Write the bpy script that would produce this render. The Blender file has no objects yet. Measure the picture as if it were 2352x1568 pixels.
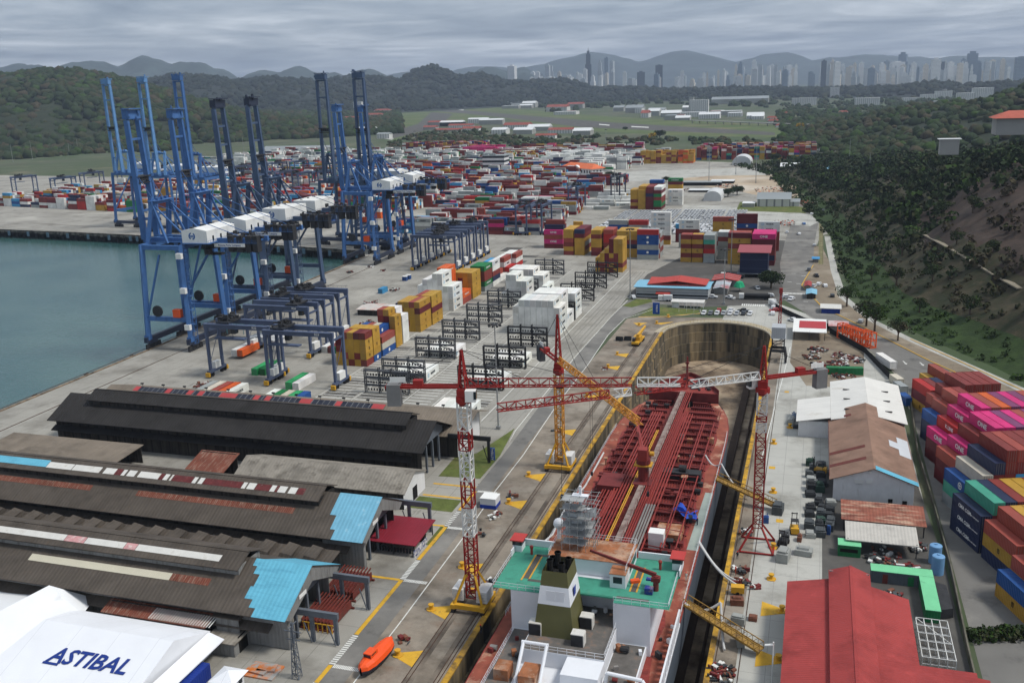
EXPOSURE=.92; SKYK=8.2; SUN_E=1.5; SUN_ANG=12; HAZE=6e-5
import bpy, math, random
import numpy as np
from mathutils import Vector, Matrix, noise as mnoise
from mathutils.geometry import tessellate_polygon
random.seed(7); R = random.Random(11); RS = np.random.RandomState(5)
SC = bpy.context.scene; COL = SC.collection
# ---------------------------------------------------------------- camera geometry (metres; X across the dock, Y along it)
F_=2187.47; CX=1176.; CY=784.; CH=100.
TH=math.radians(15.033); RO=math.radians(-1.938); BE=math.radians(17.9)
cb,sb=math.cos(BE),math.sin(BE)
def ray(u,v):
    a=u-CX; b=v-CY; c,s=math.cos(RO),math.sin(RO)
    x=(c*a+s*b)/F_; y=-(-s*a+c*b)/F_
    d=(x, math.cos(TH)+y*math.sin(TH), -math.sin(TH)+y*math.cos(TH))
    return (d[0]*cb-d[1]*sb, d[0]*sb+d[1]*cb, d[2])
def G(u,v,z=0.):
    d=ray(u,v); t=(z-CH)/d[2]
    return (d[0]*t, d[1]*t, z)
def GY(u,v,y):
    d=ray(u,v); k=y/d[1]; return (d[0]*k, y, CH+d[2]*k)
def GD(u,v,r):
    d=ray(u,v); k=r/math.hypot(d[0],d[1]); return (d[0]*k,d[1]*k,CH+d[2]*k)
def T(c,r,tx,ty,z=0.): return G(784*c+tx/3.,522.3*r+ty/3.,z)
# ---------------------------------------------------------------- mesh builder
def V3(p): return p if isinstance(p,Vector) else Vector(p)
class MB:
    def __init__(s): s.v=[]; s.f=[]; s.m=[]
    def face(s,pts,mi=0):
        n=len(s.v); s.v+= [tuple(p) for p in pts]; s.f.append(tuple(range(n,n+len(pts)))); s.m.append(mi)
    def add(s,vs,fs,mi=0):
        n=len(s.v); s.v+=[tuple(p) for p in vs]
        for f in fs: s.f.append(tuple(i+n for i in f)); s.m.append(mi)
    def bx(s,x0,x1,y0,y1,z0,z1,mi=0,top=None):
        s.add([(x0,y0,z0),(x1,y0,z0),(x1,y1,z0),(x0,y1,z0),(x0,y0,z1),(x1,y0,z1),(x1,y1,z1),(x0,y1,z1)],
              [(3,2,1,0),(0,1,5,4),(1,2,6,5),(2,3,7,6),(3,0,4,7)],mi)
        s.f.append(tuple(i+len(s.v)-8 for i in (4,5,6,7))); s.m.append(mi if top is None else top)
        return s
    def box(s,c,size,rz=0.,mi=0,top=None):
        n=len(s.v); hx,hy,hz=size[0]/2,size[1]/2,size[2]/2
        s.bx(-hx,hx,-hy,hy,-hz,hz,mi,top); co,si=math.cos(rz),math.sin(rz)
        for i in range(n,len(s.v)):
            x,y,z=s.v[i]; s.v[i]=(c[0]+x*co-y*si, c[1]+x*si+y*co, c[2]+z)
        return s
    def beam(s,p,q,w,h=None,mi=0,up=(0,0,1),w2=None,h2=None):
        h=w if h is None else h; w2=w if w2 is None else w2; h2=h if h2 is None else h2
        p=V3(p); q=V3(q); d=q-p
        if d.length<1e-6: return s
        d.normalize(); u=Vector(up)
        if abs(d.dot(u))>.999: u=Vector((0,1,0))
        x=d.cross(u).normalized(); y=x.cross(d).normalized()
        vs=[]
        for o,a,b in ((p,w,h),(q,w2,h2)):
            for sx,sy in ((-1,-1),(1,-1),(1,1),(-1,1)): vs.append(o+x*(sx*a/2)+y*(sy*b/2))
        s.add(vs,[(0,1,2,3),(7,6,5,4),(0,4,5,1),(1,5,6,2),(2,6,7,3),(3,7,4,0)],mi); return s
    def tube(s,p,q,r,n=8,mi=0,r2=None,caps=True):
        r2=r if r2 is None else r2; p=V3(p); q=V3(q); d=(q-p)
        if d.length<1e-6: return s
        d.normalize(); u=Vector((0,0,1)) if abs(d.z)<.99 else Vector((1,0,0))
        x=d.cross(u).normalized(); y=x.cross(d).normalized(); vs=[]
        for o,rr in ((p,r),(q,r2)):
            for i in range(n):
                a=2*math.pi*i/n; vs.append(o+x*(math.cos(a)*rr)+y*(math.sin(a)*rr))
        fs=[(i,(i+1)%n,n+(i+1)%n,n+i) for i in range(n)]
        if caps: fs+=[tuple(range(n-1,-1,-1)),tuple(range(n,2*n))]
        s.add(vs,fs,mi); return s
    def path(s,pts,r,n=6,mi=0):
        for a,b in zip(pts,pts[1:]): s.tube(a,b,r,n,mi)
        return s
    def prism(s,poly,z0,z1,mi=0,top=None):
        n=len(poly)
        ar=sum(poly[i][0]*poly[(i+1)%n][1]-poly[(i+1)%n][0]*poly[i][1] for i in range(n))
        if ar<0: poly=poly[::-1]
        vs=[(x,y,z0) for x,y in poly]+[(x,y,z1) for x,y in poly]
        s.add(vs,[(i,(i+1)%n,n+(i+1)%n,n+i) for i in range(n)],mi)
        s.add([(x,y,z1) for x,y in poly],tri(poly),mi if top is None else top); return s
    def sheet(s,poly,z,mi=0):
        n=len(poly)
        ar=sum(poly[i][0]*poly[(i+1)%n][1]-poly[(i+1)%n][0]*poly[i][1] for i in range(n))
        if ar<0: poly=poly[::-1]
        s.add([(p[0],p[1],z) for p in poly],tri(poly),mi); return s
    def extr(s,prof,a,b,axis='x',mi=0,caps=True):
        """profile [(c,z)] swept along an axis from a to b"""
        n=len(prof)
        mk=(lambda t,c,z:(t,c,z)) if axis=='x' else (lambda t,c,z:(c,t,z))
        vs=[mk(a,c,z) for c,z in prof]+[mk(b,c,z) for c,z in prof]
        fs=[(i,n+i,n+(i+1)%n,(i+1)%n) for i in range(n)]
        if caps: fs+=[tuple(range(n)),tuple(range(2*n-1,n-1,-1))]
        s.add(vs,fs,mi); return s
    def lattice(s,p,q,w,h,nb,r,mi=0,up=(0,0,1),tri3=False,w2=None,h2=None,n=4,rd=None):
        """truss of chords and zigzag bracing"""
        p=V3(p); q=V3(q); d=(q-p); L=d.length; d.normalize(); u=Vector(up)
        if abs(d.dot(u))>.95: u=Vector((0,1,0))
        x=d.cross(u).normalized(); y=x.cross(d).normalized(); rd=rd or r*.6
        w2=w if w2 is None else w2; h2=h if h2 is None else h2
        cs=[(-.5,-.5),(.5,-.5),(0,.5)] if tri3 else [(-.5,-.5),(.5,-.5),(.5,.5),(-.5,.5)]
        def at(i,k):
            t=i/nb; o=p+d*(L*t); return o+x*(cs[k][0]*(w+(w2-w)*t))+y*(cs[k][1]*(h+(h2-h)*t))
        m=len(cs)
        for k in range(m): s.beam(at(0,k),at(nb,k),2*r,2*r,mi)
        for i in range(nb):
            for k in range(m):
                a,b=k,(k+1)%m
                if (i+k)%2: a,b=b,a
                s.beam(at(i,a),at(i+1,b),2*rd,2*rd,mi)
                s.beam(at(i,k),at(i,(k+1)%m),2*rd,2*rd,mi)
        return s
    def sphere(s,c,r,n=10,mi=0,sc=(1,1,1),half=False):
        vs=[];fs=[];m=n//2
        for j in range(m+1):
            ph=math.pi*j/m if not half else math.pi/2*j/m
            for i in range(n):
                a=2*math.pi*i/n
                vs.append((c[0]+r*sc[0]*math.sin(ph)*math.cos(a),c[1]+r*sc[1]*math.sin(ph)*math.sin(a),c[2]+r*sc[2]*math.cos(ph)))
        for j in range(m):
            for i in range(n): fs.append((j*n+i,(j+1)*n+i,(j+1)*n+(i+1)%n,j*n+(i+1)%n))
        s.add(vs,fs,mi); return s
    def arc(s,prof,y0,y1,axis='y',mi=0): return s.extr(prof,y0,y1,axis,mi)
    def off(s,o):
        s.v=[(a-o[0],b-o[1],c-o[2]) for a,b,c in s.v]; return s
    def mesh(s,name,mats,smooth=False):
        me=bpy.data.meshes.new(name); me.from_pydata(s.v,[],s.f)
        for m in (mats if isinstance(mats,(list,tuple)) else [mats]): me.materials.append(m)
        me.polygons.foreach_set('material_index',s.m)
        if smooth: me.polygons.foreach_set('use_smooth',[True]*len(s.f))
        me.update(); return me
def tri(poly): return [tuple(t) for t in tessellate_polygon([[Vector((p[0],p[1],0)) for p in poly]])]
def rnd(a,b): return R.uniform(a,b)
# ---------------------------------------------------------------- objects
def thing(name,label,cat,loc=(0,0,0),rz=0.,group=None):
    o=bpy.data.objects.new(name,None); COL.objects.link(o); o.empty_display_size=.5
    o.location=loc; o.rotation_euler=(0,0,rz); o['label']=label; o['category']=cat
    if group: o['group']=group
    return o
def tag(o,label,cat,group=None):
    o['label']=label; o['category']=cat
    if group: o['group']=group
    return o
def obj(name,mb,mats,parent=None,world=False,smooth=False,loc=None,rz=0.,col=None):
    """one linked mesh object; world=True: the builder holds world coordinates"""
    if world and parent is not None: mb.off(parent.location)
    me=mb if isinstance(mb,bpy.types.Mesh) else mb.mesh(name,mats,smooth)
    o=bpy.data.objects.new(name,me); COL.objects.link(o)
    if parent is not None: o.parent=parent
    if loc is not None: o.location=loc
    if rz: o.rotation_euler=(0,0,rz)
    if col: o.color=(*col[:3],1)
    return o
def solo(name,mb,mats,label,cat,loc,rz=0.,group=None,smooth=False,world=False,col=None):
    """a thing that is one mesh, with its origin at its base"""
    if world: mb.off(loc)
    return tag(obj(name,mb,mats,None,False,smooth,loc,rz,col),label,cat,group)
def struct(name,mb,mats,smooth=False,kind='structure'):
    o=obj(name,mb,mats,smooth=smooth); o['kind']=kind; return o
KIDS={}
def dup(root,loc,rz=0.,label=None,group=None,sc=None):
    def cp(o,par):
        c=o.copy(); COL.objects.link(c); c.parent=par
        for k in kids(o): cp(k,c)
        return c
    r=cp(root,None); r.location=loc; r.rotation_euler=(0,0,rz)
    if sc: r.scale=sc if isinstance(sc,tuple) else (sc,)*3
    if label: r['label']=label
    if group: r['group']=group
    return r
def kids(o):
    if o.name not in KIDS: KIDS[o.name]=list(o.children)
    return KIDS[o.name]
# ---------------------------------------------------------------- materials
MATS={}
def lin(c):
    """0-255 picture colour -> linear"""
    return tuple(((x/255)/12.92 if x/255<=.04045 else ((x/255+.055)/1.055)**2.4) for x in c)
def mat(name,col,rough=.75,metal=0.,var=.12,scale=.25,dirt=None,bump=0.,corr=None,spec=.3,obcol=False,stripes=None,emit=None):
    """procedural surface: noise variation, optional dirt (colour, amount, scale, stretch), optional corrugation (axis, period, strength)"""
    if name in MATS: return MATS[name]
    m=bpy.data.materials.new(name); m.use_nodes=True; nt=m.node_tree; N=nt.nodes; L=nt.links
    b=N['Principled BSDF']; b.inputs['Roughness'].default_value=rough; b.inputs['Metallic'].default_value=metal
    b.inputs['Specular IOR Level'].default_value=spec
    tc=N.new('ShaderNodeTexCoord'); obj_=tc.outputs['Object']
    if obcol:
        oi=N.new('ShaderNodeObjectInfo'); base=oi.outputs['Color']
    else:
        rg=N.new('ShaderNodeRGB'); rg.outputs[0].default_value=(*col[:3],1); base=rg.outputs[0]
    def mixc(a,bc,fac,mode='MIX'):
        x=N.new('ShaderNodeMix'); x.data_type='RGBA'; x.blend_type=mode
        if hasattr(fac,'type') : L.new(fac,x.inputs[0])
        else: x.inputs[0].default_value=fac
        L.new(a,x.inputs[6])
        if hasattr(bc,'type'): L.new(bc,x.inputs[7])
        else: x.inputs[7].default_value=(*bc[:3],1)
        return x.outputs[2]
    def noise(sc,det=4,stretch=None,rough_=.6):
        n=N.new('ShaderNodeTexNoise'); n.inputs['Scale'].default_value=sc; n.inputs['Detail'].default_value=det; n.inputs['Roughness'].default_value=rough_
        if stretch:
            mp=N.new('ShaderNodeMapping'); mp.inputs['Scale'].default_value=stretch; L.new(obj_,mp.inputs[0]); L.new(mp.outputs[0],n.inputs['Vector'])
        else: L.new(obj_,n.inputs['Vector'])
        return n.outputs['Fac']
    def ramp(f,a,c,va=0.,vc=1.):
        r=N.new('ShaderNodeMapRange'); r.inputs[1].default_value=a; r.inputs[2].default_value=c; r.inputs[3].default_value=va; r.inputs[4].default_value=vc
        L.new(f,r.inputs[0]); return r.outputs[0]
    out=base
    if var:
        f=ramp(noise(scale,5),.3,.7,1-var,1+var)
        c=N.new('ShaderNodeCombineColor'); 
        for i in range(3): L.new(f,c.inputs[i])
        out=mixc(out,c.outputs[0],1.,'MULTIPLY')
    for dd in ([dirt] if dirt and not isinstance(dirt,list) else (dirt or [])):
        dc,am,ds=dd[0],dd[1],dd[2]; st=dd[3] if len(dd)>3 else None; sh=dd[4] if len(dd)>4 else .12
        f=ramp(noise(ds,6,st,.65),1-am-sh+.02,1-am+sh-.02+.02); out=mixc(out,dc,f)
    if stripes:
        for ax,per,dc,wid in stripes:
            sp=N.new('ShaderNodeSeparateXYZ'); L.new(obj_,sp.inputs[0])
            mm=N.new('ShaderNodeMath'); mm.operation='MODULO'; mm.inputs[1].default_value=per
            ad=N.new('ShaderNodeMath'); ad.operation='ADD'; ad.inputs[1].default_value=per*4000; L.new(sp.outputs['XYZ'.index(ax)],ad.inputs[0]); L.new(ad.outputs[0],mm.inputs[0])
            lt=N.new('ShaderNodeMath'); lt.operation='LESS_THAN'; lt.inputs[1].default_value=wid; L.new(mm.outputs[0],lt.inputs[0])
            out=mixc(out,dc,lt.outputs[0])
    L.new(out,b.inputs['Base Color'])
    hgt=None
    if bump:
        bp=N.new('ShaderNodeBump'); bp.inputs['Strength'].default_value=bump; bp.inputs['Distance'].default_value=.3
        L.new(noise(scale*6,6),bp.inputs['Height']); hgt=bp
    if corr:
        ax,per,st=corr; sp=N.new('ShaderNodeSeparateXYZ'); L.new(obj_,sp.inputs[0])
        k=N.new('ShaderNodeMath'); k.operation='MULTIPLY'; k.inputs[1].default_value=2*math.pi/per; L.new(sp.outputs['XYZ'.index(ax)],k.inputs[0])
        sn=N.new('ShaderNodeMath'); sn.operation='SINE'; L.new(k.outputs[0],sn.inputs[0])
        bp=N.new('ShaderNodeBump'); bp.inputs['Strength'].default_value=st; bp.inputs['Distance'].default_value=.05; L.new(sn.outputs[0],bp.inputs['Height'])
        if hgt: L.new(hgt.outputs[0],bp.inputs['Normal'])
        hgt=bp
    if hgt: L.new(hgt.outputs[0],b.inputs['Normal'])
    if emit: b.inputs['Emission Color'].default_value=(*emit[:3],1); b.inputs['Emission Strength'].default_value=emit[3]
    MATS[name]=m; return m
def text_mesh(s,size,ext=.02,bold=False,shear=0.,key={}):
    k=(s,size,ext,shear,bold)
    if k in key: return key[k]
    cu=bpy.data.curves.new('lettering','FONT'); cu.body=s; cu.size=size; cu.extrude=ext; cu.align_x='CENTER'; cu.align_y='CENTER'; cu.shear=shear
    cu.resolution_u=2
    if bold: cu.offset=size*.022
    o=bpy.data.objects.new('lettering',cu); COL.objects.link(o); dg=bpy.context.evaluated_depsgraph_get()
    me=bpy.data.meshes.new_from_object(o.evaluated_get(dg)); bpy.data.objects.remove(o); me.name='lettering'; key[k]=me; return me
def lettering(s,size,m,parent,loc,rot,ext=.02,bold=False,shear=0.,name='lettering',sx=1.):
    me=text_mesh(s,size,ext,bold,shear)
    if not me.materials: me.materials.append(m)
    elif me.materials[0]!=m:
        me=me.copy(); me.materials.clear(); me.materials.append(m)
    o=bpy.data.objects.new(name,me); COL.objects.link(o); o.parent=parent; o.location=loc; o.rotation_euler=rot; o.scale=(sx,1,1); return o
# ---------------------------------------------------------------- camera, world, sun
fw=Vector((-math.cos(TH)*sb, math.cos(TH)*cb, -math.sin(TH)))
rt=Vector((cb,sb,0)); upv=Vector((-math.sin(TH)*sb, math.sin(TH)*cb, math.cos(TH)))
ix=rt*math.cos(RO)+upv*math.sin(RO); iy=-rt*math.sin(RO)+upv*math.cos(RO)
cam=bpy.data.cameras.new('camera'); co=bpy.data.objects.new('camera',cam); COL.objects.link(co)
mx=Matrix.Identity(4)
for i in range(3): mx[i][0]=ix[i]; mx[i][1]=iy[i]; mx[i][2]=-fw[i]
mx[2][3]=CH; co.matrix_world=mx
cam.sensor_width=36; cam.lens=36*F_/2352.; cam.clip_start=1; cam.clip_end=80000
SC.camera=co
SC.view_settings.view_transform='Standard'; SC.view_settings.look='None'; SC.view_settings.gamma=1; SC.view_settings.exposure=EXPOSURE
SUN_EL=math.radians(56); SUN_AZ=math.radians(88)      # azimuth clockwise from +Y
w=bpy.data.worlds.new('World'); SC.world=w; w.use_nodes=True; nt=w.node_tree; N=nt.nodes; L=nt.links
bg=N['Background']; bg.inputs['Strength'].default_value=.1
sky=N.new('ShaderNodeTexSky'); sky.sky_type='NISHITA'; sky.sun_disc=False; sky.sun_elevation=SUN_EL; sky.sun_rotation=SUN_AZ; sky.altitude=100; sky.dust_density=2.
tc=N.new('ShaderNodeTexCoord'); sp=N.new('ShaderNodeSeparateXYZ'); L.new(tc.outputs['Generated'],sp.inputs[0])
def mth(op,a,b=None,clamp=False):
    n=N.new('ShaderNodeMath'); n.operation=op; n.use_clamp=clamp
    for i,x in enumerate((a,b)):
        if x is None: continue
        if hasattr(x,'type'): L.new(x,n.inputs[i])
        else: n.inputs[i].default_value=x
    return n.outputs[0]
zc=mth('ADD',mth('MAXIMUM',sp.outputs[2],0.),.055)
cu_=mth('DIVIDE',sp.outputs[0],zc); cv_=mth('DIVIDE',sp.outputs[1],zc)
cc=N.new('ShaderNodeCombineXYZ'); L.new(cu_,cc.inputs[0]); L.new(cv_,cc.inputs[1])
def cloudnoise(sc,det,off,dist=.6):
    mp=N.new('ShaderNodeMapping'); mp.inputs['Location'].default_value=off; mp.inputs['Scale'].default_value=(sc,sc,sc); L.new(cc.outputs[0],mp.inputs[0])
    n=N.new('ShaderNodeTexNoise'); n.inputs['Scale'].default_value=1; n.inputs['Detail'].default_value=det; n.inputs['Roughness'].default_value=.55; n.inputs['Distortion'].default_value=dist
    L.new(mp.outputs[0],n.inputs['Vector']); return n.outputs['Fac']
n1=cloudnoise(.42,8,(3.1,1.7,.3)); n2=cloudnoise(.85,9,(9.4,2.2,.0),.9)
den=mth('ADD',mth('MULTIPLY',n1,.62),mth('MULTIPLY',n2,.38))
cr=N.new('ShaderNodeValToRGB'); L.new(den,cr.inputs[0]); el=cr.color_ramp.elements
el[0].position=.38; el[0].color=(*[x*SKYK for x in lin((186,192,200))],1); el[1].position=.62; el[1].color=(*[x*SKYK for x in lin((112,122,137))],1)
e=el.new(.47); e.color=(*[x*SKYK for x in lin((152,160,170))],1); e=el.new(.55); e.color=(*[x*SKYK for x in lin((128,138,151))],1)
mxn=N.new('ShaderNodeMix'); mxn.data_type='RGBA'; mxn.inputs[0].default_value=.9
L.new(sky.outputs[0],mxn.inputs[6]); L.new(cr.outputs[0],mxn.inputs[7]); L.new(mxn.outputs[2],bg.inputs['Color'])
sl=bpy.data.lights.new('sun','SUN'); sl.energy=SUN_E; sl.angle=math.radians(SUN_ANG); sl.color=(1,.965,.9)
so=bpy.data.objects.new('sun',sl); COL.objects.link(so)
sd=Vector((math.sin(SUN_AZ)*math.cos(SUN_EL),math.cos(SUN_AZ)*math.cos(SUN_EL),math.sin(SUN_EL)))
so.rotation_euler=sd.to_track_quat('Z','Y').to_euler(); so.location=(0,0,500)
SC.cycles.max_bounces=5; SC.cycles.diffuse_bounces=2; SC.cycles.glossy_bounces=2; SC.cycles.transmission_bounces=2; SC.cycles.volume_bounces=0
SC.cycles.use_denoising=True; SC.cycles.caustics_reflective=False; SC.cycles.caustics_refractive=False; SC.cycles.transparent_max_bounces=8
SC.cycles.use_adaptive_sampling=True; SC.cycles.adaptive_threshold=.015
# haze: one closed box of even pale air round everything built
if HAZE:
    hz=MB(); hz.bx(-13500,9500,-560,16200,-40,640); hm=bpy.data.materials.new('haze_air'); hm.use_nodes=True; hn=hm.node_tree
    hn.nodes.remove(hn.nodes['Principled BSDF']); pv=hn.nodes.new('ShaderNodeVolumePrincipled')
    pv.inputs['Color'].default_value=(.66,.78,.98,1); pv.inputs['Density'].default_value=HAZE; pv.inputs['Anisotropy'].default_value=.2
    hn.links.new(pv.outputs[0],hn.nodes['Material Output'].inputs['Volume'])
    h=struct('haze',hz,hm,kind='stuff')
# ---------------------------------------------------------------- ground, water, dock, roads
DL,DR,DCY=-57.2,-14.3,379.; DCX=(DL+DR)/2; DRAD=(DR-DL)/2
head=[(DCX+DRAD*math.cos(a),DCY+DRAD*math.sin(a)) for a in [math.pi*i/28 for i in range(29)]]
dock_out=[(DR,40)]+head+[(DL,40)]
basin=[(-257,60),(-258.6,316),(-267,530),(-277.5,550.5),(-380,572),(-490,597),(-635,614),(-1500,700),(-6000,1150),(-6000,60)]
land_m=mat('land_earth',lin((84,88,70)),.95,var=.3,scale=.01,dirt=[(lin((64,80,50)),.5,.004),(lin((120,112,92)),.35,.012)])
outer=[(-13000,-500),(9000,-500),(9000,16000),(-13000,16000)]
vs=[Vector((*p,0)) for p in outer+basin+dock_out]
ts=tessellate_polygon([[Vector((*p,0)) for p in outer],[Vector((*p,0)) for p in basin],[Vector((*p,0)) for p in dock_out]])
g=MB(); 
for t in ts:
    p=[vs[i] for i in t]
    if (p[1]-p[0]).cross(p[2]-p[0]).z<0: p=p[::-1]
    g.face(p)
struct('ground',g,land_m)
conc=mat('yard_concrete',lin((150,147,139)),.9,var=.13,scale=.035,dirt=[(lin((112,108,100)),.42,.05),(lin((178,175,166)),.36,.02),(lin((70,66,62)),.3,.4,(1,.25,1))],stripes=[('X',5.0,lin((122,119,112)),.13),('Y',7.3,lin((124,121,114)),.13)])
conc_l=mat('apron_concrete',lin((172,171,164)),.88,var=.1,scale=.05,dirt=[(lin((128,126,118)),.4,.07),(lin((92,90,84)),.26,.25)],stripes=[('X',4.5,lin((142,141,136)),.1),('Y',6.0,lin((142,141,136)),.1)])
dockc=mat('dock_apron',lin((136,126,113)),.92,var=.2,scale=.06,dirt=[(lin((94,86,76)),.47,.09),(lin((116,92,76)),.33,.15),(lin((158,150,138)),.4,.04),(lin((58,52,48)),.3,.35)])
asph=mat('asphalt',lin((112,110,106)),.92,var=.12,scale=.08,dirt=[(lin((140,137,131)),.42,.04),(lin((76,74,72)),.36,.12)])
asph_d=mat('dark_asphalt',lin((80,78,75)),.92,var=.15,scale=.08,dirt=[(lin((104,101,96)),.4,.05)])
dirt_m=mat('dirt_ground',lin((140,128,110)),.95,var=.25,scale=.06,dirt=[(lin((104,92,78)),.5,.06),(lin((190,180,162)),.36,.03),(lin((84,80,70)),.33,.2)])
yel=mat('yellow_paint',lin((205,160,48)),.7,var=.1,scale=.6,dirt=[(lin((138,116,70)),.36,.7),(lin((80,70,56)),.28,1.8)])
wht=mat('white_paint',lin((214,214,208)),.7,var=.06,scale=.6,dirt=(lin((140,138,132)),.38,.9))
grs=mat('short_grass',lin((88,98,48)),.95,var=.3,scale=.25,dirt=[(lin((116,108,70)),.4,.15)],bump=.5)
def sheet(name,polys,z,m,kind='structure'):
    b=MB()
    for p in polys: b.sheet(p,z)
    return struct(name,b,m,kind=kind)
def rect(x0,x1,y0,y1): return [(x0,y0),(x1,y0),(x1,y1),(x0,y1)]
# container yard and quay
sheet('yard_pavement',[[(-257,60),(-258.6,316),(-267,530),(-277.5,550.5),(-490,597),(-635,614),(-1500,700),(-2200,900),(-1500,1150),(-560,1010),(-200,1260),(60,1130),(64,760),(4,640),(0,560),(-16,541),(-74,440),(-84,440),(-80,238),(-80,60)]],.02,conc)
sheet('dock_apron_surface',[[(-74,60),(DL,60),(DL,DCY)]+[(DCX+DRAD*math.cos(a),DCY+DRAD*math.sin(a)) for a in (3.0,2.6,2.2,1.9,1.57)]+[(DCX,408),(-60,406),(-71,404),(-76,400),(-77,330)]],.024,dockc)
sheet('dock_side_pavement',[[(DR,60),(DR,DCY)]+[(DCX+DRAD*math.cos(a),DCY+DRAD*math.sin(a)) for a in (.14,.5,.9,1.25,1.57)]+[(DCX,440),(-14,440),(-1,421),(7,401),(20,368),(26,340),(28,300),(29,60)]],.022,conc_l)
sheet('car_park',[[(-84,441),(-46,441),(-46,427.5),(-14,440),(-11.6,447.5),(-17,539),(-17,620),(-60,620),(-84,500)]],.026,asph_d)
sheet('worn_dock_edge',[rect(DR+.4,-9.5,60,375)],.03,dockc)
sheet('storage_yard_dirt',[[(0,318),(18,318),(20,366),(7,398),(0,405),(-6,405),(-6,345)]],.034,dirt_m)
sheet('scrap_yard_dirt',[[(5,60),(29,60),(29.5,200),(27,262),(18,262),(14,246),(5,246)]],.034,asph_d)
sheet('dock_road',[[(-80,60),(-74,60),(-76.8,330),(-78.4,371),(-77,400),(-72,416),(-66,430),(-46,427),(-46,440),(-72,440),(-83.5,436),(-83.8,340),(-80.2,236)]],.03,asph)
sheet('access_road',[[(-17,620),(-17.1,539),(-11.6,448),(-.9,420.6),(7.3,401),(21.6,368),(31,331),(31,60),(190,60),(64.5,313),(41.6,356),(21.4,401),(5.1,435.6),(-4.5,482),(.6,537),(.5,600),(4,760),(20,1000),(-2,1000),(-14,760)]],.028,asph)
sheet('verge',[[(.5,600),(.6,537),(-1,520),(-4.5,482),(5.1,435.6),(21.4,401),(41.6,356),(64.5,313),(140,150),(146,152),(66,325),(54,351),(37,385),(24.7,414),(14.1,458),(11,522),(5,600)]],.04,dirt_m)
sheet('footpath',[[(6.5,640),(9.5,522),(12.5,458),(23.4,414),(35.6,385),(52.6,351),(65.2,325),(145,152),(149,154),(68.4,327),(55.8,352.4),(38.4,387),(26,415.6),(16,459),(13,523),(10,640)]],.05,conc_l)
sheet('railway_bed',[[(3.2,760),(3.2,540),(5.8,540),(5.8,760)]],.045,mat('rail_grass',lin((120,116,84)),.95,var=.3,scale=.3))
lawn=[(rect(-92.5,-81,198.5,205.5)),[(-92.5,218.5),(-81,219.5),(-80.9,236),(-83.4,258),(-88,236),(-93,234)],[(-71.5,405.5),(-69,424),(-58.5,423.4),(-47.4,420.8),(-46.6,416),(-53,410.5),(-59.5,408.3)],[(-83,424),(-78,421.6),(-70.6,434),(-72,439.6),(-79,439)],rect(-80.8,-78.9,181,190.6)]
sheet('lawn',lawn,.05,grs,'stuff')
# painted markings
ym=MB()
for y0,y1 in ((128,133.4),(143.6,164.9),(174.1,190.6),(200,211.5)): ym.sheet(rect(-80,-79.1,y0,y1),.055)
for x0,x1,y0,y1 in ((-89,-80,164.5,165.3),(-92,-80.2,206.2,207),(-92,-80.2,213.4,214.2),(-83,-80,190.6,191.3)): ym.sheet(rect(x0,x1,y0,y1),.056)
for y in (139.2,155.5,173.2,206.6,224.0,258.3,292,326,343): ym.sheet([(-65,y-2.7),(-65,y+2.7),(-69.2,y+.9),(-69.2,y-.6)],.054)
for y in (171.8,154.8): ym.sheet([(-6.3,y-2.8),(-6.3,y+2.8),(-2,y+.8),(-2,y-.8)],.054)
ym.sheet([(-63,394),(-60,392),(-55,398)],.054); ym.sheet([(-72,393),(-69,388),(-66,394)],.054); ym.sheet([(-71.8,404.6),(-59.5,407.6),(-46.4,415.4),(-46,414.6),(-59.3,406.6),(-71.6,403.6)],.054)
for x,y in ((-4,276),(-8,262),(-7.6,244),(-6.6,228),(-4.4,212),(-5.2,198),(-5,184)): ym.sheet(rect(x-.8,x+.8,y-.9,y+.9),.054)
for x,y in ((4,300),(-6,310)): ym.sheet(rect(x-.7,x+.7,y-.7,y+.7),.056)
for a,b in (((.6,537),(-4.5,482)),((-4.5,482),(5.1,435.6)),((5.1,435.6),(21.4,401)),((21.4,401),(41.6,356)),((41.6,356),(64.5,313)),((64.5,313),(140,152)),((37.6,386),(54.6,351.2)),((54.6,351.2),(66.8,325.6)),((66.8,325.6),(147.5,153))):
    n=Vector((b[1]-a[1],a[0]-b[0],0)).normalized()*.22; ym.sheet([(a[0]-n.x,a[1]-n.y),(b[0]-n.x,b[1]-n.y),(b[0]+n.x,b[1]+n.y),(a[0]+n.x,a[1]+n.y)],.19)
struct('yellow_road_marking',ym,yel)
wm=MB()
for p in ([(-73.1,60),(-73.1,150),(-73.6,186),(-74.6,213),(-74.7,238),(-76.6,285),(-76.9,327),(-78.4,371),(-77.1,400),(-70,414),(-66,424)],[(-80.6,238),(-82.6,256),(-83.6,308),(-84,335),(-83.6,401),(-82.5,436)],[(-10.6,250),(-9.2,290),(-7.6,330),(-6.5,366)]):
    for a,b in zip(p,p[1:]):
        n=Vector((b[1]-a[1],a[0]-b[0],0)).normalized()*.12; wm.sheet([(a[0]-n.x,a[1]-n.y),(b[0]-n.x,b[1]-n.y),(b[0]+n.x,b[1]+n.y),(a[0]+n.x,a[1]+n.y)],.055)
def hatch(x0,x1,y0,y1,along,k,w):
    for i in range(k):
        f=(i+.5)/k
        if along=='y': y=y0+(y1-y0)*f; wm.sheet(rect(x0,x1,y-w,y+w),.056)
        else: x=x0+(x1-x0)*f; wm.sheet(rect(x-w,x+w,y0,y1),.056)
for y0,y1,k in ((120,128,13),(133.6,143.4,15),(165.2,173.8,14),(190.9,199.4,9)): hatch(-80.1,-78.9,y0,y1,'y',k,.2)
for y in (133.3,165,190.5,211.7): hatch(-79,-73.8,y-.55,y+.55,'x',16,.12)
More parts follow.
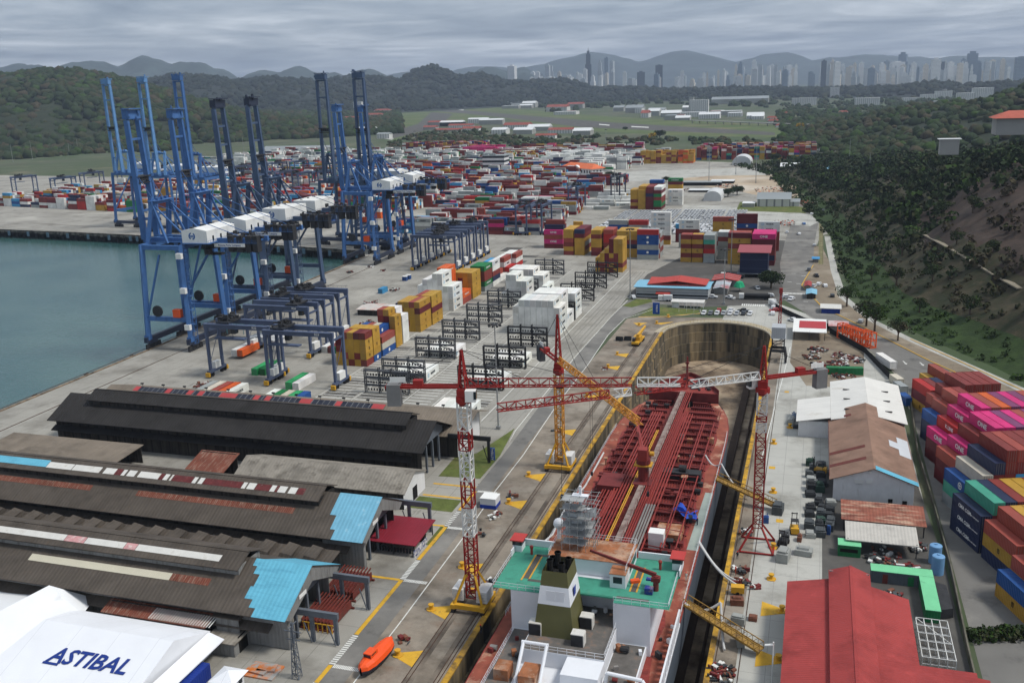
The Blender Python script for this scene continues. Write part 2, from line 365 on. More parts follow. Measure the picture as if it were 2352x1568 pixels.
hatch(-12.8,-2.6,461,464,'x',16,.22); hatch(-30,-19.5,433,437,'x',11,.3)
for x,y in ((-10.5,490),(-6,486),(-9,512),(-4,506),(2,451),(-2,446)): wm.sheet(rect(x-1.1,x+1.1,y-.25,y+.25),.056)
for (x,y) in ((38.5,352),(33,352.5)):
    wm.sheet([(x-.5,y+1.5),(x+.2,y-1.5),(x+.6,y-1.4),(x-.1,y+1.6)],.056); wm.sheet([(x-.2,y-1.2),(x+1,y-1.0),(x+.5,y-2.8)],.056)
# parking lines of the reefer yard, painted across each bay
for x0,x1 in ((-157.5,-146),(-144.5,-128),(-126.5,-118),(-114.5,-98.5)):
    for k in range(84):
        y=273+k*2.93
        if y<505: wm.sheet(rect(x0,x1,y,y+.42),.05)
for x in (-95.6,-116.2,-127.2,-145.2,-158.6):
    wm.sheet(rect(x,x+.25,262,508),.052)
struct('white_road_marking',wm,wht)
db=MB()
for x0,x1 in ((-157.5,-146),(-144.5,-128.2),(-114.5,-98.5)):
    for k in range(16):
        y=275+k*14.65; db.sheet(rect(x0,x1,y,y+5.2),.044)
for a in ((-187,-176,560,575),(-174,-158,541,548),(-176,-160,523,530),(-130,-98,570,590)): db.sheet(rect(*a),.044)
struct('tarmac_strip',db,asph_d)
tyre=MB()
for x in (-93,-91.2,-88.5,-86.7,-121.5,-119.6,-151.5,-149.6): tyre.sheet(rect(x,x+.55,262,506),.047)
struct('tyre_track',tyre,mat('tyre_rubber_mark',lin((122,119,113)),.9,var=.2,scale=.12,dirt=(lin((150,147,139)),.5,.06,(1,.1,1))))
# kerb between yard and road
kb=MB()
for p in ([(-80.3,216),(-80.5,238),(-82.9,256),(-83.9,308),(-84.4,335),(-84,401),(-82.9,436)],[(-1.4,421),(6.8,401.4),(21.1,368),(30.6,331),(30.6,300)],[(-72.2,404.4),(-59.6,407.4),(-53,409.6),(-46.2,415.6),(-46.9,421.6),(-58.5,424.2)]):
    for a,b in zip(p,p[1:]): kb.beam((*a,.07),(*b,.07),.35,.16)
struct('kerb',kb,mat('kerb_stone',lin((150,146,136)),.9,var=.2,scale=.4))
# rails of the dock cranes and the quay cranes
rl=MB(); rust=mat('rusty_rail',lin((72,54,44)),.8,var=.3,scale=.5)
for x in (-65,-64.2,-59.6,-58.9): rl.bx(x,x+.16,60,DCY,.02,.09)
for x in (-13.2,-9.0): rl.bx(x,x+.16,60,372,.02,.09)
for x in (-259.8+2.2,-239.8): rl.beam((x,100,.06),(x-7.2,535,.06),.35,.12)
rl.beam((-275,558,.06),(-640,622,.06),.35,.12); rl.beam((-275,584,.06),(-640,650,.06),.35,.12)
for x in (3.9,5.3): rl.bx(x,x+.1,540,760,.05,.15)
struct('crane_rail',rl,rust)
gr=MB()
for x0,x1 in ((-64.9,-63.2),(-60.6,-59.5)): gr.sheet(rect(x0,x1,60,DCY),.03)
struct('rail_groove',gr,mat('groove_dirt',lin((84,76,68)),.95,var=.3,scale=.3,dirt=(lin((124,114,102)),.5,.12)))
# dock pit
wallm=mat('dock_wall_concrete',lin((120,108,88)),.92,var=.22,scale=.12,dirt=[(lin((58,54,46)),.52,.22,(1.2,1.2,.05)),(lin((160,140,106)),.4,.15,(1,1,.08)),(lin((40,40,36)),.34,.4,(1.5,1.5,.04))],bump=.3)
dw=MB(); lo=[(DR,40)]+head+[(DL,40)]
def ring(inset,z):
    o=[]
    for i,(x,y) in enumerate(lo):
        if i==0: o.append((x-inset,y,z))
        elif i==len(lo)-1: o.append((x+inset,y,z))
        else:
            a=math.pi*(i-1)/28; o.append((DCX+(DRAD-inset)*math.cos(a),DCY+(DRAD-inset)*math.sin(a),z))
    return o
lv=[(0,0),(0,-4.2),(.55,-4.2),(.55,-8.4),(1.1,-8.4),(1.1,-12.4),(1.7,-12.4),(1.7,-16.4)]
rs=[ring(a,z) for a,z in lv]
for A,B in zip(rs,rs[1:]):
    for i in range(len(A)-1): dw.face([A[i],A[i+1],B[i+1],B[i]][::-1])
struct('dock_wall',dw,wallm)
df=MB(); df.sheet([(p[0],p[1]) for p in ring(1.6,0)],-16.4)
struct('dock_floor',df,mat('dock_floor_silt',lin((150,132,110)),.9,var=.25,scale=.08,dirt=[(lin((74,60,48)),.5,.1),(lin((188,170,146)),.42,.06),(lin((52,46,42)),.34,.3)]))
dk=MB()
for i in range(26): 
    y=110+i*7.6; dk.bx(DCX-1.2,DCX+1.2,y,y+1.6,-16.4,-14.6)
    for x in (-7,7): dk.bx(DCX+x-.8,DCX+x+.8,y,y+1.4,-16.4,-14.7)
dk.tube((-18,60,-15.9),(-18,372,-15.9),.35,8); dk.bx(-23,-20.6,60,366,-16.4,-15.4)
struct('keel_block',dk,mat('keel_timber',lin((66,52,42)),.9,var=.3,scale=.3))
cp=MB()
for x0,x1 in ((DL-1.0,DL+.18),(DR-.18,DR+.8)):
    cp.bx(x0,x1,40,DCY,.03,.32)
struct('dock_coping',cp,mat('yellow_coping',lin((196,150,44)),.8,var=.25,scale=.5,dirt=[(lin((74,62,48)),.44,.35),(lin((112,92,60)),.44,.12)]))
ch=MB()
for i in range(28):
    a0,a1=math.pi*i/28,math.pi*(i+1)/28
    p=[(DCX+r*math.cos(a),DCY+r*math.sin(a)) for r,a in ((DRAD-.15,a0),(DRAD+3.4,a0),(DRAD+3.4,a1),(DRAD-.15,a1))]
    ch.sheet(p,.07)
    ch.face([(*p[0],.07),(*p[0],-.5),(*p[3],-.5),(*p[3],.07)][::-1])
struct('dock_head_coping',ch,mat('pale_coping',lin((178,168,146)),.9,var=.12,scale=.2,dirt=(lin((136,124,104)),.4,.2)))
rl2=MB()
for i in range(44):
    a=math.pi*(i+.5)/44
    p=(DCX+(DRAD+.5)*math.cos(a),DCY+(DRAD+.5)*math.sin(a)); rl2.tube((*p,.05),(*p,1.1),.05,5)
for z in (.55,1.08):
    pts=[(DCX+(DRAD+.5)*math.cos(math.pi*(i+.5)/44),DCY+(DRAD+.5)*math.sin(math.pi*(i+.5)/44),z) for i in range(44)]
    rl2.path(pts,.045,5)
solo('dock_railing',rl2,mat('railing_yellow',lin((186,158,92)),.7),'thin yellow railing curving round the head of the dry dock','railing',(DCX,DCY,0),world=True)
# water and quays
wt=bpy.data.materials.new('harbour_water'); wt.use_nodes=True; n_=wt.node_tree; b=n_.nodes['Principled BSDF']
b.inputs['Base Color'].default_value=(*lin((58,92,90)),1); b.inputs['Roughness'].default_value=.16; b.inputs['Specular IOR Level'].default_value=.42
t_=n_.nodes.new('ShaderNodeTexCoord'); w1=n_.nodes.new('ShaderNodeTexNoise'); w1.inputs['Scale'].default_value=.45; w1.inputs['Detail'].default_value=5
w2=n_.nodes.new('ShaderNodeTexNoise'); w2.inputs['Scale'].default_value=.02; w2.inputs['Detail'].default_value=4
n_.links.new(t_.outputs['Object'],w1.inputs['Vector']); n_.links.new(t_.outputs['Object'],w2.inputs['Vector'])
bp=n_.nodes.new('ShaderNodeBump'); bp.inputs['Strength'].default_value=.55; bp.inputs['Distance'].default_value=.5
n_.links.new(w1.outputs['Fac'],bp.inputs['Height']); n_.links.new(bp.outputs[0],b.inputs['Normal'])
mr=n_.nodes.new('ShaderNodeMapRange'); mr.inputs[1].default_value=.35; mr.inputs[2].default_value=.65; n_.links.new(w2.outputs['Fac'],mr.inputs[0])
mc=n_.nodes.new('ShaderNodeMix'); mc.data_type='RGBA'; mc.inputs[6].default_value=(*lin((44,84,84)),1); mc.inputs[7].default_value=(*lin((66,98,94)),1)
n_.links.new(mr.outputs[0],mc.inputs[0]); n_.links.new(mc.outputs[2],b.inputs['Base Color'])
wa=MB(); wa.sheet([(-6100,40),(-250,40),(-250,640),(-700,700),(-6100,1300)],-6.5); struct('water',wa,wt)
qw=MB(); qp=basin[:4]
for a,b in zip(qp,qp[1:]):
    qw.face([(*a,.02),(*b,.02),(*b,-9),(*a,-9)]); qw.beam((a[0]+.4,a[1],.2),(b[0]+.4,b[1],.2),.9,.42)
struct('quay_wall',qw,mat('quay_concrete',lin((132,116,98)),.9,var=.25,scale=.2,dirt=(lin((70,60,52)),.45,.3)))
fq=MB(); qp=basin[3:8]; cnc=mat('quay_edge_concrete',lin((122,114,104)),.9,var=.3,scale=.2,dirt=(lin((56,52,48)),.5,.3))
for a,b in zip(qp,qp[1:]):
    fq.face([(*a,.02),(*b,.02),(b[0],b[1],-1.9),(a[0],a[1],-1.9)]); A=Vector((*a,0)); B=Vector((*b,0)); L=(B-A).length; d=(B-A)/L; nn=Vector((d.y,-d.x,0))
    if nn.y>0: nn=-nn
    fq.face([(A-nn*14)+Vector((0,0,-2)),(B-nn*14)+Vector((0,0,-2)),(B-nn*14)+Vector((0,0,-9)),(A-nn*14)+Vector((0,0,-9))],1)
    fq.beam(A+Vector((0,0,.15)),B+Vector((0,0,.15)),.8,.4)
    if a[0]>-1400:
        k=int(L/7)
        for i in range(k):
            p=A+d*(L*(i+.5)/k)
            for o in (1.2,6): fq.tube(p-nn*o+Vector((0,0,-9)),p-nn*o+Vector((0,0,-1.5)),.5,7,1)
            if i%3==0: fq.box((p+nn*.5+Vector((0,0,-2.6))),(2.2,.9,3.6),math.atan2(d.y,d.x),2)
            elif i%3==1: fq.box((p+nn*.3+Vector((0,0,-1.6))),(3.0,.7,1.6),math.atan2(d.y,d.x),0)
struct('quay_deck_edge',fq,[cnc,mat('pile_dark',lin((46,44,42)),.95,var=.3,scale=.3),mat('fender_panel',lin((96,120,136)),.8,var=.2,scale=.5)])
rubber=mat('black_rubber',lin((30,30,31)),.85)
fm=MB(); fm.tube((0,-.9,0),(0,.9,0),.55,10); fm.box((.35,0,.5),(.5,.5,.35))
fen=None
for i,y in enumerate(range(150,545,26)):
    x=-257.9-(y-316)*.0395 if y>316 else -258.0-(y-60)*.0063
    if fen is None: fen=solo('quay_fender',fm,rubber,'black rubber fender hanging on the near quay edge','fender',(x-.6,y,-.45),group='rubber fenders along the quay edge')
    else: dup(fen,(x-.6,y,-.45))
# ---------------------------------------------------------------- shipping containers
CC={'yellow':lin((178,138,52)),'orange':lin((206,92,36)),'brown':lin((122,48,42)),'maroon':lin((98,26,34)),'red':lin((170,38,34)),'blue':lin((28,76,140)),'navy':lin((34,44,74)),'white':lin((222,222,216)),'grey':lin((152,156,154)),'green':lin((20,112,58)),'pink':lin((196,40,110)),'teal':lin((66,150,128)),'light blue':lin((62,142,188)),'rust red':lin((150,70,58)),'mint':lin((52,160,96)),'cream':lin((196,190,172)),'purple':lin((118,58,96))}
cpaint=mat('container_paint',(.5,.5,.5),.55,var=.12,scale=.45,dirt=[(lin((92,70,56)),.22,.8),(lin((60,52,48)),.2,.5,(1.5,.2,1.5))],corr=('Y',.55,.55),obcol=True,spec=.35)
steel_d=mat('locking_bar_steel',lin((120,118,114)),.5,metal=.4)
logo_w=mat('white_lettering',lin((225,225,222)),.6,var=0); logo_k=mat('black_lettering',lin((44,36,26)),.6,var=0); logo_b=mat('pale_blue_lettering',lin((150,190,215)),.6,var=0); logo_d=mat('dark_lettering',lin((42,50,58)),.6,var=0)
HT={'s':2.59,'h':2.896}
def body_mesh(L,H):
    W=2.44; b=MB(); hw=W/2; hl=L/2
    b.bx(-hw+.05,hw-.05,-hl+.06,hl-.06,.12,H-.06)
    for x in (-hw+.07,hw-.07):
        for y in (-hl+.08,hl-.08): b.bx(x-.07,x+.07,y-.08,y+.08,0,H)
        b.bx(x-.06,x+.06,-hl+.16,hl-.16,H-.13,H-.02); b.bx(x-.06,x+.06,-hl+.16,hl-.16,.02,.18)
    for y in (-hl+.07,hl-.07):
        b.bx(-hw+.14,hw-.14,y-.06,y+.06,H-.13,H-.02); b.bx(-hw+.14,hw-.14,y-.06,y+.06,.02,.18)
    return b.mesh('container_body',cpaint)
def door_mesh(H):
    b=MB()
    for s in (-1,1):
        b.bx(s*.56-.53,s*.56+.53,-.03,.0,.2,H-.16,0)
        for x in (.28,.8): b.bx(s*x-.03,s*x+.03,-.075,-.03,.16,H-.12,1)
    return b.mesh('door',[cpaint,steel_d])
BODY={}; DOOR={}
def cbody(l,h):
    if (l,h) not in BODY: BODY[(l,h)]=body_mesh(l,HT[h])
    return BODY[(l,h)]
def cdoor(h):
    if h not in DOOR: DOOR[h]=door_mesh(HT[h])
    return DOOR[h]
USED=set(); NCON=[0]
ORD=['first','second','third','fourth','fifth','sixth','seventh','eighth','ninth','tenth','eleventh','twelfth','thirteenth','fourteenth','fifteenth','sixteenth']
def uniq(lab):
    base=lab; k=1
    ws=lab.split()
    alt=['faded','scuffed','plain','dusty','weathered','streaked','clean-sided','dull','marked','bright-topped','patched']
    while lab in USED and k<=len(alt): lab=alt[k-1]+' '+base; k+=1
    USED.add(lab); return lab
def jit(c,a=.1):
    f=1+rnd(-a,a); return (c[0]*f*(1+rnd(-.04,.04)),c[1]*f,c[2]*f*(1+rnd(-.04,.04)))
LOGO={'yellow':('M','k'),'pink':('ONE','w'),'white':('MAERSK','d'),'grey':('MAERSK','d'),'green':('EVERGREEN','w'),'light blue':('MAERSK','w'),'orange':('Hapag-Lloyd','b2')}
def emblem(par,kind,loc,rot,s=1.):
    b=MB()
    if kind=='M':       # square monogram: two rounded arches over a bar
        for x in (-.42,0,.42): b.bx(x-.09,x+.09,-.1,.75,0,.02)
        b.bx(-.5,.5,.62,.85,0,.02); b.bx(-.5,.5,-.55,-.35,0,.02); b.bx(-.5,-.3,-.55,-.1,0,.02); b.bx(.3,.5,-.55,-.1,0,.02)
        m=logo_k
    elif kind=='ring':
        for i in range(20):
            a,c=2*math.pi*i/20,2*math.pi*(i+1)/20
            b.face([(math.cos(t)*r,math.sin(t)*r,.02) for t,r in ((a,.72),(a,1.),(c,1.),(c,.72))][::-1])
        b.bx(-.5,.5,-.12,.12,0,.02); b.bx(-.12,.12,-.5,.5,0,.02); m=logo_w
    elif kind=='star':
        b.bx(-.55,.55,-.55,.55,0,.015,0); b.bx(-.12,.12,-.45,.45,0,.025,1); b.bx(-.45,.45,-.12,.12,0,.025,1); m=[logo_b,logo_w]
    elif kind=='disc':
        b.tube((0,0,0),(0,0,.02),1.,18); m=logo_w
    o=obj('emblem',b,m,par); o.location=loc; o.rotation_euler=rot; o.scale=(s,s,1); return o
REC=[]
def container(x,y,z,rz,L,h,cname,label,group,detail=0,logo=None,door=False,face='r'):
    REC.append((x,y,z,rz,L,h,cname,label,group,logo,door,face))
def make_container(x,y,z,rz,L,h,cname,label,group,logo,door,face,big):
    """one container with its doors and lettering"""
    col=jit(CC[cname])
    o=obj('shipping_container',cbody(L,h),None,None,loc=(x,y,z),rz=rz,col=col)
    tag(o,uniq(label),'container',group); H=HT[h]
    if door and big:
        d=obj('door',cdoor(h),None,o,col=tuple(c*.97 for c in col)); d.location=(0,-L/2+.03,0)
    if logo and big:
        sx=1.225 if face=='r' else -1.225
        rot=(math.pi/2,0,math.pi/2) if face=='r' else (math.pi/2,0,-math.pi/2)
        def at(yy,zz): return (sx,yy,zz)
        if logo=='M': emblem(o,'M',at(0,H*.5),rot,.72)
        elif logo=='ring': emblem(o,'ring',at(-L*.12 if face=='l' else 0,H*.5),rot,.85)
        elif logo=='disc': emblem(o,'disc',at(0,H*.5),rot,.7)
        elif logo=='MAERSK':
            emblem(o,'star',at((-L*.3 if face=='r' else L*.3),H*.5),rot,1.2); lettering('MAERSK',1.15,logo_w if cname=='light blue' else logo_d,o,at(L*.04 if face=='r' else -L*.04,H*.5),rot,bold=True)
        elif logo=='ONE': lettering('ONE',1.75,logo_w,o,at(-L*.02 if face=='l' else L*.0,H*.5),rot,bold=True,sx=1.15)
        elif logo=='K': lettering('K LINE',1.4,logo_w,o,at(-.6,H*.5),rot,bold=True)
        elif logo=='CMA': lettering('CMA CGM',1.15,logo_w,o,at(.6,H*.48),rot,bold=True); lettering('CMA CGM GROUP',.42,logo_w,o,at(-3.6,H*.45),rot)
        elif logo=='EVERGREEN': lettering('EVERGREEN',1.0,logo_w,o,at(0,H*.5),rot,bold=True,sx=1.2)
        elif logo=='HSUD': lettering('HAMBURG SUD',.8,logo_w,o,at(0,H*.5),rot,bold=True)
    return o
def stack(x0,y0,rz,L,h,cols,block,group,colword,logos=None,doors=True,pitch=2.52,side='r',detail=1,frontlen=None,occl=True,mid=None):
    """cols: list of columns from the x0 edge onwards (towards -local x when side='r'); each a list of colours bottom to top.
       (x0,y0) = near corner at the ground; local y runs along the containers"""
    co,si=math.cos(rz),math.sin(rz); sg=-1 if side=='r' else 1; n=len(cols); H=HT[h]
    for i,c in enumerate(cols):
        m=len(c)
        for k,cn in enumerate(c):
            if not cn: continue
            top=k==m-1; prev=len(cols[i-1]) if i else 0
            lx=sg*(i*pitch+1.22); ly=L/2
            px,py=x0+lx*co-ly*si, y0+lx*si+ly*co
            tier='topmost' if top and m>1 else ('unstacked' if m==1 else (ORD[k]+'-level'))
            lab=f"{cn} container, {tier}, {ORD[i]} row of {block}"
            lg=None
            if logos and (i==0 or k>=prev) : 
                lg=logos.get(cn)
            container(px,py,k*H,rz,L,h,cn,lab,group,detail,lg,doors,side)
def pick(ws): 
    t=R.random()*sum(w for _,w in ws)
    for n,w in ws:
        t-=w
        if t<=0: return n
    return ws[0][0]
MSC=[('yellow',6),('brown',1.6),('rust red',.8)]
LG={'yellow':'M','white':'MAERSK','blue':'disc','green':'EVERGREEN','orange':'HSUD','pink':'ONE','red':None,'maroon':None}
Y_='yellow';B_='brown';Wt='white';Rr='rust red';M_='maroon'
g1='containers stacked along the quay-side lane'
CW='from the road side'
stack(-157.3,309.4,0,6.06,'s',[[B_,Y_,Y_,Y_,B_],[Y_,B_,Y_,Y_,M_],[B_,Y_,Y_,Y_,Y_],[Y_,Rr,Y_,Y_,Rr],[Y_,Y_,B_,M_]],'the nearest yellow stack under the blue gantry',g1,CW,LG)
stack(-157.3,316.0,0,6.06,'s',[['blue',Y_,Y_,Y_,Y_],[Y_,Y_,Y_,Y_,Y_],[Y_,Y_,Y_,Y_,Y_],[Y_,Y_,Y_,Y_,Y_]],'the second yellow stack',g1,CW,LG)
stack(-157.3,323.6,0,12.19,'s',[['blue','cream','rust red'],['white','blue','red','blue'],['cream','red','yellow','cream'],['yellow','blue','yellow','rust red'],['red','yellow','blue','blue']],'the blue and red topped stack',g1,CW,LG)
stack(-157.3,336.4,0,6.06,'s',[[Y_]*5,[Y_,Y_,M_,'navy',M_,Y_],[Y_,Y_,B_,'navy',B_,Rr]],'the slim stepped yellow stack',g1,CW,LG)
stack(-157.3,343.4,0,6.06,'h',[[Wt]*4,[Wt]*5,[Wt]*5],'the white stack behind the slim yellow one',g1,CW,None)
stack(-157.3,361.6,0,12.19,'s',[[Y_,Y_,Y_,M_,Y_],[Y_,Y_,Y_,Y_,Rr],[Y_,Rr,Y_,Y_,Y_],[Y_,Y_,Y_,B_,Y_]],'the big yellow stack with a maroon band',g1,CW,LG)
stack(-157.0,374.4,0,12.19,'s',[[Y_,Y_,M_,Y_,Y_],[Y_,Y_,Y_,Y_,Y_],[Y_,Y_,Y_,Y_,'rust red']],'the far half of the big yellow stack',g1,CW,LG)
stack(-157.3,401.0,0,12.19,'h',[[Wt]*4,[Wt]*4,[Wt]*6,[Wt]*6,[Wt]*5,[Wt]*5,[Wt]*4],'the tall white stack in the quay-side lane',g1,CW,{'white':'MAERSK'})
stack(-157.3,388.2,0,12.19,'h',[[],[],[],[Wt]*3,[Wt]*3],'the low white stack before the tall one',g1,CW,{'white':'MAERSK'})
stack(-157.6,414.2,0,11.8,'h',[['rust red','orange'],['orange','orange'],['red','orange'],['orange']*6,['orange']*6],'the orange stack behind the white one',g1,CW,LG)
stack(-157.0,426.6,0,12.19,'s',[[Y_]*5,[Y_,Y_,Y_,Y_,Y_],[Y_,Y_,Y_,M_,Y_],[Y_]*5],'the mustard stack behind the orange one',g1,CW,LG)
stack(-156.6,443.6,0,12.19,'s',[['grey','green','brown','brown','green'],['green']*5,['green']*5],'the green stack',g1,CW,LG)
stack(-156.6,456.6,0,12.19,'s',[['white','navy','brown','white','white'],['white','navy','brown','white','light blue']],'the mixed stack behind the green one',g1,CW,LG)
stack(-156.8,469.6,0,12.19,'s',[['white'],['grey','rust red'],['grey','grey','white','rust red']],'the low white stack past the green one',g1,CW,LG)
stack(-156.2,482.6,0,12.19,'s',[['white','red'],['white','rust red','white','rust red'],['red','white','white','white']],'the red and white stack',g1,CW,LG)
stack(-156.0,495.6,0,12.19,'s',[['white','red','white','rust red'],['red','white','white','white'],['red','grey','red','white']],'the last red-white stack of the lane',g1,CW,LG)
# reefers in the racks
g2='white reefer containers in the rack yard'
CR='from the road'
def reef(x,y,hs,block,lg=True):
    stack(x,y,0,12.19,'h',[[Wt]*k for k in hs],block,g2,CR,{'white':'MAERSK'} if lg else None)
reef(-128.6,326.6,[1]*5,'the row in the second rack bay')
reef(-128.3,297.0,[1]*5,'the row in the nearest rack bay')
reef(-99.2,293.6,[1]*5,'the row behind the nearest road-side rack')
reef(-99.4,319.6,[1]*5,'the row behind the second road-side rack')
reef(-97.6,366.8,[4,5,5,5,5,5,5,4],'the long white stack behind the black rack')
reef(-98.0,380.2,[2,5,5,5,5,5],'the half-stepped white stack')
reef(-98.0,395.0,[4]*5+[5],'the white stack behind the open rack')
reef(-126.8,417.4,[4,4,5,5,2],'the mid-yard white tower')
reef(-126.8,446.2,[3,3,4,4,4,4,4,2],'the farthest white stack of the rack yard')
reef(-99.6,261.4,[1]*5,'the open-door row beside the brown roof')
# middle blocks, containers lying across the view
g3='stacked containers in the block beyond the rack yard'
PI2=math.pi/2
def xstack(x0,y0,L,h,rows,block,logos=LG,group=g3):
    """rows from the camera side backwards, containers along X starting at x0"""
    H=HT[h]
    for j,c in enumerate(rows):
        for k,cn in enumerate(c):
            nxt=len(rows[j-1]) if j else 0
            top=k==len(c)-1; tier='topmost' if top else ORD[k]+'-level'
            lab=f"{cn} container, {tier}, {ORD[j]} row back in {block}"
            lg=logos.get(cn) if k>=nxt else None
            container(x0+L/2,y0+1.22+j*2.55,k*H,-PI2,L,h,cn,lab,group,1,lg,False,'r')
xstack(-162.1,574.5,12.19,'h',[['maroon','pink','rust red','pink'],['brown','brown','navy','pink','navy'],['brown','red','brown','brown','navy','rust red'],['brown','red','brown','brown','brown']],'the pink stack at the block end')
xstack(-143.6,552,6.06,'s',[[B_,Y_,B_,Rr,Y_,Y_]]+[[B_,Y_,B_,Y_,B_,Y_] for i in range(6)],'the short stack beside the pink one')
xstack(-136.9,552.4,6.06,'s',[[Y_,Y_,Y_,Y_,M_,'navy']]+[[Y_,B_,'grey',Y_,B_,M_] for i in range(7)],'the navy-topped short stack')
xstack(-126.4,551,6.06,'s',[[M_,B_,Y_,Y_,B_,Y_]]+[[Y_,B_,Y_,Y_,B_,Y_] for i in range(5)],'the short yellow-brown stack')
xstack(-119.3,553,6.06,'s',[[M_,B_,B_,'red','red','rust red']]+[[B_,B_,B_,B_,B_,'rust red'] for i in range(4)],'the short red-topped stack')
xstack(-110.4,549,12.19,'s',[[Y_,Y_,'navy',B_,Y_,Y_]]+[[Y_,Y_,B_,Y_,Y_,Y_] for i in range(5)],'the long yellow stack beside the blue one')
xstack(-97.2,542.4,12.19,'h',[['grey','blue','grey','blue','blue','red']]+[['brown','grey','brown','grey','brown','grey'] for i in range(2)]+[['grey','brown','grey','brown','grey'] for i in range(5)],'the blue stack with a red top')
xstack(-71.6,538.2,6.06,'s',[[Y_,B_,Y_,B_,Y_,B_]]+[[Y_,B_,Y_,B_,Y_,Rr] for i in range(2)],'the banded stack behind the red roof')
xstack(-65.2,538.0,6.06,'s',[[Y_,B_,Y_,B_,Y_,B_]]+[[Y_,B_,Y_,B_,Y_,Y_] for i in range(2)],'the second short banded stack')
xstack(-58.7,537.4,6.06,'s',[['grey','grey','red',B_,'teal','grey']]+[['grey','grey','grey','grey','grey','grey'] for i in range(4)],'the short grey stack')
xstack(-52.0,549,6.06,'s',[['grey','grey','grey','grey','brown','grey']]+[['grey','grey','grey','grey','brown','white'] for i in range(3)],'the grey stack set back')
xstack(-45.1,535,12.19,'h',[[Y_,Y_,Y_,B_,Y_,M_]]+[[Y_,Y_,Y_,B_,Y_,Rr] for i in range(3)],'the yellow stack behind the blue shed')
xstack(-32.0,532.5,12.19,'h',[['maroon','navy','brown','maroon','maroon','pink']]+[['maroon','brown','maroon','maroon','maroon','pink'] for i in range(6)],'the pink-topped stack by the access road')
xstack(-98,596,12.19,'h',[[Y_,B_,'white','white','white','white','white'],['white']*7],'the white tower behind the blue stack')
xstack(-126,600,12.19,'h',[['brown','grey','grey','blue','grey'],['brown','grey','grey','blue','cream']],'the grey-blue pair before the cars')
xstack(-113,600,12.19,'h',[['brown','brown','brown','grey','red'],['brown','brown','brown','grey','rust red']],'the red pair before the cars')
xstack(-84,606,12.19,'h',[['maroon','maroon','brown','light blue']],'the light blue stack before the cars')
xstack(-79,585,12.19,'h',[['grey','grey','grey','brown','white','white']],'the white pair before the cars')
xstack(-58,578,12.19,'h',[['grey','brown','grey','white',Y_,Y_,'rust red']],'the red-topped yellow stack before the cars')
xstack(-45,592,12.19,'h',[['brown','brown','brown','brown','blue','maroon','maroon']],'the maroon stack before the cars')
xstack(-31.5,580,12.19,'h',[['brown','brown','brown','brown','white','white']],'the white pair next to the access road')
xstack(-150,600,6.06,'s',[[B_,Y_,B_,Y_],[B_,Y_,B_,Y_,Y_]],'the small yellow pair behind the pink stack')
# yellow stepped stack at the yard end, ends towards the camera
gy='containers of the stepped yellow stack'
stack(-98.0,503.0,0,12.19,'s',[[Y_,B_,Y_,Y_,Y_,Y_,Y_],[Y_,B_,B_,B_,Y_,Y_,Y_],[B_,Y_,B_,Y_,M_,M_,M_],[Y_,Rr,M_,M_,Y_],[B_,B_,Y_,Y_],[Y_,B_,Y_]],'the stepped yellow stack',gy,'from the road',LG,doors=True)
# front-yard containers under the gantries
gf='containers parked under the rubber-tyred gantries'
def lone(x,y,rz,L,h,cn,label,lg=None,grp=gf,face='r',z=0): return container(x,y,z,rz,L,h,cn,label,grp,1,lg,True,face)
for i,(cn,lab,lg) in enumerate((('grey','pale grey container with a long stripe, quay end of the row under the front gantry',None),('cream','dusty cream container between the grey and rust ones under the front gantry',None),('rust red','rust red container in the row under the front gantry',None),('orange','open-ended orange and white container beside the white end one',None),('white','white lettered container at the road end of the row under the front gantry','MAERSK'))):
    lone(-199.6+i*3.0,269.2,0,12.19,'s',cn,lab,lg)
for i,(cn,lab) in enumerate((('white','white container quay end of the striped row by the gantry wheels'),('green','dark green container second in the striped row by the gantry wheels'),('cream','cream container in the middle of the striped row by the gantry wheels'),('mint','bright green topped container in the striped row by the gantry wheels'),('blue','weathered blue container at the road end of the striped row'))):
    lone(-172.2+i*2.85,265.0,0,12.19,'s',cn,lab)
lone(-172.5,284.5,0,12.19,'s','mint','bright green container behind the striped row under the gantry beam')
lone(-169.5,284.2,0,12.19,'s','white','white container with a green roof behind the striped row')
for x,y,cn,lab in ((-194.0,297,'mint','green container lying between the two front gantries'),(-191.0,297.5,'green','dark green container paired with the mint one between the gantries'),(-183.0,330,'white','white container behind the front gantry leg'),(-180.2,330,'brown','brown container behind the front gantry leg'),(-177.4,330,'green','green container at the end of the trio behind the gantry')): lone(x,y,0,12.19,'s',cn,lab)
lone(-214.3,315,0,12.19,'s','white','white long container on a trailer by the quay crane',z=1.2)
lone(-211.6,315,0,12.19,'s','orange','orange topped container on the trailer by the quay crane',z=1.2)
for i,cn in enumerate(('navy','brown','rust red','maroon','navy')): lone(-185.5+i*2.9,404,0,6.06,'s',cn,f'{cn} short container, {ORD[i]} from the water in the low row before the white stack')
lone(-208.5,434,0,6.5,'s','light blue','pale blue tank-like container standing alone on the quay')
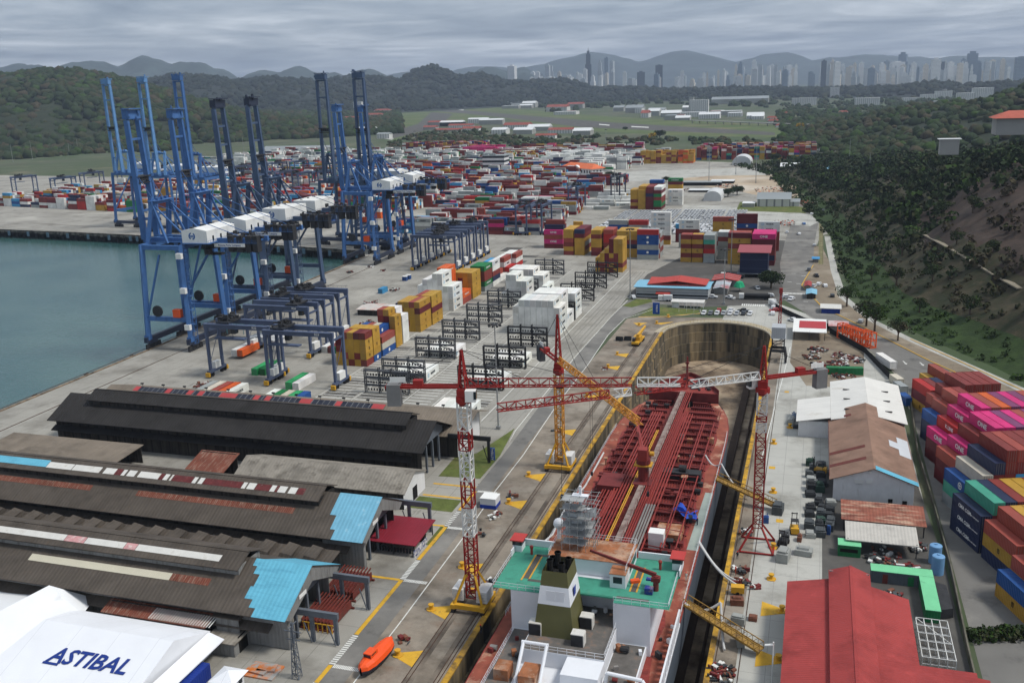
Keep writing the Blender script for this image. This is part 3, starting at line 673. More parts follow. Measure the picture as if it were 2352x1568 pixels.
# right-hand yard
gr_='stacked containers in the yard beside the hill road'
A20=math.radians(20); O_=(32.5,217.1)
def yard(e,n,cols,block,h='h',logos=None,group=gr_,dn=0):
    """cols from the left edge; e, n along and across the yard grid; the far end of each container is at e"""
    c,s=math.cos(A20),math.sin(A20); L=12.19; H=HT[h]
    for i,cl in enumerate(cols):
        for k,cn in enumerate(cl):
            if not cn: continue
            prev=len(cols[i-1]) if i else 0
            lx=n+i*2.56+1.22; ly=e-L/2
            px,py=O_[0]+lx*c-ly*s,O_[1]+lx*s+ly*c
            top=k==len(cl)-1; tier='topmost' if top and len(cl)>1 else ('lone' if len(cl)==1 else ORD[k]+'-level')
            lab=f"{cn} container, {tier}, {ORD[i]} row from the fence, {block}"
            lg=logos.get((i,k)) if logos else None
            container(px,py,k*H,A20,L,h,cn,lab,group,1,lg,True,'l')
yard(0,0,[['navy','navy','navy'],['white','grey','maroon','teal'],['grey','white','grey','navy'],['grey','cream','brown','brown'],['brown','cream','brown','yellow'],['cream','cream','blue','yellow'],['cream','brown','blue','brown'],['cream','maroon','blue','brown']],'the navy stack bay',logos={(0,0):'CMA',(0,1):'CMA',(0,2):'CMA'})
yard(14,5,[['grey','teal','blue'],['grey','grey','brown','cream'],['brown','maroon','maroon','brown','navy'],['brown','brown','brown','brown','brown','brown'],['grey','maroon','blue','light blue','brown','rust red'],['cream','brown','blue','brown','brown','brown'],['cream','brown','blue','brown','brown','brown'],['grey','brown','brown','brown','brown','brown'],['grey','brown','brown','brown','brown','white'],['grey','brown','brown','brown','brown','rust red']],'the blue and cream bay',logos={(0,2):'ring'})
yard(28,9.8,[['maroon','maroon','rust red'],['maroon','brown','brown','pink'],['brown','brown','brown','brown','brown'],['brown','brown','brown','brown','brown','pink'],['brown']*5+['pink'],['brown']*5+['purple'],['brown']*5+['pink'],['brown']*5+['rust red'],['brown']*5+['purple'],['brown']*5+['brown']],'the pink-striped bay',logos={(1,3):'ONE',(3,5):'ONE'})
yard(42,14,[['maroon','maroon','pink'],['brown','maroon','maroon','red'],['brown','brown','brown','brown','pink'],['brown']*5+['pink'],['brown']*5+['rust red'],['brown']*5+['orange'],['brown']*5+['purple'],['brown']*5+['pink'],['brown']*5+['purple'],['brown']*5+['rust red'],['brown']*5+['brown']],'the red and pink bay',logos={(0,2):'ONE',(1,3):'K',(2,4):'ONE',(3,5):'ONE'})
yard(55.8,19.2,[['navy','navy','blue'],['brown','brown','brown','rust red'],['brown','brown','brown','brown','rust red'],['brown']*5,['brown']*4,['brown']*4,['brown']*4],'the blue-fronted bay')
yard(69,26.6,[['brown','maroon','rust red'],['brown','brown','brown','brown'],['brown']*5,['brown']*5,['brown']*5,['brown']*5],'the long brown bay',h='h')
yard(82.4,28.6,[['yellow','maroon','red'],['maroon','yellow','brown'],['maroon','yellow','navy'],['brown','mint'],['brown','mint']],'the red and navy bay',logos={(0,0):'M'})
yard(96.5,37.6,[['maroon','yellow'],['brown','brown','rust red'],['brown','rust red'],['brown','yellow']],'the far mixed bay',logos={(3,1):'M'})
yard(-13.6,0,[['navy','yellow','rust red'],['maroon','maroon','brown','rust red'],['brown','yellow','brown','yellow'],['brown','yellow','brown','yellow'],['brown','yellow','brown','yellow']],'the yellow-banded bay',logos={(0,1):'M'})
yard(-29,-5.4,[['yellow','blue'],['maroon','yellow','rust red'],['brown','brown','brown','rust red'],['brown','brown','brown','brown']],'the nearest bay',logos={(0,0):'M'})

# the terminals farther off
def terminal(x0,x1,y0,y1,rz,o,pal,hmin,hmax,gapx=.7,group='containers of the far terminal',block='the terminal',rowgap=6,aisle=9,dens=.9,L=12.19,ends=False,hfun=None,logo=True):
    """rows of stacks in a rotated frame with origin o; containers lie along local x"""
    c,s=math.cos(rz),math.sin(rz); y=y0; j=0
    while y<y1:
        x=x0; bx=0
        while x<x1:
            hh=R.randint(hmin,hmax) if hfun is None else hfun(x,y)
            for r in range(rowgap):
                if R.random()>dens: continue
                m=max(1,min(hmax,hh+R.choice((-1,0,0,1))))
                if R.random()<.12: m=max(0,m-2)
                base=pick(pal)
                for k in range(m):
                    cn=base if R.random()<.45 else pick(pal)
                    lx,ly=x+L/2,y+r*2.62+1.22
                    lg={'white':'MAERSK','grey':'MAERSK','light blue':'MAERSK','green':'EVERGREEN','yellow':'M','blue':'disc','pink':'ONE'}.get(cn) if logo and R.random()<.8 else None
                    tier='topmost' if k==m-1 else ORD[k]+'-level'
                    container(o[0]+lx*c-ly*s,o[1]+lx*s+ly*c,k*2.6,rz-PI2,L,'s',cn,f"{cn} container, {tier}, {ORD[min(15,bx)]} stack of line {ORD[min(15,j*rowgap+r)]} in {block}",group,0,lg,False,'r')
            x+=L+gapx; bx+=1
            if bx%4==0: x+=rnd(0,5)
        y+=rowgap*2.62+aisle; j+=1
PM=[('grey',3.2),('white',2.6),('brown',3.6),('maroon',1.6),('red',1.),('rust red',.8),('light blue',.7),('blue',.6),('navy',.5),('green',.4),('yellow',.45),('pink',.15)]
PL=[('grey',2.2),('white',3.),('brown',3.2),('maroon',1.2),('red',1.1),('light blue',.7),('yellow',1.0),('blue',.6),('navy',.4),('green',.5),('orange',.3)]
PF=[('brown',3),('yellow',2),('maroon',1.6),('navy',.8),('blue',.7),('rust red',1.2),('white',1),('grey',1),('teal',.3),('pink',.4)]
PWh=[('white',8),('grey',1.2)]
terminal(-285,-188,626,760,0,(0,0),PM,2,4,block='the middle terminal',aisle=10,rowgap=6)
terminal(-330,-196,770,985,0,(0,0),PM,1,4,block='the terminal before the white house',aisle=12,rowgap=5,dens=.8)
terminal(-185,-158,760,860,0,(0,0),PWh,1,2,block='the thin rows by the dark gantry',aisle=16,rowgap=3,dens=.7)
A11=math.radians(-11.3)
terminal(-150,300,2,130,A11,(-640,730),PL,2,5,block='the quay terminal across the water',aisle=11)
terminal(-150,330,150,420,A11,(-640,730),PL,2,5,block='the rear terminal across the water',aisle=13,rowgap=5,dens=.85)
terminal(-340,330,440,640,A11,(-640,730),[('white',6),('grey',2),('brown',2),('green',.6),('navy',.6)],3,5,block='the pale rear stacks across the water',aisle=18,rowgap=4)
# end-on and far blocks
xstack(-143,767,6.06,'s',[[B_,Y_,B_,Y_,Y_,Y_]]+[[B_,Y_,Y_,Y_,Y_,Y_] for i in range(5)],'the yellow block in the bend',group='containers of the block in the road bend')
xstack(-136.4,765,6.06,'s',[[Y_,Y_,Y_,Y_,Y_,Y_]]+[[B_,Y_,Y_,Y_,Y_,Y_,Y_] for i in range(8)],'the second yellow block in the bend',group='containers of the block in the road bend')
xstack(-129.8,763,6.06,'s',[[M_,M_,M_,M_,'navy',M_]]+[[M_,B_,M_,B_,'navy',M_,B_] for i in range(8)],'the maroon block in the bend',group='containers of the block in the road bend')
xstack(-123.2,761,6.06,'s',[[M_,'green','green',B_,'green',M_]]+[[M_,'green','brown',B_,'white',M_,'white'] for i in range(8)],'the green block in the bend',group='containers of the block in the road bend')
xstack(-116.4,790,12.19,'s',[['white']*5]*3,'the white block in the bend',group='containers of the block in the road bend')
xstack(-122,830,12.19,'s',[['yellow','teal','yellow','yellow','yellow','maroon','green']]*3,'the green-topped block in the bend',group='containers of the block in the road bend')
xstack(-140,842,12.19,'s',[['brown','yellow','brown','maroon','maroon','blue']]*3,'the blue-topped block in the bend',group='containers of the block in the road bend')
fg='containers of the far stacks by the airfield'
for a,b,y0,y1,pal,blk in ((-211,-198,1200,1225,[('yellow',5),('teal',.6),('brown',1)],'the far yellow block'),(-192,-170,1203,1235,[('yellow',5),('brown',1.4)],'the far wide yellow block'),(-165,-152,1203,1235,[('yellow',3),('orange',1.5),('brown',1)],'the far orange block')):
    terminal(a,b,y0,y1,0,(0,0),pal,5,6,block=blk,group=fg,rowgap=9,aisle=30,dens=1,L=6.06,gapx=.3,logo=False)
terminal(-148,-2,1252,1330,0,(0,0),PF,5,6,block='the long far row',group=fg,rowgap=9,aisle=12,dens=1,L=6.06,gapx=.5,logo=False)
terminal(-330,-250,1160,1240,0,(0,0),PWh,4,6,block='the far white block',group=fg,rowgap=8,aisle=8,dens=1,gapx=.3)
terminal(-400,-336,1190,1240,0,(0,0),[('brown',3),('white',1.5),('yellow',1.5),('green',1),('blue',.6)],5,6,block='the far banded block',group=fg,rowgap=8,aisle=10,dens=1,L=6.06,gapx=.3,logo=False)
terminal(-492,-440,1320,1360,0,(0,0),[('pink',7),('maroon',2)],5,6,block='the far pink block',group=fg,rowgap=8,aisle=10,dens=1,gapx=.3)
terminal(-640,-510,1440,1500,0,(0,0),PF,5,6,block='the far navy block',group=fg,rowgap=8,aisle=10,dens=1,L=6.06,gapx=.5,logo=False)
terminal(-560,-250,1300,1440,0,(0,0),[('white',3),('maroon',2),('brown',2),('yellow',1),('navy',1),('pink',.6)],3,5,block='the far rear rows',group=fg,rowgap=6,aisle=24,dens=.9,logo=False)
# which of them show largest: a small depth buffer over all boxes
def visible_share(W_=1176,H_=784):
    zb=np.full((H_,W_),1e9,np.float32); ib=np.full((H_,W_),-1,np.int32); k_=W_/2352.
    f=np.array(fw); ixx=np.array(ix); iyy=np.array(iy); c0=np.array((0,0,CH))
    for n,(x,y,z,rz,L,h,*_) in enumerate(REC):
        c,s=math.cos(rz),math.sin(rz); H=HT[h]; hw,hl=1.22,L/2
        cs=[]
        for zz in (z,z+H):
            for a,b in ((-hw,-hl),(hw,-hl),(hw,hl),(-hw,hl)): cs.append((x+a*c-b*s,y+a*s+b*c,zz))
        P=np.array(cs)-c0; d=P@f; u=(CX+F_*(P@ixx)/d)*k_; v=(CY-F_*(P@iyy)/d)*k_
        for q in ((4,5,6,7),(0,1,5,4),(1,2,6,5),(2,3,7,6),(3,0,4,7)):
            qu,qv=u[list(q)],v[list(q)]
            ar=sum(qu[i]*qv[(i+1)%4]-qu[(i+1)%4]*qv[i] for i in range(4))
            if ar>=0: continue
            x0,x1=int(max(0,math.floor(qu.min()))),int(min(W_-1,math.ceil(qu.max()))); y0,y1=int(max(0,math.floor(qv.min()))),int(min(H_-1,math.ceil(qv.max())))
            if x1<x0 or y1<y0: continue
            gx,gy=np.meshgrid(np.arange(x0,x1+1)+.5,np.arange(y0,y1+1)+.5); ins=np.ones(gx.shape,bool)
            for i in range(4):
                ax,ay=qu[i],qv[i]; bx_,by_=qu[(i+1)%4],qv[(i+1)%4]
                ins&=((bx_-ax)*(gy-ay)-(by_-ay)*(gx-ax))<=0
            if not ins.any(): continue
            dd=float(d[list(q)].mean()); sub=zb[y0:y1+1,x0:x1+1]; m=ins&(dd<sub); sub[m]=dd; ib[y0:y1+1,x0:x1+1][m]=n
    return np.bincount(ib[ib>=0].ravel(),minlength=len(REC))
VIS=visible_share()
order=np.argsort(-VIS,kind='stable'); keep=set(int(i) for i in order[:300]); 
mass=MB(); mnames=list(CC)
for n,r in enumerate(REC):
    if n in keep: make_container(*r,big=VIS[n]>60)
for n,r in enumerate(REC):
    if n in keep: continue
    x,y,z,rz,L,h,cn=r[:7]
    mass.box((x,y,z+HT[h]/2),(2.43,L-.04,HT[h]-.02),rz,mnames.index(cn))
mm=[mat('stacked_'+n.replace(' ','_'),CC[n],.6,var=.22,scale=.16,dirt=(lin((92,74,60)),.2,.5),corr=None) for n in mnames]
mo=struct('stacked_containers',mass,mm,kind='stuff')
mo['label']='smaller shipping containers stacked across the far terminals'; mo['category']='containers'
print('containers',len(REC),'kept',len(keep),'smallest kept',int(VIS[order[299]]),'visible',int((VIS>0).sum()))
for o in SC.objects:
    if 'label' in o.keys() and not 4<=len(o['label'].replace(',',' ').split())<=16: print('LONG',o['label'])
# ---------------------------------------------------------------- quay cranes, yard gantries, racks, masts
def blue_paint(n,c): return mat(n,lin(c),.5,var=.14,scale=.25,dirt=[(lin((40,44,56)),.3,.5,(1.5,1.5,.2)),(lin((104,74,56)),.2,.8)],spec=.4)
BLU=blue_paint('crane_blue',(66,106,160)); BLL=blue_paint('crane_light_blue',(98,142,190)); SLT=blue_paint('crane_slate',(70,88,116)); SLD=blue_paint('crane_dark',(44,52,72)); RTGP=blue_paint('gantry_grey_blue',(76,88,114))
whp=mat('white_panel',lin((228,228,224)),.5,var=.05,scale=.3,dirt=(lin((150,146,138)),.22,.4,(1,1,.15)),corr=('Y',.5,.25)); dkm=mat('dark_machinery',lin((48,48,50)),.7,var=.3,scale=.8); orng=mat('orange_paint',lin((214,84,36)),.6,var=.1); glass=mat('dark_glass',lin((30,38,46)),.15,var=0,spec=.5); yelp=mat('machine_yellow',lin((206,156,44)),.55,var=.12,dirt=(lin((100,80,50)),.3,.8)); redp=mat('crane_red',lin((146,38,34)),.6,var=.15,scale=.4,dirt=(lin((92,56,44)),.3,.6)); whl=mat('white_steel',lin((214,214,210)),.6,var=.08,scale=.4,dirt=(lin((140,120,104)),.25,.7))
def sts(rootname,loc,rz,label,leg,boomm,tipz=94.,flat=False,lean=-4.,refl=True,group='ship-to-shore cranes with raised booms'):
    t=thing(rootname,label,'quay crane',loc,rz,group)
    zt=43.
    for x in (0,20):
        for y in (-13,13):
            b=MB(); x2=x+(1.2 if x==0 else -.6)
            b.beam((x,y,5),(x2,y*.86,zt),1.5,1.9,0); b.beam((x,y,4),(x,y,6),2.0,2.4,0)
            obj('leg',b,leg,t)
        b=MB(); b.bx(x-.8,x+.8,-15,15,3.0,5.2); b.bx(x-.6,x+.6,-13,-8,2.2,3.0); b.bx(x-.6,x+.6,8,13,2.2,3.0)
        obj('sill_beam',b,SLD,t)
        b=MB()
        for y in (-14,-11.6,-9.2,-6.8,6.8,9.2,11.6,14):
            b.tube((x-.45,y-.55,.6),(x+.45,y-.55,.6),.55,10); b.tube((x-.45,y+.55,.6),(x+.45,y+.55,.6),.55,10); b.bx(x-.35,x+.35,y-1.0,y+1.0,.7,2.3)
        obj('bogie',b,dkm,t)
    b=MB()
    for y in (-13,13):
        yy=y*.95; b.beam((.4,yy,13),(19.8,yy,13),1.5,1.8); b.beam((1.2,y*.86,zt-1),(19.4,y*.86,zt-1),1.4,1.8)
        b.beam((1.0,yy,15),(18.6,y*.86,zt-4),.8,.8) if y>0 else b.beam((.4,yy,12.8),(9.,y*.87,zt-4),.7,.7)
    for x in (1.2,19.4): b.beam((x,-11.4,zt-.8),(x,11.4,zt-.8),1.6,2.0)
    obj('portal_beam',b,leg,t)
    b=MB()
    for y in (-3.6,3.6): b.bx(-3,50,y-.6,y+.6,zt-.2,zt+1.9)
    for x in range(0,51,6): b.bx(x-.2,x+.2,-3,3,zt+.4,zt+1.4)
    for y in (-5,5):
        b.bx(0,50,y-.5,y+.5,zt+.2,zt+.32)
        for z in (.8,1.3): b.bx(0,50,y*1.1-.03,y*1.1+.03,zt+z,zt+z+.06)
        for x in range(0,51,3): b.bx(x-.04,x+.04,y*1.1-.04,y*1.1+.04,zt+.3,zt+1.35)
    obj('girder',b,leg,t)
    b=MB()
    for x in (38,42,46,49): b.bx(x-1.1,x+1.1,-5.2,-2.0 if x%4 else 2,zt-3.4,zt+3.0)
    for k in range(20):
        x,y,z=rnd(33,51),rnd(-5.5,5.5),rnd(zt+1.8,zt+3.6); b.box((x,y,z),(rnd(.4,1.8),rnd(.4,1.5),rnd(.4,1.4)),rnd(0,3))
    obj('hoist_machinery',b,dkm,t)
    # machine house
    h=MB(); z0=zt+.9; z1=z0+5.4
    if flat: h.bx(20,31.6,-10.6,9.6,z0,z1)
    else:
        h.extr([(20,z0),(31.4,z0),(31.4,z1-.6),(25.7,z1+.5),(20,z1-.6)],-10.6,9.6,'y')
    ho=obj('machine_house',h,whp,t)
    d=MB(); d.bx(19.4,32.2,-11.2,10.2,z0-.35,z0-.02)
    for x in (19.5,32.1): d.bx(x-.04,x+.04,-11.2,10.2,z0+1.0,z0+1.08)
    for k in range(13):
        for x in (19.5,32.1): d.bx(x-.04,x+.04,-11.2+k*1.75-.04,-11.2+k*1.75+.04,z0,z0+1.05)
    obj('house_platform',d,leg,ho)
    v=MB()
    for y in (-6.5,-1,4): v.bx(31.42,31.55,y-.5,y+.5,z0+.4,z0+2.5)
    for y in (-7,0,6): v.bx(22,24,y-.8,y+.8,z1-.7,z1+.55) if not flat else v.bx(22,23,y-.4,y+.4,z1,z1+.3)
    obj('vent',v,dkm if flat else glass,ho)
    e=MB()
    for i in range(18):
        a,c=2*math.pi*i/18,2*math.pi*(i+1)/18
        if i not in (3,4,12,13): e.face([(math.cos(q)*r,math.sin(q)*r,.05) for q,r in ((a,.75),(a,1.15),(c,1.15),(c,.75))][::-1])
    e.bx(-.75,.6,.05,.3,0,.06); e.bx(-.6,.75,-.35,-.1,0,.06)
    eo=obj('emblem',e,mat('emblem_blue',lin((40,96,160)),.5,var=0),ho); eo.location=(24.6,-10.62,z0+2.7); eo.rotation_euler=(math.pi/2,0,0); eo.scale=(1.3,1.3,1)
    if not flat:
        s=MB(); s.bx(31.0,44.8,-5.75,-5.62,zt-1.3,zt+.1); so_=obj('sign_board',s,whp,t)
        lettering('Panama Ports Company',1.05,mat('sign_blue',lin((44,70,130)),.6,var=0),so_,(37.9,-5.77,zt-.6),(math.pi/2,0,0),bold=True)
    # A-frame and stays
    b=MB(); az=59.
    for y in (-7,7): b.beam((1.2,y,zt),(4.4,y*.8,az),1.7,1.5); b.beam((10.5,y,zt),(4.4,y*.8,az),.9,.9)
    b.beam((4.4,-6.6,az),(4.4,6.6,az),1.3,1.3); b.bx(2.4,6.6,-6,6,az+.7,az+.9)
    for k in range(7): b.box((4.4+rnd(-1.5,1.5),rnd(-5,5),az+1.4),(1.2,.8,1.0))
    obj('apex_frame',b,boomm,t)
    b=MB()
    for y in (-5.4,5.4):
        b.beam((4.4,y,az-.3),(19.8,y*1.15,zt+1.5),.55,.55); b.beam((4.6,y,az),(44,y*.65,zt+1.8),.22,.22)
    for y in (-3.4,3.4): b.beam((4.4,y,az),(lean-.4,y,zt+30),.2,.2)
    obj('stay',b,leg,t)
    # raised boom
    b=MB(); p0=Vector((-2.2,0,zt+1)); p1=Vector((lean,0,tipz)); w=4.1 if not flat else 4.4
    for y in (-w,w):
        b.beam(p0+Vector((0,y,0)),p1+Vector((0,y*.86,-3)),1.25,2.5 if not flat else 3.4,0,up=(1,0,0),h2=1.9)
        b.beam(p0+Vector((1.6,y*1.18,2)),p1+Vector((1.3,y*1.0,-4)),.12,.12)
    n=6
    for k in range(1,n+1):
        q=p0.lerp(p1,k/(n+.3)); 
        if k in (1,3,5,6) or flat: b.beam(q+Vector((0,-w,0)),q+Vector((0,w,0)),.7,.9)
    for k in range(16):
        q=p0.lerp(p1,k/16.); b.beam(q+Vector((1.5,w*1.2,0)),q+Vector((1.5,w*1.2+.9,0)),.08,.08)
    bo=obj('boom',b,boomm,t)
    b=MB(); b.box(tuple(p1+Vector((0,0,-.8))),(3.0,2*w*.95,3.4)); b.box(tuple(p1+Vector((.6,0,1.4))),(4.2,2*w*1.08,.4))
    for k in range(14): b.box((p1.x+rnd(-1.6,2),rnd(-w,w),p1.z+rnd(-2.5,2.2)),(rnd(.3,1.2),rnd(.3,1.4),rnd(.5,1.6)))
    obj('boom_head',b,SLD if flat or not refl else boomm,bo)
    m=p0.lerp(p1,.5); b=MB(); b.box(tuple(m+Vector((-.2,0,0))),(3.4,2*w*1.05,.5)); b.box(tuple(m+Vector((-.2,0,-2.6))),(3.0,2*w*.9,.4))
    for y in (-2.5,-.8,.8,2.5): b.tube((m.x-1,y,m.z-1.2),(m.x+1,y,m.z-1.2),.8,10)
    obj('boom_sheave_frame',b,dkm,bo)
    # stair tower, cable reel, trolley cab
    b=MB(); b.lattice((20.4,-11.2,3),(19.6,-9.8,zt),2.2,2.4,14,.09)
    for k in range(13): b.box((20.2,-10.7,5+k*2.9),(2.1,2.1,.12))
    obj('stair_tower',b,boomm,t)
    b=MB(); b.tube((6,-13.2,16.2),(6,-12.6,16.2),2.3,20); b.tube((6,-13.4,16.2),(6,-13.2,16.2),.6,10); obj('cable_reel',b,dkm,t)
    b=MB(); b.bx(13.6,16.8,-13.8,-11.4,14.0,17.2); obj('drum_cover',b,orng,t)
    b=MB(); b.bx(25.5,29.5,-3.4,3.4,zt-2.4,zt-.4); b.bx(26,28.4,-5.6,-3.4,zt-4.6,zt-2.4); b.bx(24,31,-1.4,1.4,zt-5.4,zt-4.6); obj('trolley',b,dkm,t)
    b=MB()
    for z in (9,24,38): b.bx(18.6,21,-14.3,-12.8,z,z+2.2)
    obj('electrical_cabin',b,whp,t)
    return t
QX=lambda y:-258.6-(y-316)*.0395+(-.6)
gq='ship-to-shore cranes on the near quay'
for y,lab,m1,m2,tz,fl in ((328.5,'bright blue quay crane nearest the camera, its foot by the water edge',BLU,BLU,94.5,False),(358,'bright blue quay crane directly behind the nearest one',BLU,BLU,93.6,False),(392,'slate quay crane with a big flat-roofed white machine house, in front of its twin',SLT,SLT,97,True),(422,'slate quay crane with the second big flat-roofed white machine house',SLT,SLT,97.2,True),(518,'blue quay crane at the inner end of the basin, nearer of two',BLU,BLU,91,False),(555,'blue quay crane farthest along the near quay, beside its twin',BLU,BLU,89.6,False)):
    sts('quay_crane',(QX(y)+.6,y,0),math.radians(1.5),lab,m1,m2,tz,fl,-4.,group=gq)
gq2='ship-to-shore cranes across the basin'
for u,vb,ut,vt,lab,m2 in ((290,523,227,183,'tall light blue quay crane at the left across the basin',BLL),(372,535,305,183,'tall light blue quay crane second across the basin',BLL),(452,545,390,181,'tall blue quay crane with a dark boom head across the basin',BLU),(770,565,708,178,'tall slate blue quay crane across the basin with a bare boom',SLT),(853,575,793,177,'tall slate blue quay crane across the basin next to the inner quay',SLT)):
    x,y,_=G(u,vb,0); t=sts('quay_crane',(x,y+3,0),math.radians(90-8),lab,BLU if m2!=SLT else SLT,m2,113.5 if u<600 else 110,False,-3.,True,group=gq2)
# rubber-tyred gantries
def rtg(name,loc,rz,label,span=26.,num=None,m=RTGP,group=None,h=20.4,wb=7.6):
    t=thing(name,label,'yard gantry',loc,rz,group); hs,hw=span/2,wb/2
    for x in (-hs,hs):
        for y in (-hw,hw):
            b=MB(); b.beam((x,y,2.2),(x,y,h-1.4),.85,1.05); b.beam((x,y,h-4.2),(x*.93,y,h-1.6),.7,.9); obj('leg',b,m,t)
        b=MB(); b.bx(x-.55,x+.55,-hw-1.6,hw+1.6,1.5,2.6); b.beam((x,-hw,h-3),(x,hw,h-3),.5,.7); b.beam((x,-hw,5),(x,hw,h-4),.16,.16); obj('sill_beam',b,m,t)
        b=MB()
        for y in (-hw-.9,-hw+.9,hw-.9,hw+.9): b.tube((x-.4,y,.75),(x+.4,y,.75),.75,12); b.bx(x-.7,x+.7,y-.25,y+.25,.8,1.6)
        obj('wheel_set',b,rubber,t)
        w=MB(); w.bx(x-.8,x+.8,-hw-2.4,-hw-1.5,.5,2.0); w.bx(x-.8,x+.8,hw+1.5,hw+2.4,.5,2.0); obj('bumper',w,yelp,t)
    for y in (-hw,hw):
        b=MB(); b.bx(-hs-.6,hs+.6,y-.55,y+.55,h-1.7,h); 
        o=1 if y>0 else -1
        b.bx(-hs,hs,y+o*1.1-.35,y+o*1.1+.35,h-.1,h)
        for x in range(int(-hs),int(hs)+1,2): b.bx(x-.03,x+.03,y+o*1.4-.03,y+o*1.4+.03,h,h+1.0)
        b.bx(-hs,hs,y+o*1.4-.03,y+o*1.4+.03,h+.95,h+1.02); obj('main_beam',b,m,t)
    k=rnd(-hs*.8,hs*.6); b=MB(); b.bx(k-2.6,k+2.6,-hw-.4,hw+.4,h+.2,h+.8)
    for i in range(16): b.box((k+rnd(-2.4,2.4),rnd(-hw,hw),h+rnd(1,2.4)),(rnd(.4,1.6),rnd(.4,1.8),rnd(.4,1.5)),rnd(0,3))
    tr=obj('trolley',b,dkm,t); b=MB(); b.bx(k+1,k+2.8,-1.1,1.1,h-4.4,h-2.0); obj('cab',b,glass,tr)
    b=MB(); b.bx(k-6.2,k+6.2,-1.2,1.2,h-6.6,h-6.1); b.beam((k-1,0,h-6),(k-1,0,h),.1); b.beam((k+1,0,h-6),(k+1,0,h),.1); obj('spreader',b,m,tr)
    b=MB(); b.bx(hs-.9,hs+.9,-2.2,2.2,2.7,5.4); obj('power_box',b,whp,t)
    b=MB(); b.bx(-hs-.7,-hs+.9,-1.8,1.6,2.7,5.2); obj('generator_box',b,whp,t)
    if num: lettering(num,1.2,logo_w,t,(hs-5.5,-hw-.57,h-.85),(math.pi/2,0,0),bold=True,name='number'); 
    return t
gg='rubber-tyred yard gantries'
rtg('yard_gantry',(-169.,285.6,0),0,'front grey-blue yard gantry standing over the striped green containers',26.4,'R23')
rtg('yard_gantry',(-196.2,290.,0),0,'grey-blue yard gantry nearest the quay crane foot, left of the front one',26,'R22')
for y,l,n in ((320.6,'grey-blue yard gantry in the parked trio, nearest of the three','R26'),(333.6,'grey-blue yard gantry in the parked trio, middle one','R25'),(346.,'grey-blue yard gantry in the parked trio, farthest one','R24')): rtg('yard_gantry',(-198.6,y,0),0,l,27.6,n,group=gg)
for i,y in enumerate((497,509,521,533,546)): rtg('yard_gantry',(-204.,y,0),0,f'grey-blue yard gantry, {ORD[i]} of the five parked nose to tail on the quay',26,f'R1{i+2}' if i==0 else None,group=gg)
for x,y,l,m in ((-192,637,'grey-blue yard gantry standing across the middle terminal, nearest of its pair',RTGP),(-182,640,'grey-blue yard gantry beside another one across the middle terminal',RTGP),(-184,753,'pale grey-blue yard gantry with bright legs before the white house',RTGP),(-168,843,'dark old yard gantry with a rusty brown end frame',SLD)): rtg('yard_gantry',(x,y,0),math.pi/2,l,26,None,m,group=gg)
for i,(u,v) in enumerate(((60,446),(150,450),(215,436),(300,432),(610,440),(660,436),(700,440),(745,436),(560,420),(640,412),(690,408))):
    x,y,_=G(u,v); rtg('yard_gantry',(x,y,0),math.pi/2+A11,f'distant yard gantry, {ORD[i]} from the left above the far container stacks',26,None,(RTGP,SLT,RTGP)[i%3],group='distant yard gantries across the water')
# reefer racks
def rack(loc,label,m,Wd=16.,Hh=8.1):
    t=thing('reefer_rack',label,'rack',loc,0,'steel reefer racks'); 
    xs=(0,Wd*.33,Wd*.62,Wd)
    for i,x in enumerate(xs):
        b=MB()
        for y in (0,1.25): b.bx(x-.16,x+.16,y-.16,y+.16,0,Hh+(.9 if 0<i<3 else 0))
        obj('post',b,m,t)
    for z in (2.75,5.45,Hh-.1):
        b=MB(); b.bx(.17,Wd-.17,-.12,1.37,z-.16,z+.02); b.bx(.17,Wd-.17,-.16,-.12,z-.3,z+.1)
        for q in (.5,1.0): b.bx(.17,Wd-.17,-.03,.03,z+q,z+q+.05)
        obj('walkway',b,m,t)
    b=MB()
    for z in (.1,2.85,5.55):
        b.beam((xs[2]+.2,-.05,z+2.4),(xs[3]-.2,-.05,z+.1),.28,.28); b.beam((xs[2]+.2,1.3,z+2.4),(xs[3]-.2,1.3,z+.1),.2,.2)
    obj('stair_brace',b,m,t)
    b=MB()
    for k in range(14):
        for z in (.4,3.0,5.7): b.box((.9+k*1.05,.9,z+.6),(.45,.3,.7))
    obj('socket_box',b,dkm,t); return t
rk=mat('rack_grey_steel',lin((74,76,80)),.7,var=.2,scale=.5); rkb=mat('rack_black_steel',lin((40,40,42)),.7,var=.2,scale=.5)
R1=rack((-144.2,281.0,0),'grey steel reefer rack nearest the brown roof, empty behind',rk); R2=rack((-114.2,292.,0),'black steel reefer rack nearest the road-side light mast',rkb)
for i,y in enumerate((295,325.2,353.2,382.6,411,440.5,491.5)): dup(R1,(-144.1,y,0),0,('grey reefer rack before the nearest low white row','grey reefer rack before the second low white row','grey reefer rack third from the brown roof on the lane side, nothing stored','grey reefer rack fourth along the lane side, half overlapped by the next','grey reefer rack beside the mid-yard white tower','grey reefer rack half hidden by the farthest white stack','grey-black reefer rack standing alone at the far lane end')[i])
for i,y in enumerate((318,347.6,393.5,431.3,460,488)): dup(R2,(-114.0,y,0),0,('black reefer rack before the second low white row by the road','black reefer rack before the long white stack','black reefer rack covering the end of the open white stack','black reefer rack behind the open white stack by the road','black reefer rack second from the stepped yellow stack','black reefer rack in front of the stepped yellow stack')[i])
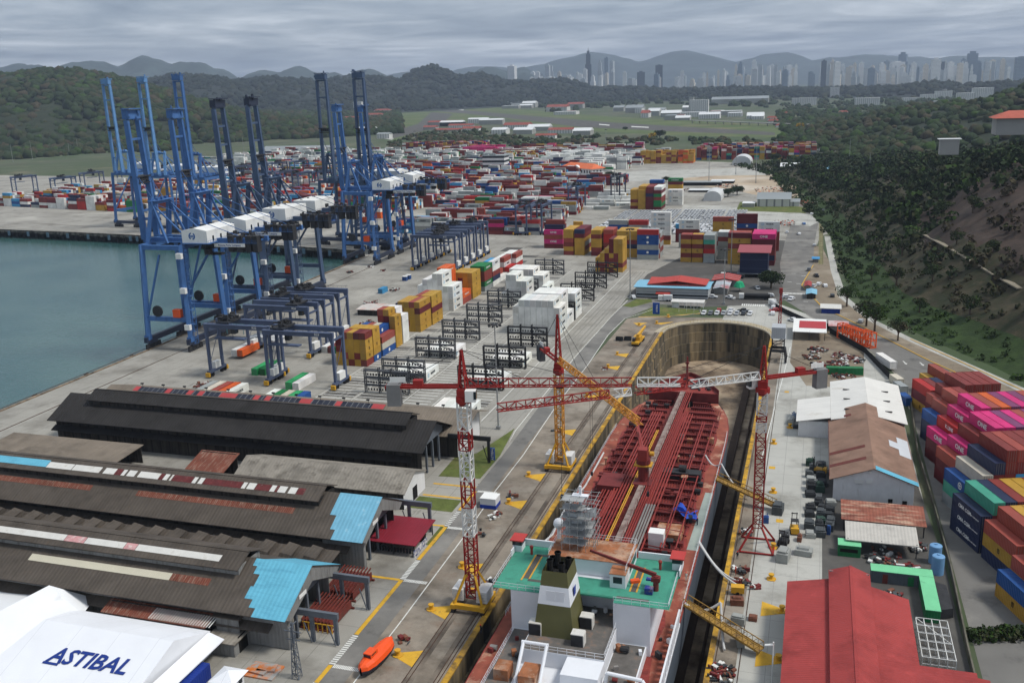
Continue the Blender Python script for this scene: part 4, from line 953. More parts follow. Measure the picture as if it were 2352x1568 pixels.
# floodlight masts
mstm=mat('galvanised_pole',lin((150,152,152)),.5,metal=.3,var=.1)
def mast(loc,h,label,arms=8,name='floodlight_mast',r=.28):
    t=thing(name,label,'light mast',loc,0,'tall floodlight masts'); b=MB(); b.tube((0,0,0),(0,0,h),r,8,r2=r*.5); b.box((0,0,.5),(1.2,1.2,1.0)); obj('pole',b,mstm,t)
    b=MB()
    for k in range(arms):
        a=2*math.pi*k/arms; b.tube((0,0,h-.6),(1.5*math.cos(a),1.5*math.sin(a),h-.5),.06,5)
        b.box((1.7*math.cos(a),1.7*math.sin(a),h-.75),(.7,.5,.45),a)
    b.tube((0,0,h-.55),(0,0,h-.35),1.1,12); obj('lamp_ring',b,dkm,t); return t
mast((*T(1,1,1083,1388)[:2],0),33,'tall light mast standing in the road-side yard between the cranes')
mast((*T(1,1,1990,492)[:2],0),34,'tall light mast beside the blue-roofed building with a white lamp ring')
mast((*T(2,1,332,330)[:2],0),30,'slender light mast in front of the yellow and brown stacks')
mast((*T(2,1,283,530)[:2],0),26,'white slender mast standing at the car park fence',4)
for i,(u,v,h) in enumerate(((75,366,33),(30,372,30),(180,352,28),(160,356,24),(1070,420,34),(1212,402,34),(1335,388,36),(1392,352,34),(1628,425,34),(1690,400,36),(1736,420,34),(1950,382,30),(560,350,30),(955,350,34),(1412,470,30),(1995,420,28))):
    mast((*G(u,v)[:2],0),h,f'distant light mast, {ORD[i]} of those rising over the far stacks',6,r=.35)
# ---------------------------------------------------------------- sheds and yard buildings
def sheetroof(n,c,ax='X',dirt=None,var=.16,sc=.18,per=.9,st=.5,extra=None):
    d=[(tuple(x*.62 for x in lin(c)),.42,.13),(tuple(min(1,x*1.45) for x in lin(c)),.3,.3)]+([dirt] if dirt else [])
    return mat(n,lin(c),.85,var=var,scale=sc,dirt=d,corr=(ax,per,st),stripes=extra,spec=.2)
rf_blk=sheetroof('black_sheet_roof',(48,46,45),extra=[('X',9.5,lin((38,37,36)),.16)])
rf_brn=sheetroof('brown_grey_sheet_roof',(122,112,100),extra=[('X',7.0,lin((104,96,86)),.15)])
rf_drk=sheetroof('weathered_dark_roof',(84,77,70),dirt=(lin((104,86,70)),.28,.5),extra=[('X',6.1,lin((70,64,58)),.12)])
rf_gry=sheetroof('pale_grey_roof',(140,134,124),dirt=(lin((98,92,84)),.4,.5))
rf_rst=sheetroof('rusty_sheet',(120,70,56),dirt=(lin((150,128,112)),.4,.6,(3,.5,1)),per=.5,st=.8)
rf_wht=mat('translucent_white_sheet',lin((206,204,198)),.6,var=.08,scale=.4,dirt=(lin((170,164,152)),.35,.4))
rf_blu=mat('pale_blue_sheet',lin((98,172,196)),.6,var=.08,scale=.3,dirt=[(lin((82,150,176)),.4,.5,(.3,2,1))],corr=('X',.9,.4))
rf_red=sheetroof('red_sheet_roof',(158,66,64),ax='Y',var=.07,per=.6,st=.35,dirt=(lin((132,56,56)),.35,.08))
wl_dk=mat('dark_shed_wall',lin((66,62,58)),.9,var=.25,scale=.3,dirt=(lin((38,36,34)),.45,.5,(2,2,.2)),stripes=[('X',3.1,lin((40,38,36)),.5)])
wl_gr=mat('grey_shed_wall',lin((128,128,126)),.85,var=.15,scale=.25,dirt=(lin((86,84,80)),.4,.5,(2,2,.2)),corr=('X',.8,.4))
wl_wh=mat('white_shed_wall',lin((212,212,212)),.8,var=.08,scale=.3,dirt=(lin((160,156,150)),.3,.4,(2,2,.25)),corr=('X',.8,.3),stripes=None)
wl_wy=mat('white_shed_wall_end',lin((214,214,214)),.8,var=.08,scale=.3,dirt=(lin((160,156,150)),.3,.4,(2,2,.25)),corr=('Z',.7,.35))
dark_in=mat('dark_interior',lin((24,23,22)),.95,var=.2)
steel_g=mat('grey_structural_steel',lin((96,102,110)),.6,var=.2,scale=.4,dirt=(lin((112,78,60)),.28,.7))
redbr=mat('primer_red_steel',lin((112,50,42)),.75,var=.25,scale=.5,dirt=(lin((84,56,46)),.4,.6))
def slope(mb,x0,x1,ya,za,yb,zb,th=.18,mi=0):
    """roof sheet from the eave line (ya,za) to the ridge line (yb,zb)"""
    mb.extr([(ya,za),(yb,zb),(yb,zb-th),(ya,za-th)],x0,x1,'x',mi)
def slopey(mb,y0,y1,xa,za,xb,zb,th=.18,mi=0):
    mb.extr([(xa,za),(xb,zb),(xb,zb-th),(xa,za-th)],y0,y1,'y',mi)
def on_slope(mb,x0,x1,ya,za,yb,zb,f0,f1,lift=.06,mi=0):
    a=(ya+(yb-ya)*f0,za+(zb-za)*f0+lift); b=(ya+(yb-ya)*f1,za+(zb-za)*f1+lift)
    mb.face([(x0,a[0],a[1]),(x1,a[0],a[1]),(x1,b[0],b[1]),(x0,b[0],b[1])],mi)
def shed(label,x0,x1,yc,hw,ze,zr,mon,roofm,wallm,inset=2.6,canopy=True,open_end=True,name='long_shed'):
    t=thing(name,label,'shed',(x0,yc,0),0); yn,yf=yc-hw,yc+hw
    b=MB(); y0,y1=yn+inset,yf-inset; xa,xb=x0+.8,x1-1.6
    b.bx(xa,xb,y0,y0+.25,0,ze+.5); b.bx(xa,xb,y1-.25,y1,0,ze+.5); b.bx(xa,xa+.25,y0+.26,y1-.26,0,ze+.5)
    zi=ze+(zr-ze)*inset/hw
    b.face([(xa,y0,zi-.3),(xa,yc,zr-.3),(xa,y1,zi-.3)][::-1])
    obj('wall',b,wallm,t,world=True)
    b=MB()
    if open_end:
        b.bx(xb-14,xb-13.8,y0+.3,y1-.3,0,ze); b.face([(xb-.3,y0+.3,ze-.6),(xb-.3,y1-.3,ze-.6),(xb-.3,y1-.3,zi-.4),(xb-.3,yc,zr-.4),(xb-.3,y0+.3,zi-.4)])
        for yy in (y0+4,yc,y1-4): b.bx(xb-.5,xb,yy-.3,yy+.3,0,ze-.6)
    obj('gable_end',b,[wallm] if not open_end else [steel_g],t,world=True)
    b=MB(); slope(b,x0,x1,yn,ze,yc-.02,zr); slope(b,x0,x1,yf,ze,yc+.02,zr); ro=obj('roof',b,roofm,t,world=True)
    if mon:
        m0,m1,mh,zm,zmr=mon; zb=zr-(zr-ze)*mh/hw
        b=MB(); b.bx(m0+.4,m1-.4,yc-mh+.9,yc-mh+1.1,zb-.2,zm); b.bx(m0+.4,m1-.4,yc+mh-1.1,yc+mh-.9,zb-.2,zm)
        b.bx(m1-.6,m1-.4,yc-mh+1.1,yc+mh-1.1,zb,zm); b.bx(m0+.4,m0+.6,yc-mh+1.1,yc+mh-1.1,zb,zm); obj('monitor_wall',b,wallm,ro).location=(0,0,0); KF(ro,t)
        b=MB(); slope(b,m0,m1,yc-mh,zm,yc-.02,zmr); slope(b,m0,m1,yc+mh,zm,yc+.02,zmr); b.extr([(yc-.3,zmr+.04),(yc+.3,zmr+.04),(yc+.3,zmr-.1),(yc-.3,zmr-.1)],m0,m1,'x'); mo_=obj('monitor_roof',b,roofm,ro); KF(ro,t)
    if canopy:
        b=MB(); slope(b,x0+.5,x1-4,yn+.4,ze-3.2,y0-.02,ze-2.2,.14); obj('canopy',b,roofm,t,world=True)
    return t,ro
def KF(ro,t):
    """children added in world coordinates under a part at its thing's base"""
    for c in ro.children:
        if not c.get('_k'):
            c.location=(-t.location.x,-t.location.y,-t.location.z); c['_k']=1
def clean():
    for o in SC.objects:
        if '_k' in o.keys(): del o['_k']
s1,r1=shed('long black-roofed shed with a raised ridge, nearest the container yard',-215.5,-94.5,224.5,11,8.3,13.4,(-206,-101.6,4.8,13.2,15.2),rf_blk,wl_dk)
s2,r2=shed('long weathered shed with rusty and white roof strips, middle of three',-236,-88.2,176,11,7.5,13.2,(-232,-101.6,4.7,12.8,14.7),rf_drk,wl_dk,open_end=True)
s3,r3=shed('long weathered shed with pale roof strips and a big turquoise end',-236,-88.2,144.4,11,7.5,13.0,(-232,-101.6,4.6,12.6,14.4),rf_drk,wl_gr,open_end=True)
# roof strips
def strips(ro,t,name,m,items,ya,za,yb,zb,f0,f1,label=None):
    b=MB()
    for x0,x1 in items: on_slope(b,x0,x1,ya,za,yb,zb,f0,f1)
    o=obj(name,b,m,ro); KF(ro,t)
    if label: o['label']=label
    return o
E2=(165,7.5,176,13.2); M2=(171.3,12.8,176,14.7); E3=(133.4,7.5,144.4,13.0); M3=(139.8,12.6,144.4,14.4)
strips(r2,s2,'roof_sheet_strip',rf_rst,[(-149,-107.3),(-232,-162)],*E2,.43,.56,'rusty corrugated roof strip')
strips(r2,s2,'skylight_strip',rf_wht,[(-177,-169.5),(-169.3,-161.3),(-160.2,-157),(-155,-154),(-153.4,-151.2),(-150.3,-144.5),(-143.2,-142),(-141.4,-140.9),(-135.2,-134.2),(-133.6,-132.4),(-122,-121),(-120.6,-118.6),(-114.6,-113.4),(-112.6,-110.6),(-109.9,-108)],*M2,.28,.66)
strips(r2,s2,'roof_sheet_strip',mat('maroon_sheet',lin((92,40,40)),.8,var=.3,scale=.8,dirt=(lin((190,170,160)),.3,1.2,(3,.3,1))),[(-157,-155.1),(-144.4,-143.3),(-140.8,-135.3),(-132.3,-122.1),(-118.5,-114.7),(-113.3,-112.7),(-107.9,-106)],*M2,.28,.66,'maroon stretch of the roof strip')
strips(r2,s2,'roof_sheet_strip',rf_blu,[(-232,-177.1)],*M2,.3,.75,'pale blue stretch of the roof strip')
strips(r3,s3,'skylight_strip',rf_wht,[(-232,-143.5),(-138.4,-128.9),(-126,-106.6)],*M3,.3,.62)
strips(r3,s3,'roof_sheet_strip',mat('pinkish_sheet',lin((190,140,140)),.7,var=.25,scale=.6,dirt=(lin((214,206,200)),.4,.8)),[(-143.4,-138.5),(-128.8,-126.1)],*M3,.3,.62,'pink-stained stretch of the roof strip')
strips(r3,s3,'skylight_strip',mat('cream_sheet',lin((196,190,170)),.6,var=.05,scale=.3),[(-150,-116)],*E3,.40,.53)
strips(r3,s3,'roof_sheet_strip',rf_rst,[(-115.9,-107.2)],*E3,.40,.53,'rusty stretch of the roof strip')
def patch(ro,t,m,steps,E,far=None,label=None):
    b=MB()
    for x0,f0,f1 in steps: on_slope(b,x0,-88.1,*E,f0,f1,.07)
    if far: on_slope(b,far[0],-88.1,*far[1:5],0,1,.07)
    o=obj('roof_sheet_patch',b,m,ro); KF(ro,t); o['label']=label
patch(r3,s3,rf_blu,[(-100.2,.86,1),(-99.2,.72,.86),(-97.8,.5,.72),(-98.4,.28,.5),(-96.6,.14,.28),(-95.2,-.01,.14)],E3,(-98.6,155.4,7.5,144.4,13.0),'turquoise end of the roof')
patch(r2,s2,mat('pale_blue_sheet_worn',lin((112,170,194)),.65,var=.12,scale=.3,dirt=[(lin((176,200,206)),.3,.6),(lin((96,120,128)),.28,.8)],corr=('X',.9,.4)),[(-98.4,.5,1),(-96.8,.2,.5),(-95.6,-.01,.2)],E2,(-97,187,7.5,176,13.2),'sky blue end of the roof')
# sloping gable screens of the blue ends
for t,yc,zr in ((s3,144.4,13.0),(s2,176,13.2)):
    b=MB(); b.face([(-88.4,yc-10.6,7.4),(-88.4,yc,zr-.25),(-88.4,yc,zr-3.2),(-88.4,yc-8.6,6.2)]); b.face([(-88.4,yc+10.6,7.4),(-88.4,yc+8.6,6.2),(-88.4,yc,zr-3.2),(-88.4,yc,zr-.25)])
    b.bx(-89.6,-89.2,yc-8.6,yc-7.6,0,6.4); b.bx(-99,-89.2,yc-8.75,yc-8.5,.2,6.4)
    g=obj('gable_screen',b,wl_gr,t,world=True)
    s=MB(); s.bx(-88.36,-88.3,yc-5.2,yc-2.6,8.7,9.5); obj('sign_plate',s,whp,g).location=(-t.location.x,-t.location.y,0)
# brown roof shed with red panels behind the black one
t=thing('brown_roof_shed','long brown-grey roofed shed with red and solar panels along its ridge','shed',(-216,242,0))
b=MB(); slope(b,-216,-89.5,230.5,6.6,242.6,10.3); slope(b,-216,-89.5,252.5,7.2,242.65,10.3); obj('roof',b,rf_brn,t,world=True)
b=MB(); b.bx(-214,-92,232,232.3,0,6.8); b.bx(-214,-92,250.7,251,0,7.3); obj('wall',b,wl_dk,t,world=True)
b=MB(); b.face([(-92,232,0),(-92,251,0),(-92,251,7.4),(-92,242.6,10.1),(-92,232,6.9)]); obj('gable_end',b,wl_wy,t,world=True)
b=MB(); pan=[]; x=-206
solar=mat('solar_panel',lin((30,34,48)),.3,var=.1,stripes=[('X',1.9,lin((150,150,150)),.12)])
for k in range(44):
    m=1 if k%6 in (0,) or k in (10,16,17,22,31,42,43) else 0
    on_slope(b,x,x+1.95,230.5,6.6,242.6,10.3,.80,.985,.12,m); x+=2.0
obj('solar_array',b,[solar,mat('red_roof_panel',lin((168,64,66)),.6,var=.1)],t,world=True)
b=MB()
for k in range(15): 
    x=-204+k*8; b.tube((x,243,10.3),(x,243,11.2),.07,5); b.box((x,242.8,11.3),(.9,.5,.4))
obj('floodlight',b,dkm,t,world=True)
# small roofs between the sheds
def lean(label,x0,x1,y0,y1,za,zb,m,wm,name='low_shed',gable=None,zr=None):
    t=thing(name,label,'shed',(x0,y0,0)); b=MB()
    if zr: 
        ym=(y0+y1)/2; slope(b,x0,x1,y0,za,ym,zr); slope(b,x0,x1,y1,zb,ym+.01,zr)
    else: slope(b,x0,x1,y0,za,y1,zb)
    obj('roof',b,m,t,world=True); b=MB()
    for yy,z in ((y0+.5,za),(y1-.7,zb)): b.bx(x0+.5,x1-.6,yy,yy+.2,0,z-.05)
    b.bx(x0+.5,x0+.7,y0+.71,y1-.71,0,min(za,zb)); obj('wall',b,wm,t,world=True)
    if gable:
        b=MB(); xx=x1-.55
        if zr: b.face([(xx,y0+.5,0),(xx,y1-.5,0),(xx,y1-.5,zb),(xx,(y0+y1)/2,zr-.2),(xx,y0+.5,za)])
        else: b.face([(xx,y0+.5,0),(xx,y1-.5,0),(xx,y1-.5,zb-.15),(xx,y0+.5,za-.1)])
        obj('gable_end',b,gable,t,world=True)
        b=MB(); b.bx(xx,xx+.06,(y0+y1)/2-1.2,(y0+y1)/2+1.6,0,3.4); obj('door',b,dark_in,t,world=True)
    return t
lean('grey-brown low shed with a sawtooth-stained lower edge, left between the sheds',-224,-178,197,209,4.6,5.4,rf_brn,wl_dk)
lean('pale brown low shed with a white gable beside the lawn',-141,-92.4,196.5,211,4.4,5.0,rf_gry,wl_dk,gable=wl_wy,zr=7.6)
lean('rusty red sheet roof lying between the black shed and its neighbour',-158,-146,199,208,3.4,6.0,rf_rst,wl_dk,name='rusty_shelter')
# annex with a row of roof vents
t=thing('vent_annex','low dark annex with a row of roof vents between the two weathered sheds','annex',(-200,160,0))
b=MB(); slope(b,-200,-93,156,4.4,164,5.6); obj('roof',b,rf_drk,t,world=True); b=MB(); b.bx(-199,-94,156.6,156.9,0,4.3); obj('wall',b,wl_dk,t,world=True)
for k in range(18):
    x=-196+k*5.7; b=MB(); b.add([(x,157.6,4.75),(x+3.0,157.6,4.75),(x+3.0,163.6,5.6),(x,163.6,5.6),(x+.5,158.6,6.6),(x+3.2,158.6,6.2),(x+2.8,163,6.4),(x+.3,163,6.9)],[(0,1,5,4),(1,2,6,5),(2,3,7,6),(3,0,4,7),(4,5,6,7)]); obj('roof_vent',b,rf_drk,t,world=True)
# tent halls
tentm=mat('white_tent_membrane',lin((226,228,232)),.6,var=.05,scale=.12,dirt=[(lin((186,188,190)),.26,.25,(.5,2,1))],stripes=[('X',8.2,lin((206,208,212)),.1)])
t=thing('tent_hall','white membrane hall with blue lettering on its roof, nearest the camera','hall',(-131,122,0))
b=MB(); X0,X1=-131.5,-103.4
b.face([(X0-5,108,3.4),(X1-.6,108,3.4),(X1,122,8.2),(X0,122,8.2)]); b.face([(X0,122,8.2),(X1,122,8.2),(X1+.4,131.6,4.4),(X0-2,131.6,4.4)]); b.face([(X0-5,108,3.4),(X0,122,8.2),(X0-2,131.6,4.4)])
b.face([(X1-.6,108,3.4),(X1+.4,131.6,4.4),(X1,122,8.2)]); obj('roof',b,tentm,t,world=True)
b=MB(); b.bx(X0,X1+.3,131.2,131.5,0,4.3); b.bx(X1+.2,X1+.4,108,131.1,0,3.9); b.bx(X0-2,X0-1.8,112,131,0,3.6); obj('wall',b,wl_wh,t,world=True)
b=MB(); slopey(b,110,131,X1+3.6,3.6,X1+.45,4.6); obj('awning',b,tentm,t,world=True)
a_=math.atan2(4.8,14); lo=lettering('ASTIBAL',4.3,mat('deep_blue_lettering',lin((24,52,128)),.6,var=0),t,(-116.4+131,115.6-122,6.13),(a_,0,math.radians(0)),.03,True,.22,sx=1.02)
b=MB(); b.bx(-124.6+131,-121.4+131,-.22,.22,-.01,.05) ; o=obj('lettering',b,mat('deep_blue_lettering',(0,0,0)),t); o.location=(-.3,114.05-122,5.56); o.rotation_euler=(a_,0,0)
t=thing('tent_hall','white membrane hall with a peaked corner, half cut off at the lower left','hall',(-140,125,0))
b=MB(); b.face([(-139.5,132,8.6),(-146,100,8.4),(-132.5,104,3.6),(-131.4,131,4.0)][::-1]); b.face([(-139.5,132,8.6),(-131.4,131,4.0),(-133.2,136.4,4.2),(-143,137,4.2)]); b.face([(-139.5,132,8.6),(-143,137,4.2),(-168,136,4.0),(-172,128,4.0),(-176,100,4),(-146,100,8.4)])
obj('roof',b,mat('white_tent_membrane_b',lin((222,224,226)),.6,var=.06,scale=.12,dirt=(lin((180,182,182)),.3,.2)),t,world=True); b=MB(); b.bx(-143,-133,136.2,136.4,0,4.2); b.tube((-144.6,124,7.8),(-144.6,124,9.4),.35,8); b.tube((-144.6,124,9.4),(-144.6,124,9.9),.7,8); obj('chimney',b,dkm,t,world=True)
lean('broken rusty canopy with bare rafters at the eave of the nearest shed',-128,-104.5,131.9,135.4,4.6,5.6,rf_rst,wl_dk,name='rafter_canopy')
b=MB()
for k in range(24): b.beam((-117+k*.58,132.0,4.75),(-116.7+k*.58,134.6,5.5),.16,.1)
tag(obj('rafter_row',b,whl,None),'white rafters showing through the broken rusty canopy','rafters')
lean('grimy two-storey annex with a mossy canopy beside the blue shed end',-104.2,-97.4,130.5,137,3.0,3.2,rf_gry,wl_gr,name='mossy_annex',gable=wl_gr)
lean('small grimy upper room above the mossy annex',-104,-98,133.6,138.6,6.2,6.6,rf_drk,wl_gr,name='upper_room')
t=thing('guard_hut','small white hut with a pyramid roof and dark windows','hut',(-93.5,122.6,0))
b=MB(); b.bx(-95.3,-91.7,120.8,124.4,0,2.6); obj('wall',b,wl_wh,t,world=True)
b=MB(); b.add([(-96,120.1,2.5),(-91,120.1,2.5),(-91,125.1,2.5),(-96,125.1,2.5),(-93.5,122.6,3.7)],[(0,1,4),(1,2,4),(2,3,4),(3,0,4)]); obj('roof',b,tentm,t,world=True)
b=MB(); b.bx(-94.4,-93.2,120.76,120.8,.9,1.9); obj('window',b,glass,t,world=True)
b=MB(); b.bx(-91.7,-91.64,121.2,122.2,0,2.2); obj('door',b,glass,t,world=True); b=MB(); b.bx(-91.7,-91.64,122.8,123.8,.9,1.9); obj('window',b,glass,t,world=True)
b=MB(); b.bx(-101.9,-98.6,108,124.6,0,2.9); solo('blue_store',b,mat('store_blue',lin((24,50,130)),.6,var=.15,corr=('Y',.6,.5)),'blue corrugated store wall under the white awning','store',(-100,116,0),world=True)
# canteen
t=thing('canteen','red-roofed open canteen beside the road hatching','canteen',(-86,180,0)); b=MB(); slope(b,-91.8,-80.3,174.6,3.0,186.6,3.7); obj('roof',b,mat('crimson_sheet',lin((128,34,48)),.6,var=.1,corr=('X',.7,.4)),t,world=True)
b=MB()
for x in (-91,-86,-81):
    for y in (175.3,181,186): b.bx(x-.1,x+.1,y-.1,y+.1,0,3.0)
obj('post',b,dkm,t,world=True); b=MB(); b.bx(-91,-81,182,182.2,0,3); b.bx(-91,-90.8,175.4,186,0,3); obj('wall',b,wl_dk,t,world=True)
b=MB(); b.bx(-80.9,-80.7,174.6,182,0,1.5); obj('notice_board',b,mat('board_blue',lin((36,56,110)),.6,dirt=(lin((214,214,214)),.5,1.2)),t,world=True)
b=MB()
for k in range(12): b.tube((-90+k*.75,176.4,0),(-90+k*.75,176.4,1.0),.22,8)
tag(obj('stool_row',b,dkm),'row of dark stools under the red canteen roof','stools')
# overhead crane runways at the shed ends
def runway(label,x0,x1,y,z,m=steel_g):
    t=thing('crane_runway',label,'crane runway',(x1,y,0),0,'overhead crane runways at the shed ends'); b=MB(); b.bx(x0,x1,y-.35,y+.35,z-1.2,z); obj('girder',b,m,t,world=True)
    for xx in (x1-.6,(x0+x1)/2):
        b=MB(); b.bx(xx-.35,xx+.35,y-.3,y+.3,0,z-1.2); b.beam((xx,y-.6,.2),(xx-1.5,y-.4,z-2.5),.18); obj('column',b,m,t,world=True)
    return t
runway('grey crane runway sticking out beside the red canteen',-93,-81.5,187.5,7.4); runway('grey crane runway over the rusty frames, beside the white hatching',-93,-80.6,152.5,7.2); runway('blue-grey crane runway at the near end of the rusty frames',-92,-80.8,139.6,6.6)
runway('black crane runway under the white gable by the lawn',-94,-81.6,230.5,7.6,rkb)
for k,(x,y,lab) in enumerate(((-87.5,147.5,'stack of rusty curved steel frames nearest the yellow line, behind the runway column'),(-88.4,158.8,'stack of rusty steel frames under the turquoise roof end'))):
    b=MB()
    for i in range(9):
        b.bx(-3.4+i*.75,-3.1+i*.75,-4.4,4.4,.4,2.0); b.beam((-3.25+i*.75,-4.4,2.0),(-3.25+i*.75,4.4,2.9),.2,.3)
    b.bx(-3.6,3.4,-4.6,-4.2,0,.4); b.bx(-3.6,3.4,4.2,4.6,0,.4); solo('steel_frame_stack',b,redbr,lab,'steel frames',(x,y,0))
b=MB()
for i in range(7): b.bx(-3.2+i*1.0,-3.05+i*1.0,-.1,.1,0,1.9)
b.bx(-3.4,3.4,-.08,.08,1.7,1.9); solo('yellow_barrier',b,yelp,'yellow post barrier in front of the rusty frames','barrier',(-87,142.6,0))
b=MB(); b.bx(-3,3,-2.2,2.2,0,.3); b.box((.4,.6,.5),(3.4,2.2,.3),.2); b.box((-1,-.8,.5),(4,1.2,.3),-.1); solo('steel_plate_pile',b,[mat('plate_orange',lin((196,110,44)),.7,dirt=(lin((150,150,146)),.5,.5))],'pile of orange and grey steel plates behind the white hut','plates',(-90.4,128.5,0))
# transmission pole, right foreground of the sheds
t=thing('lattice_pole','grey lattice power pole standing by the yellow line','pole',(-83.6,128.5,0)); b=MB(); b.lattice((0,0,0),(0,0,11),1.3,1.3,9,.07,w2=.3,h2=.3); obj('mast',b,steel_g,t); b=MB(); b.beam((-1.7,0,9.2),(1.7,0,9.2),.14); b.beam((-1.3,0,7.6),(1.3,0,7.6),.14); b.beam((0,-1.2,10.4),(0,1.4,10.4),.14); obj('cross_arm',b,steel_g,t)
# ---------------- right-hand side
wroof=mat('white_sheet_roof',lin((212,210,204)),.7,var=.06,scale=.2,dirt=[(lin((176,166,150)),.3,.15)],corr=('Y',.8,.25),stripes=[('Y',5.2,lin((190,186,178)),.12)])
t=thing('white_roof_workshop','white-roofed L-shaped workshop with narrow vent slots beside the dock road','workshop',(12,284,0)); b=MB()
slopey(b,267.5,303.5,7.1,6.4,17.1,8.6); slopey(b,267.5,303.5,27.2,6.4,17.12,8.6); slopey(b,268.6,288.2,-2.3,4.8,7.05,6.5); obj('roof',b,wroof,t,world=True)
b=MB(); b.bx(-1.6,7,269.4,287.6,0,4.8); b.bx(7.4,26.6,269.2,302.8,0,6.3); obj('wall',b,wl_wh,t,world=True)
b=MB()
for y in (274,283.5,292.5):
    for x,z in ((11.6,7.5),(22.6,7.5)): b.box((x,y,z+.06),(1.9,.35,.3))
obj('roof_vent',b,dkm,t,world=True)
t=thing('brown_roof_workshop','brown-roofed workshop with a white gable end and a pale corner patch','workshop',(16.4,250,0)); b=MB()
m_b=sheetroof('tan_sheet_roof',(140,112,96),ax='Y',dirt=(lin((110,76,66)),.3,.3),per=.8); 
slopey(b,226.2,276,6.4,5.6,16.35,9.2); slopey(b,226.2,276,26.4,5.6,16.37,9.2); ro=obj('roof',b,m_b,t,world=True)
b=MB(); b.bx(8,24.8,226.9,274.5,0,5.6); obj('wall',b,wl_wh,t,world=True); b=MB(); b.face([(7.4,226.8,0),(25.6,226.8,0),(25.6,226.8,5.7),(16.4,226.8,9.0),(7.4,226.8,5.7)]); obj('gable_end',b,wl_wh,t,world=True)
b=MB()
def onx(mb,y0,y1,xa,za,xb,zb,f0,f1,lift=.06,mi=0):
    a=(xa+(xb-xa)*f0,za+(zb-za)*f0+lift); c=(xa+(xb-xa)*f1,za+(zb-za)*f1+lift); mb.face([(a[0],y0,a[1]),(c[0],y0,c[1]),(c[0],y1,c[1]),(a[0],y1,a[1])],mi)
for y in (268,241.6,233.4): onx(b,y,y+1.8,6.4,5.6,16.35,9.2,.02,.86 if y!=268 else .6)
onx(b,228,276,6.4,5.6,16.35,9.2,.0,.01)
obj('roof_sheet_strip',b,mat('maroon_roof_strip',lin((104,54,48)),.8,var=.2,scale=.5),t,world=True)
b=MB(); onx(b,243,256,26.4,5.6,16.37,9.2,.02,.3); onx(b,247,251.5,26.4,5.6,16.37,9.2,.3,.52); obj('roof_sheet_patch',b,mat('pale_grey_patch',lin((190,194,198)),.7,var=.05),t,world=True)
b=MB(); onx(b,226.2,228.6,26.4,5.6,16.37,9.2,-.01,.96,.07); obj('roof_edge_sheet',b,rf_blu,t,world=True)
b=MB(); b.bx(12.2,14.2,226.5,226.8,5.0,5.9); b.bx(14.9,16.2,226.5,226.8,5.2,6.0); b.tube((15.6,226.8,8),(15.6,226.6,8),.35,10); obj('louvre',b,whl,t,world=True)
b=MB(); b.bx(20,21,226.7,226.8,0,1.6); b.bx(23.2,24.2,226.7,226.8,0,1.4); obj('hatch',b,dark_in,t,world=True)
t=thing('rusty_lean_to','low rusty patchwork lean-to in front of the white gable','lean-to',(18,215,0)); b=MB(); slope(b,9.0,26.9,210,3.0,219.4,3.7); obj('roof',b,mat('rusty_patchwork',lin((140,84,68)),.85,var=.3,scale=.3,dirt=[(lin((196,172,148)),.42,.35,(.4,2,1)),(lin((84,44,38)),.4,.4,(.5,1.5,1))],corr=('X',.7,.5)),t,world=True)
b=MB()
for x in (9.6,14,18.5,23,26.4): b.bx(x-.12,x+.12,210.4,210.64,0,3.0)
b.bx(9.3,26.6,218.6,218.9,0,3.5); obj('post',b,dkm,t,world=True)
t=thing('sheet_canopy','pale sheet-roofed open canopy with rust spots','canopy',(17,203,0)); b=MB(); slope(b,9.7,24.4,199.4,3.2,207.6,3.8); obj('roof',b,mat('spotted_sheet',lin((184,180,172)),.8,var=.08,scale=.3,dirt=[(lin((130,80,62)),.24,.6),(lin((150,146,140)),.4,.2)],corr=('X',.7,.4)),t,world=True)
b=MB()
for x in (10.2,17,24):
    for y in (200,207): b.bx(x-.1,x+.1,y-.1,y+.1,0,3.3)
obj('post',b,dkm,t,world=True)
grn=mat('site_office_green',lin((34,112,66)),.6,var=.15,corr=('X',.5,.5),dirt=(lin((80,80,70)),.25,.6)); mint=mat('mint_roof',lin((116,196,146)),.65,var=.08,scale=.3,dirt=(lin((90,150,112)),.3,.4)); dgr=mat('dark_grey_cladding',lin((84,92,98)),.7,var=.15,corr=('X',.4,.5))
def cabin(label,x0,x1,y0,y1,h,wm,rm,doors=(),z=0,name='site_cabin'):
    t=thing(name,label,'cabin',((x0+x1)/2,(y0+y1)/2,z)); b=MB(); b.bx(x0,x1,y0,y1,z,z+h-.12); obj('wall',b,wm,t,world=True); b=MB(); b.bx(x0-.06,x1+.06,y0-.06,y1+.06,z+h-.11,z+h); obj('roof',b,rm,t,world=True)
    for (a,c,m_) in doors: 
        b=MB(); b.bx(a,c,y0-.05,y0,z+.1,z+2.1); obj('door',b,m_,t,world=True)
    return t
t=cabin('dark green site cabin with a mint roof under the sheet canopy',8.2,12.8,197.6,200.8,2.7,grn,mint); b=MB(); b.bx(8.6,12.2,197.5,197.58,1.1,1.9); obj('window',b,dark_in,t,world=True)
t=cabin('long mint-roofed site cabin with dark grey cladding',14.4,26.0,187.6,190.6,2.7,dgr,mint,((21.4,22.5,grn),(16.6,17.6,redbr)))
cabin('mint-roofed green container cabin joining the long one at a right angle',23.4,26.0,174.4,187.4,2.7,grn,mint)
b=MB(); b.sheet([(26.1,176),(28.4,177),(28.2,186),(26.1,187)],2.1); b.face([(26.1,176,2.1),(28.4,177,2.1),(28.6,177,.2),(26.1,176,.2)]); solo('dark_tarpaulin',b,dkm,'dark tarpaulin awning beside the mint cabin','tarpaulin',(27,181,0),world=True)
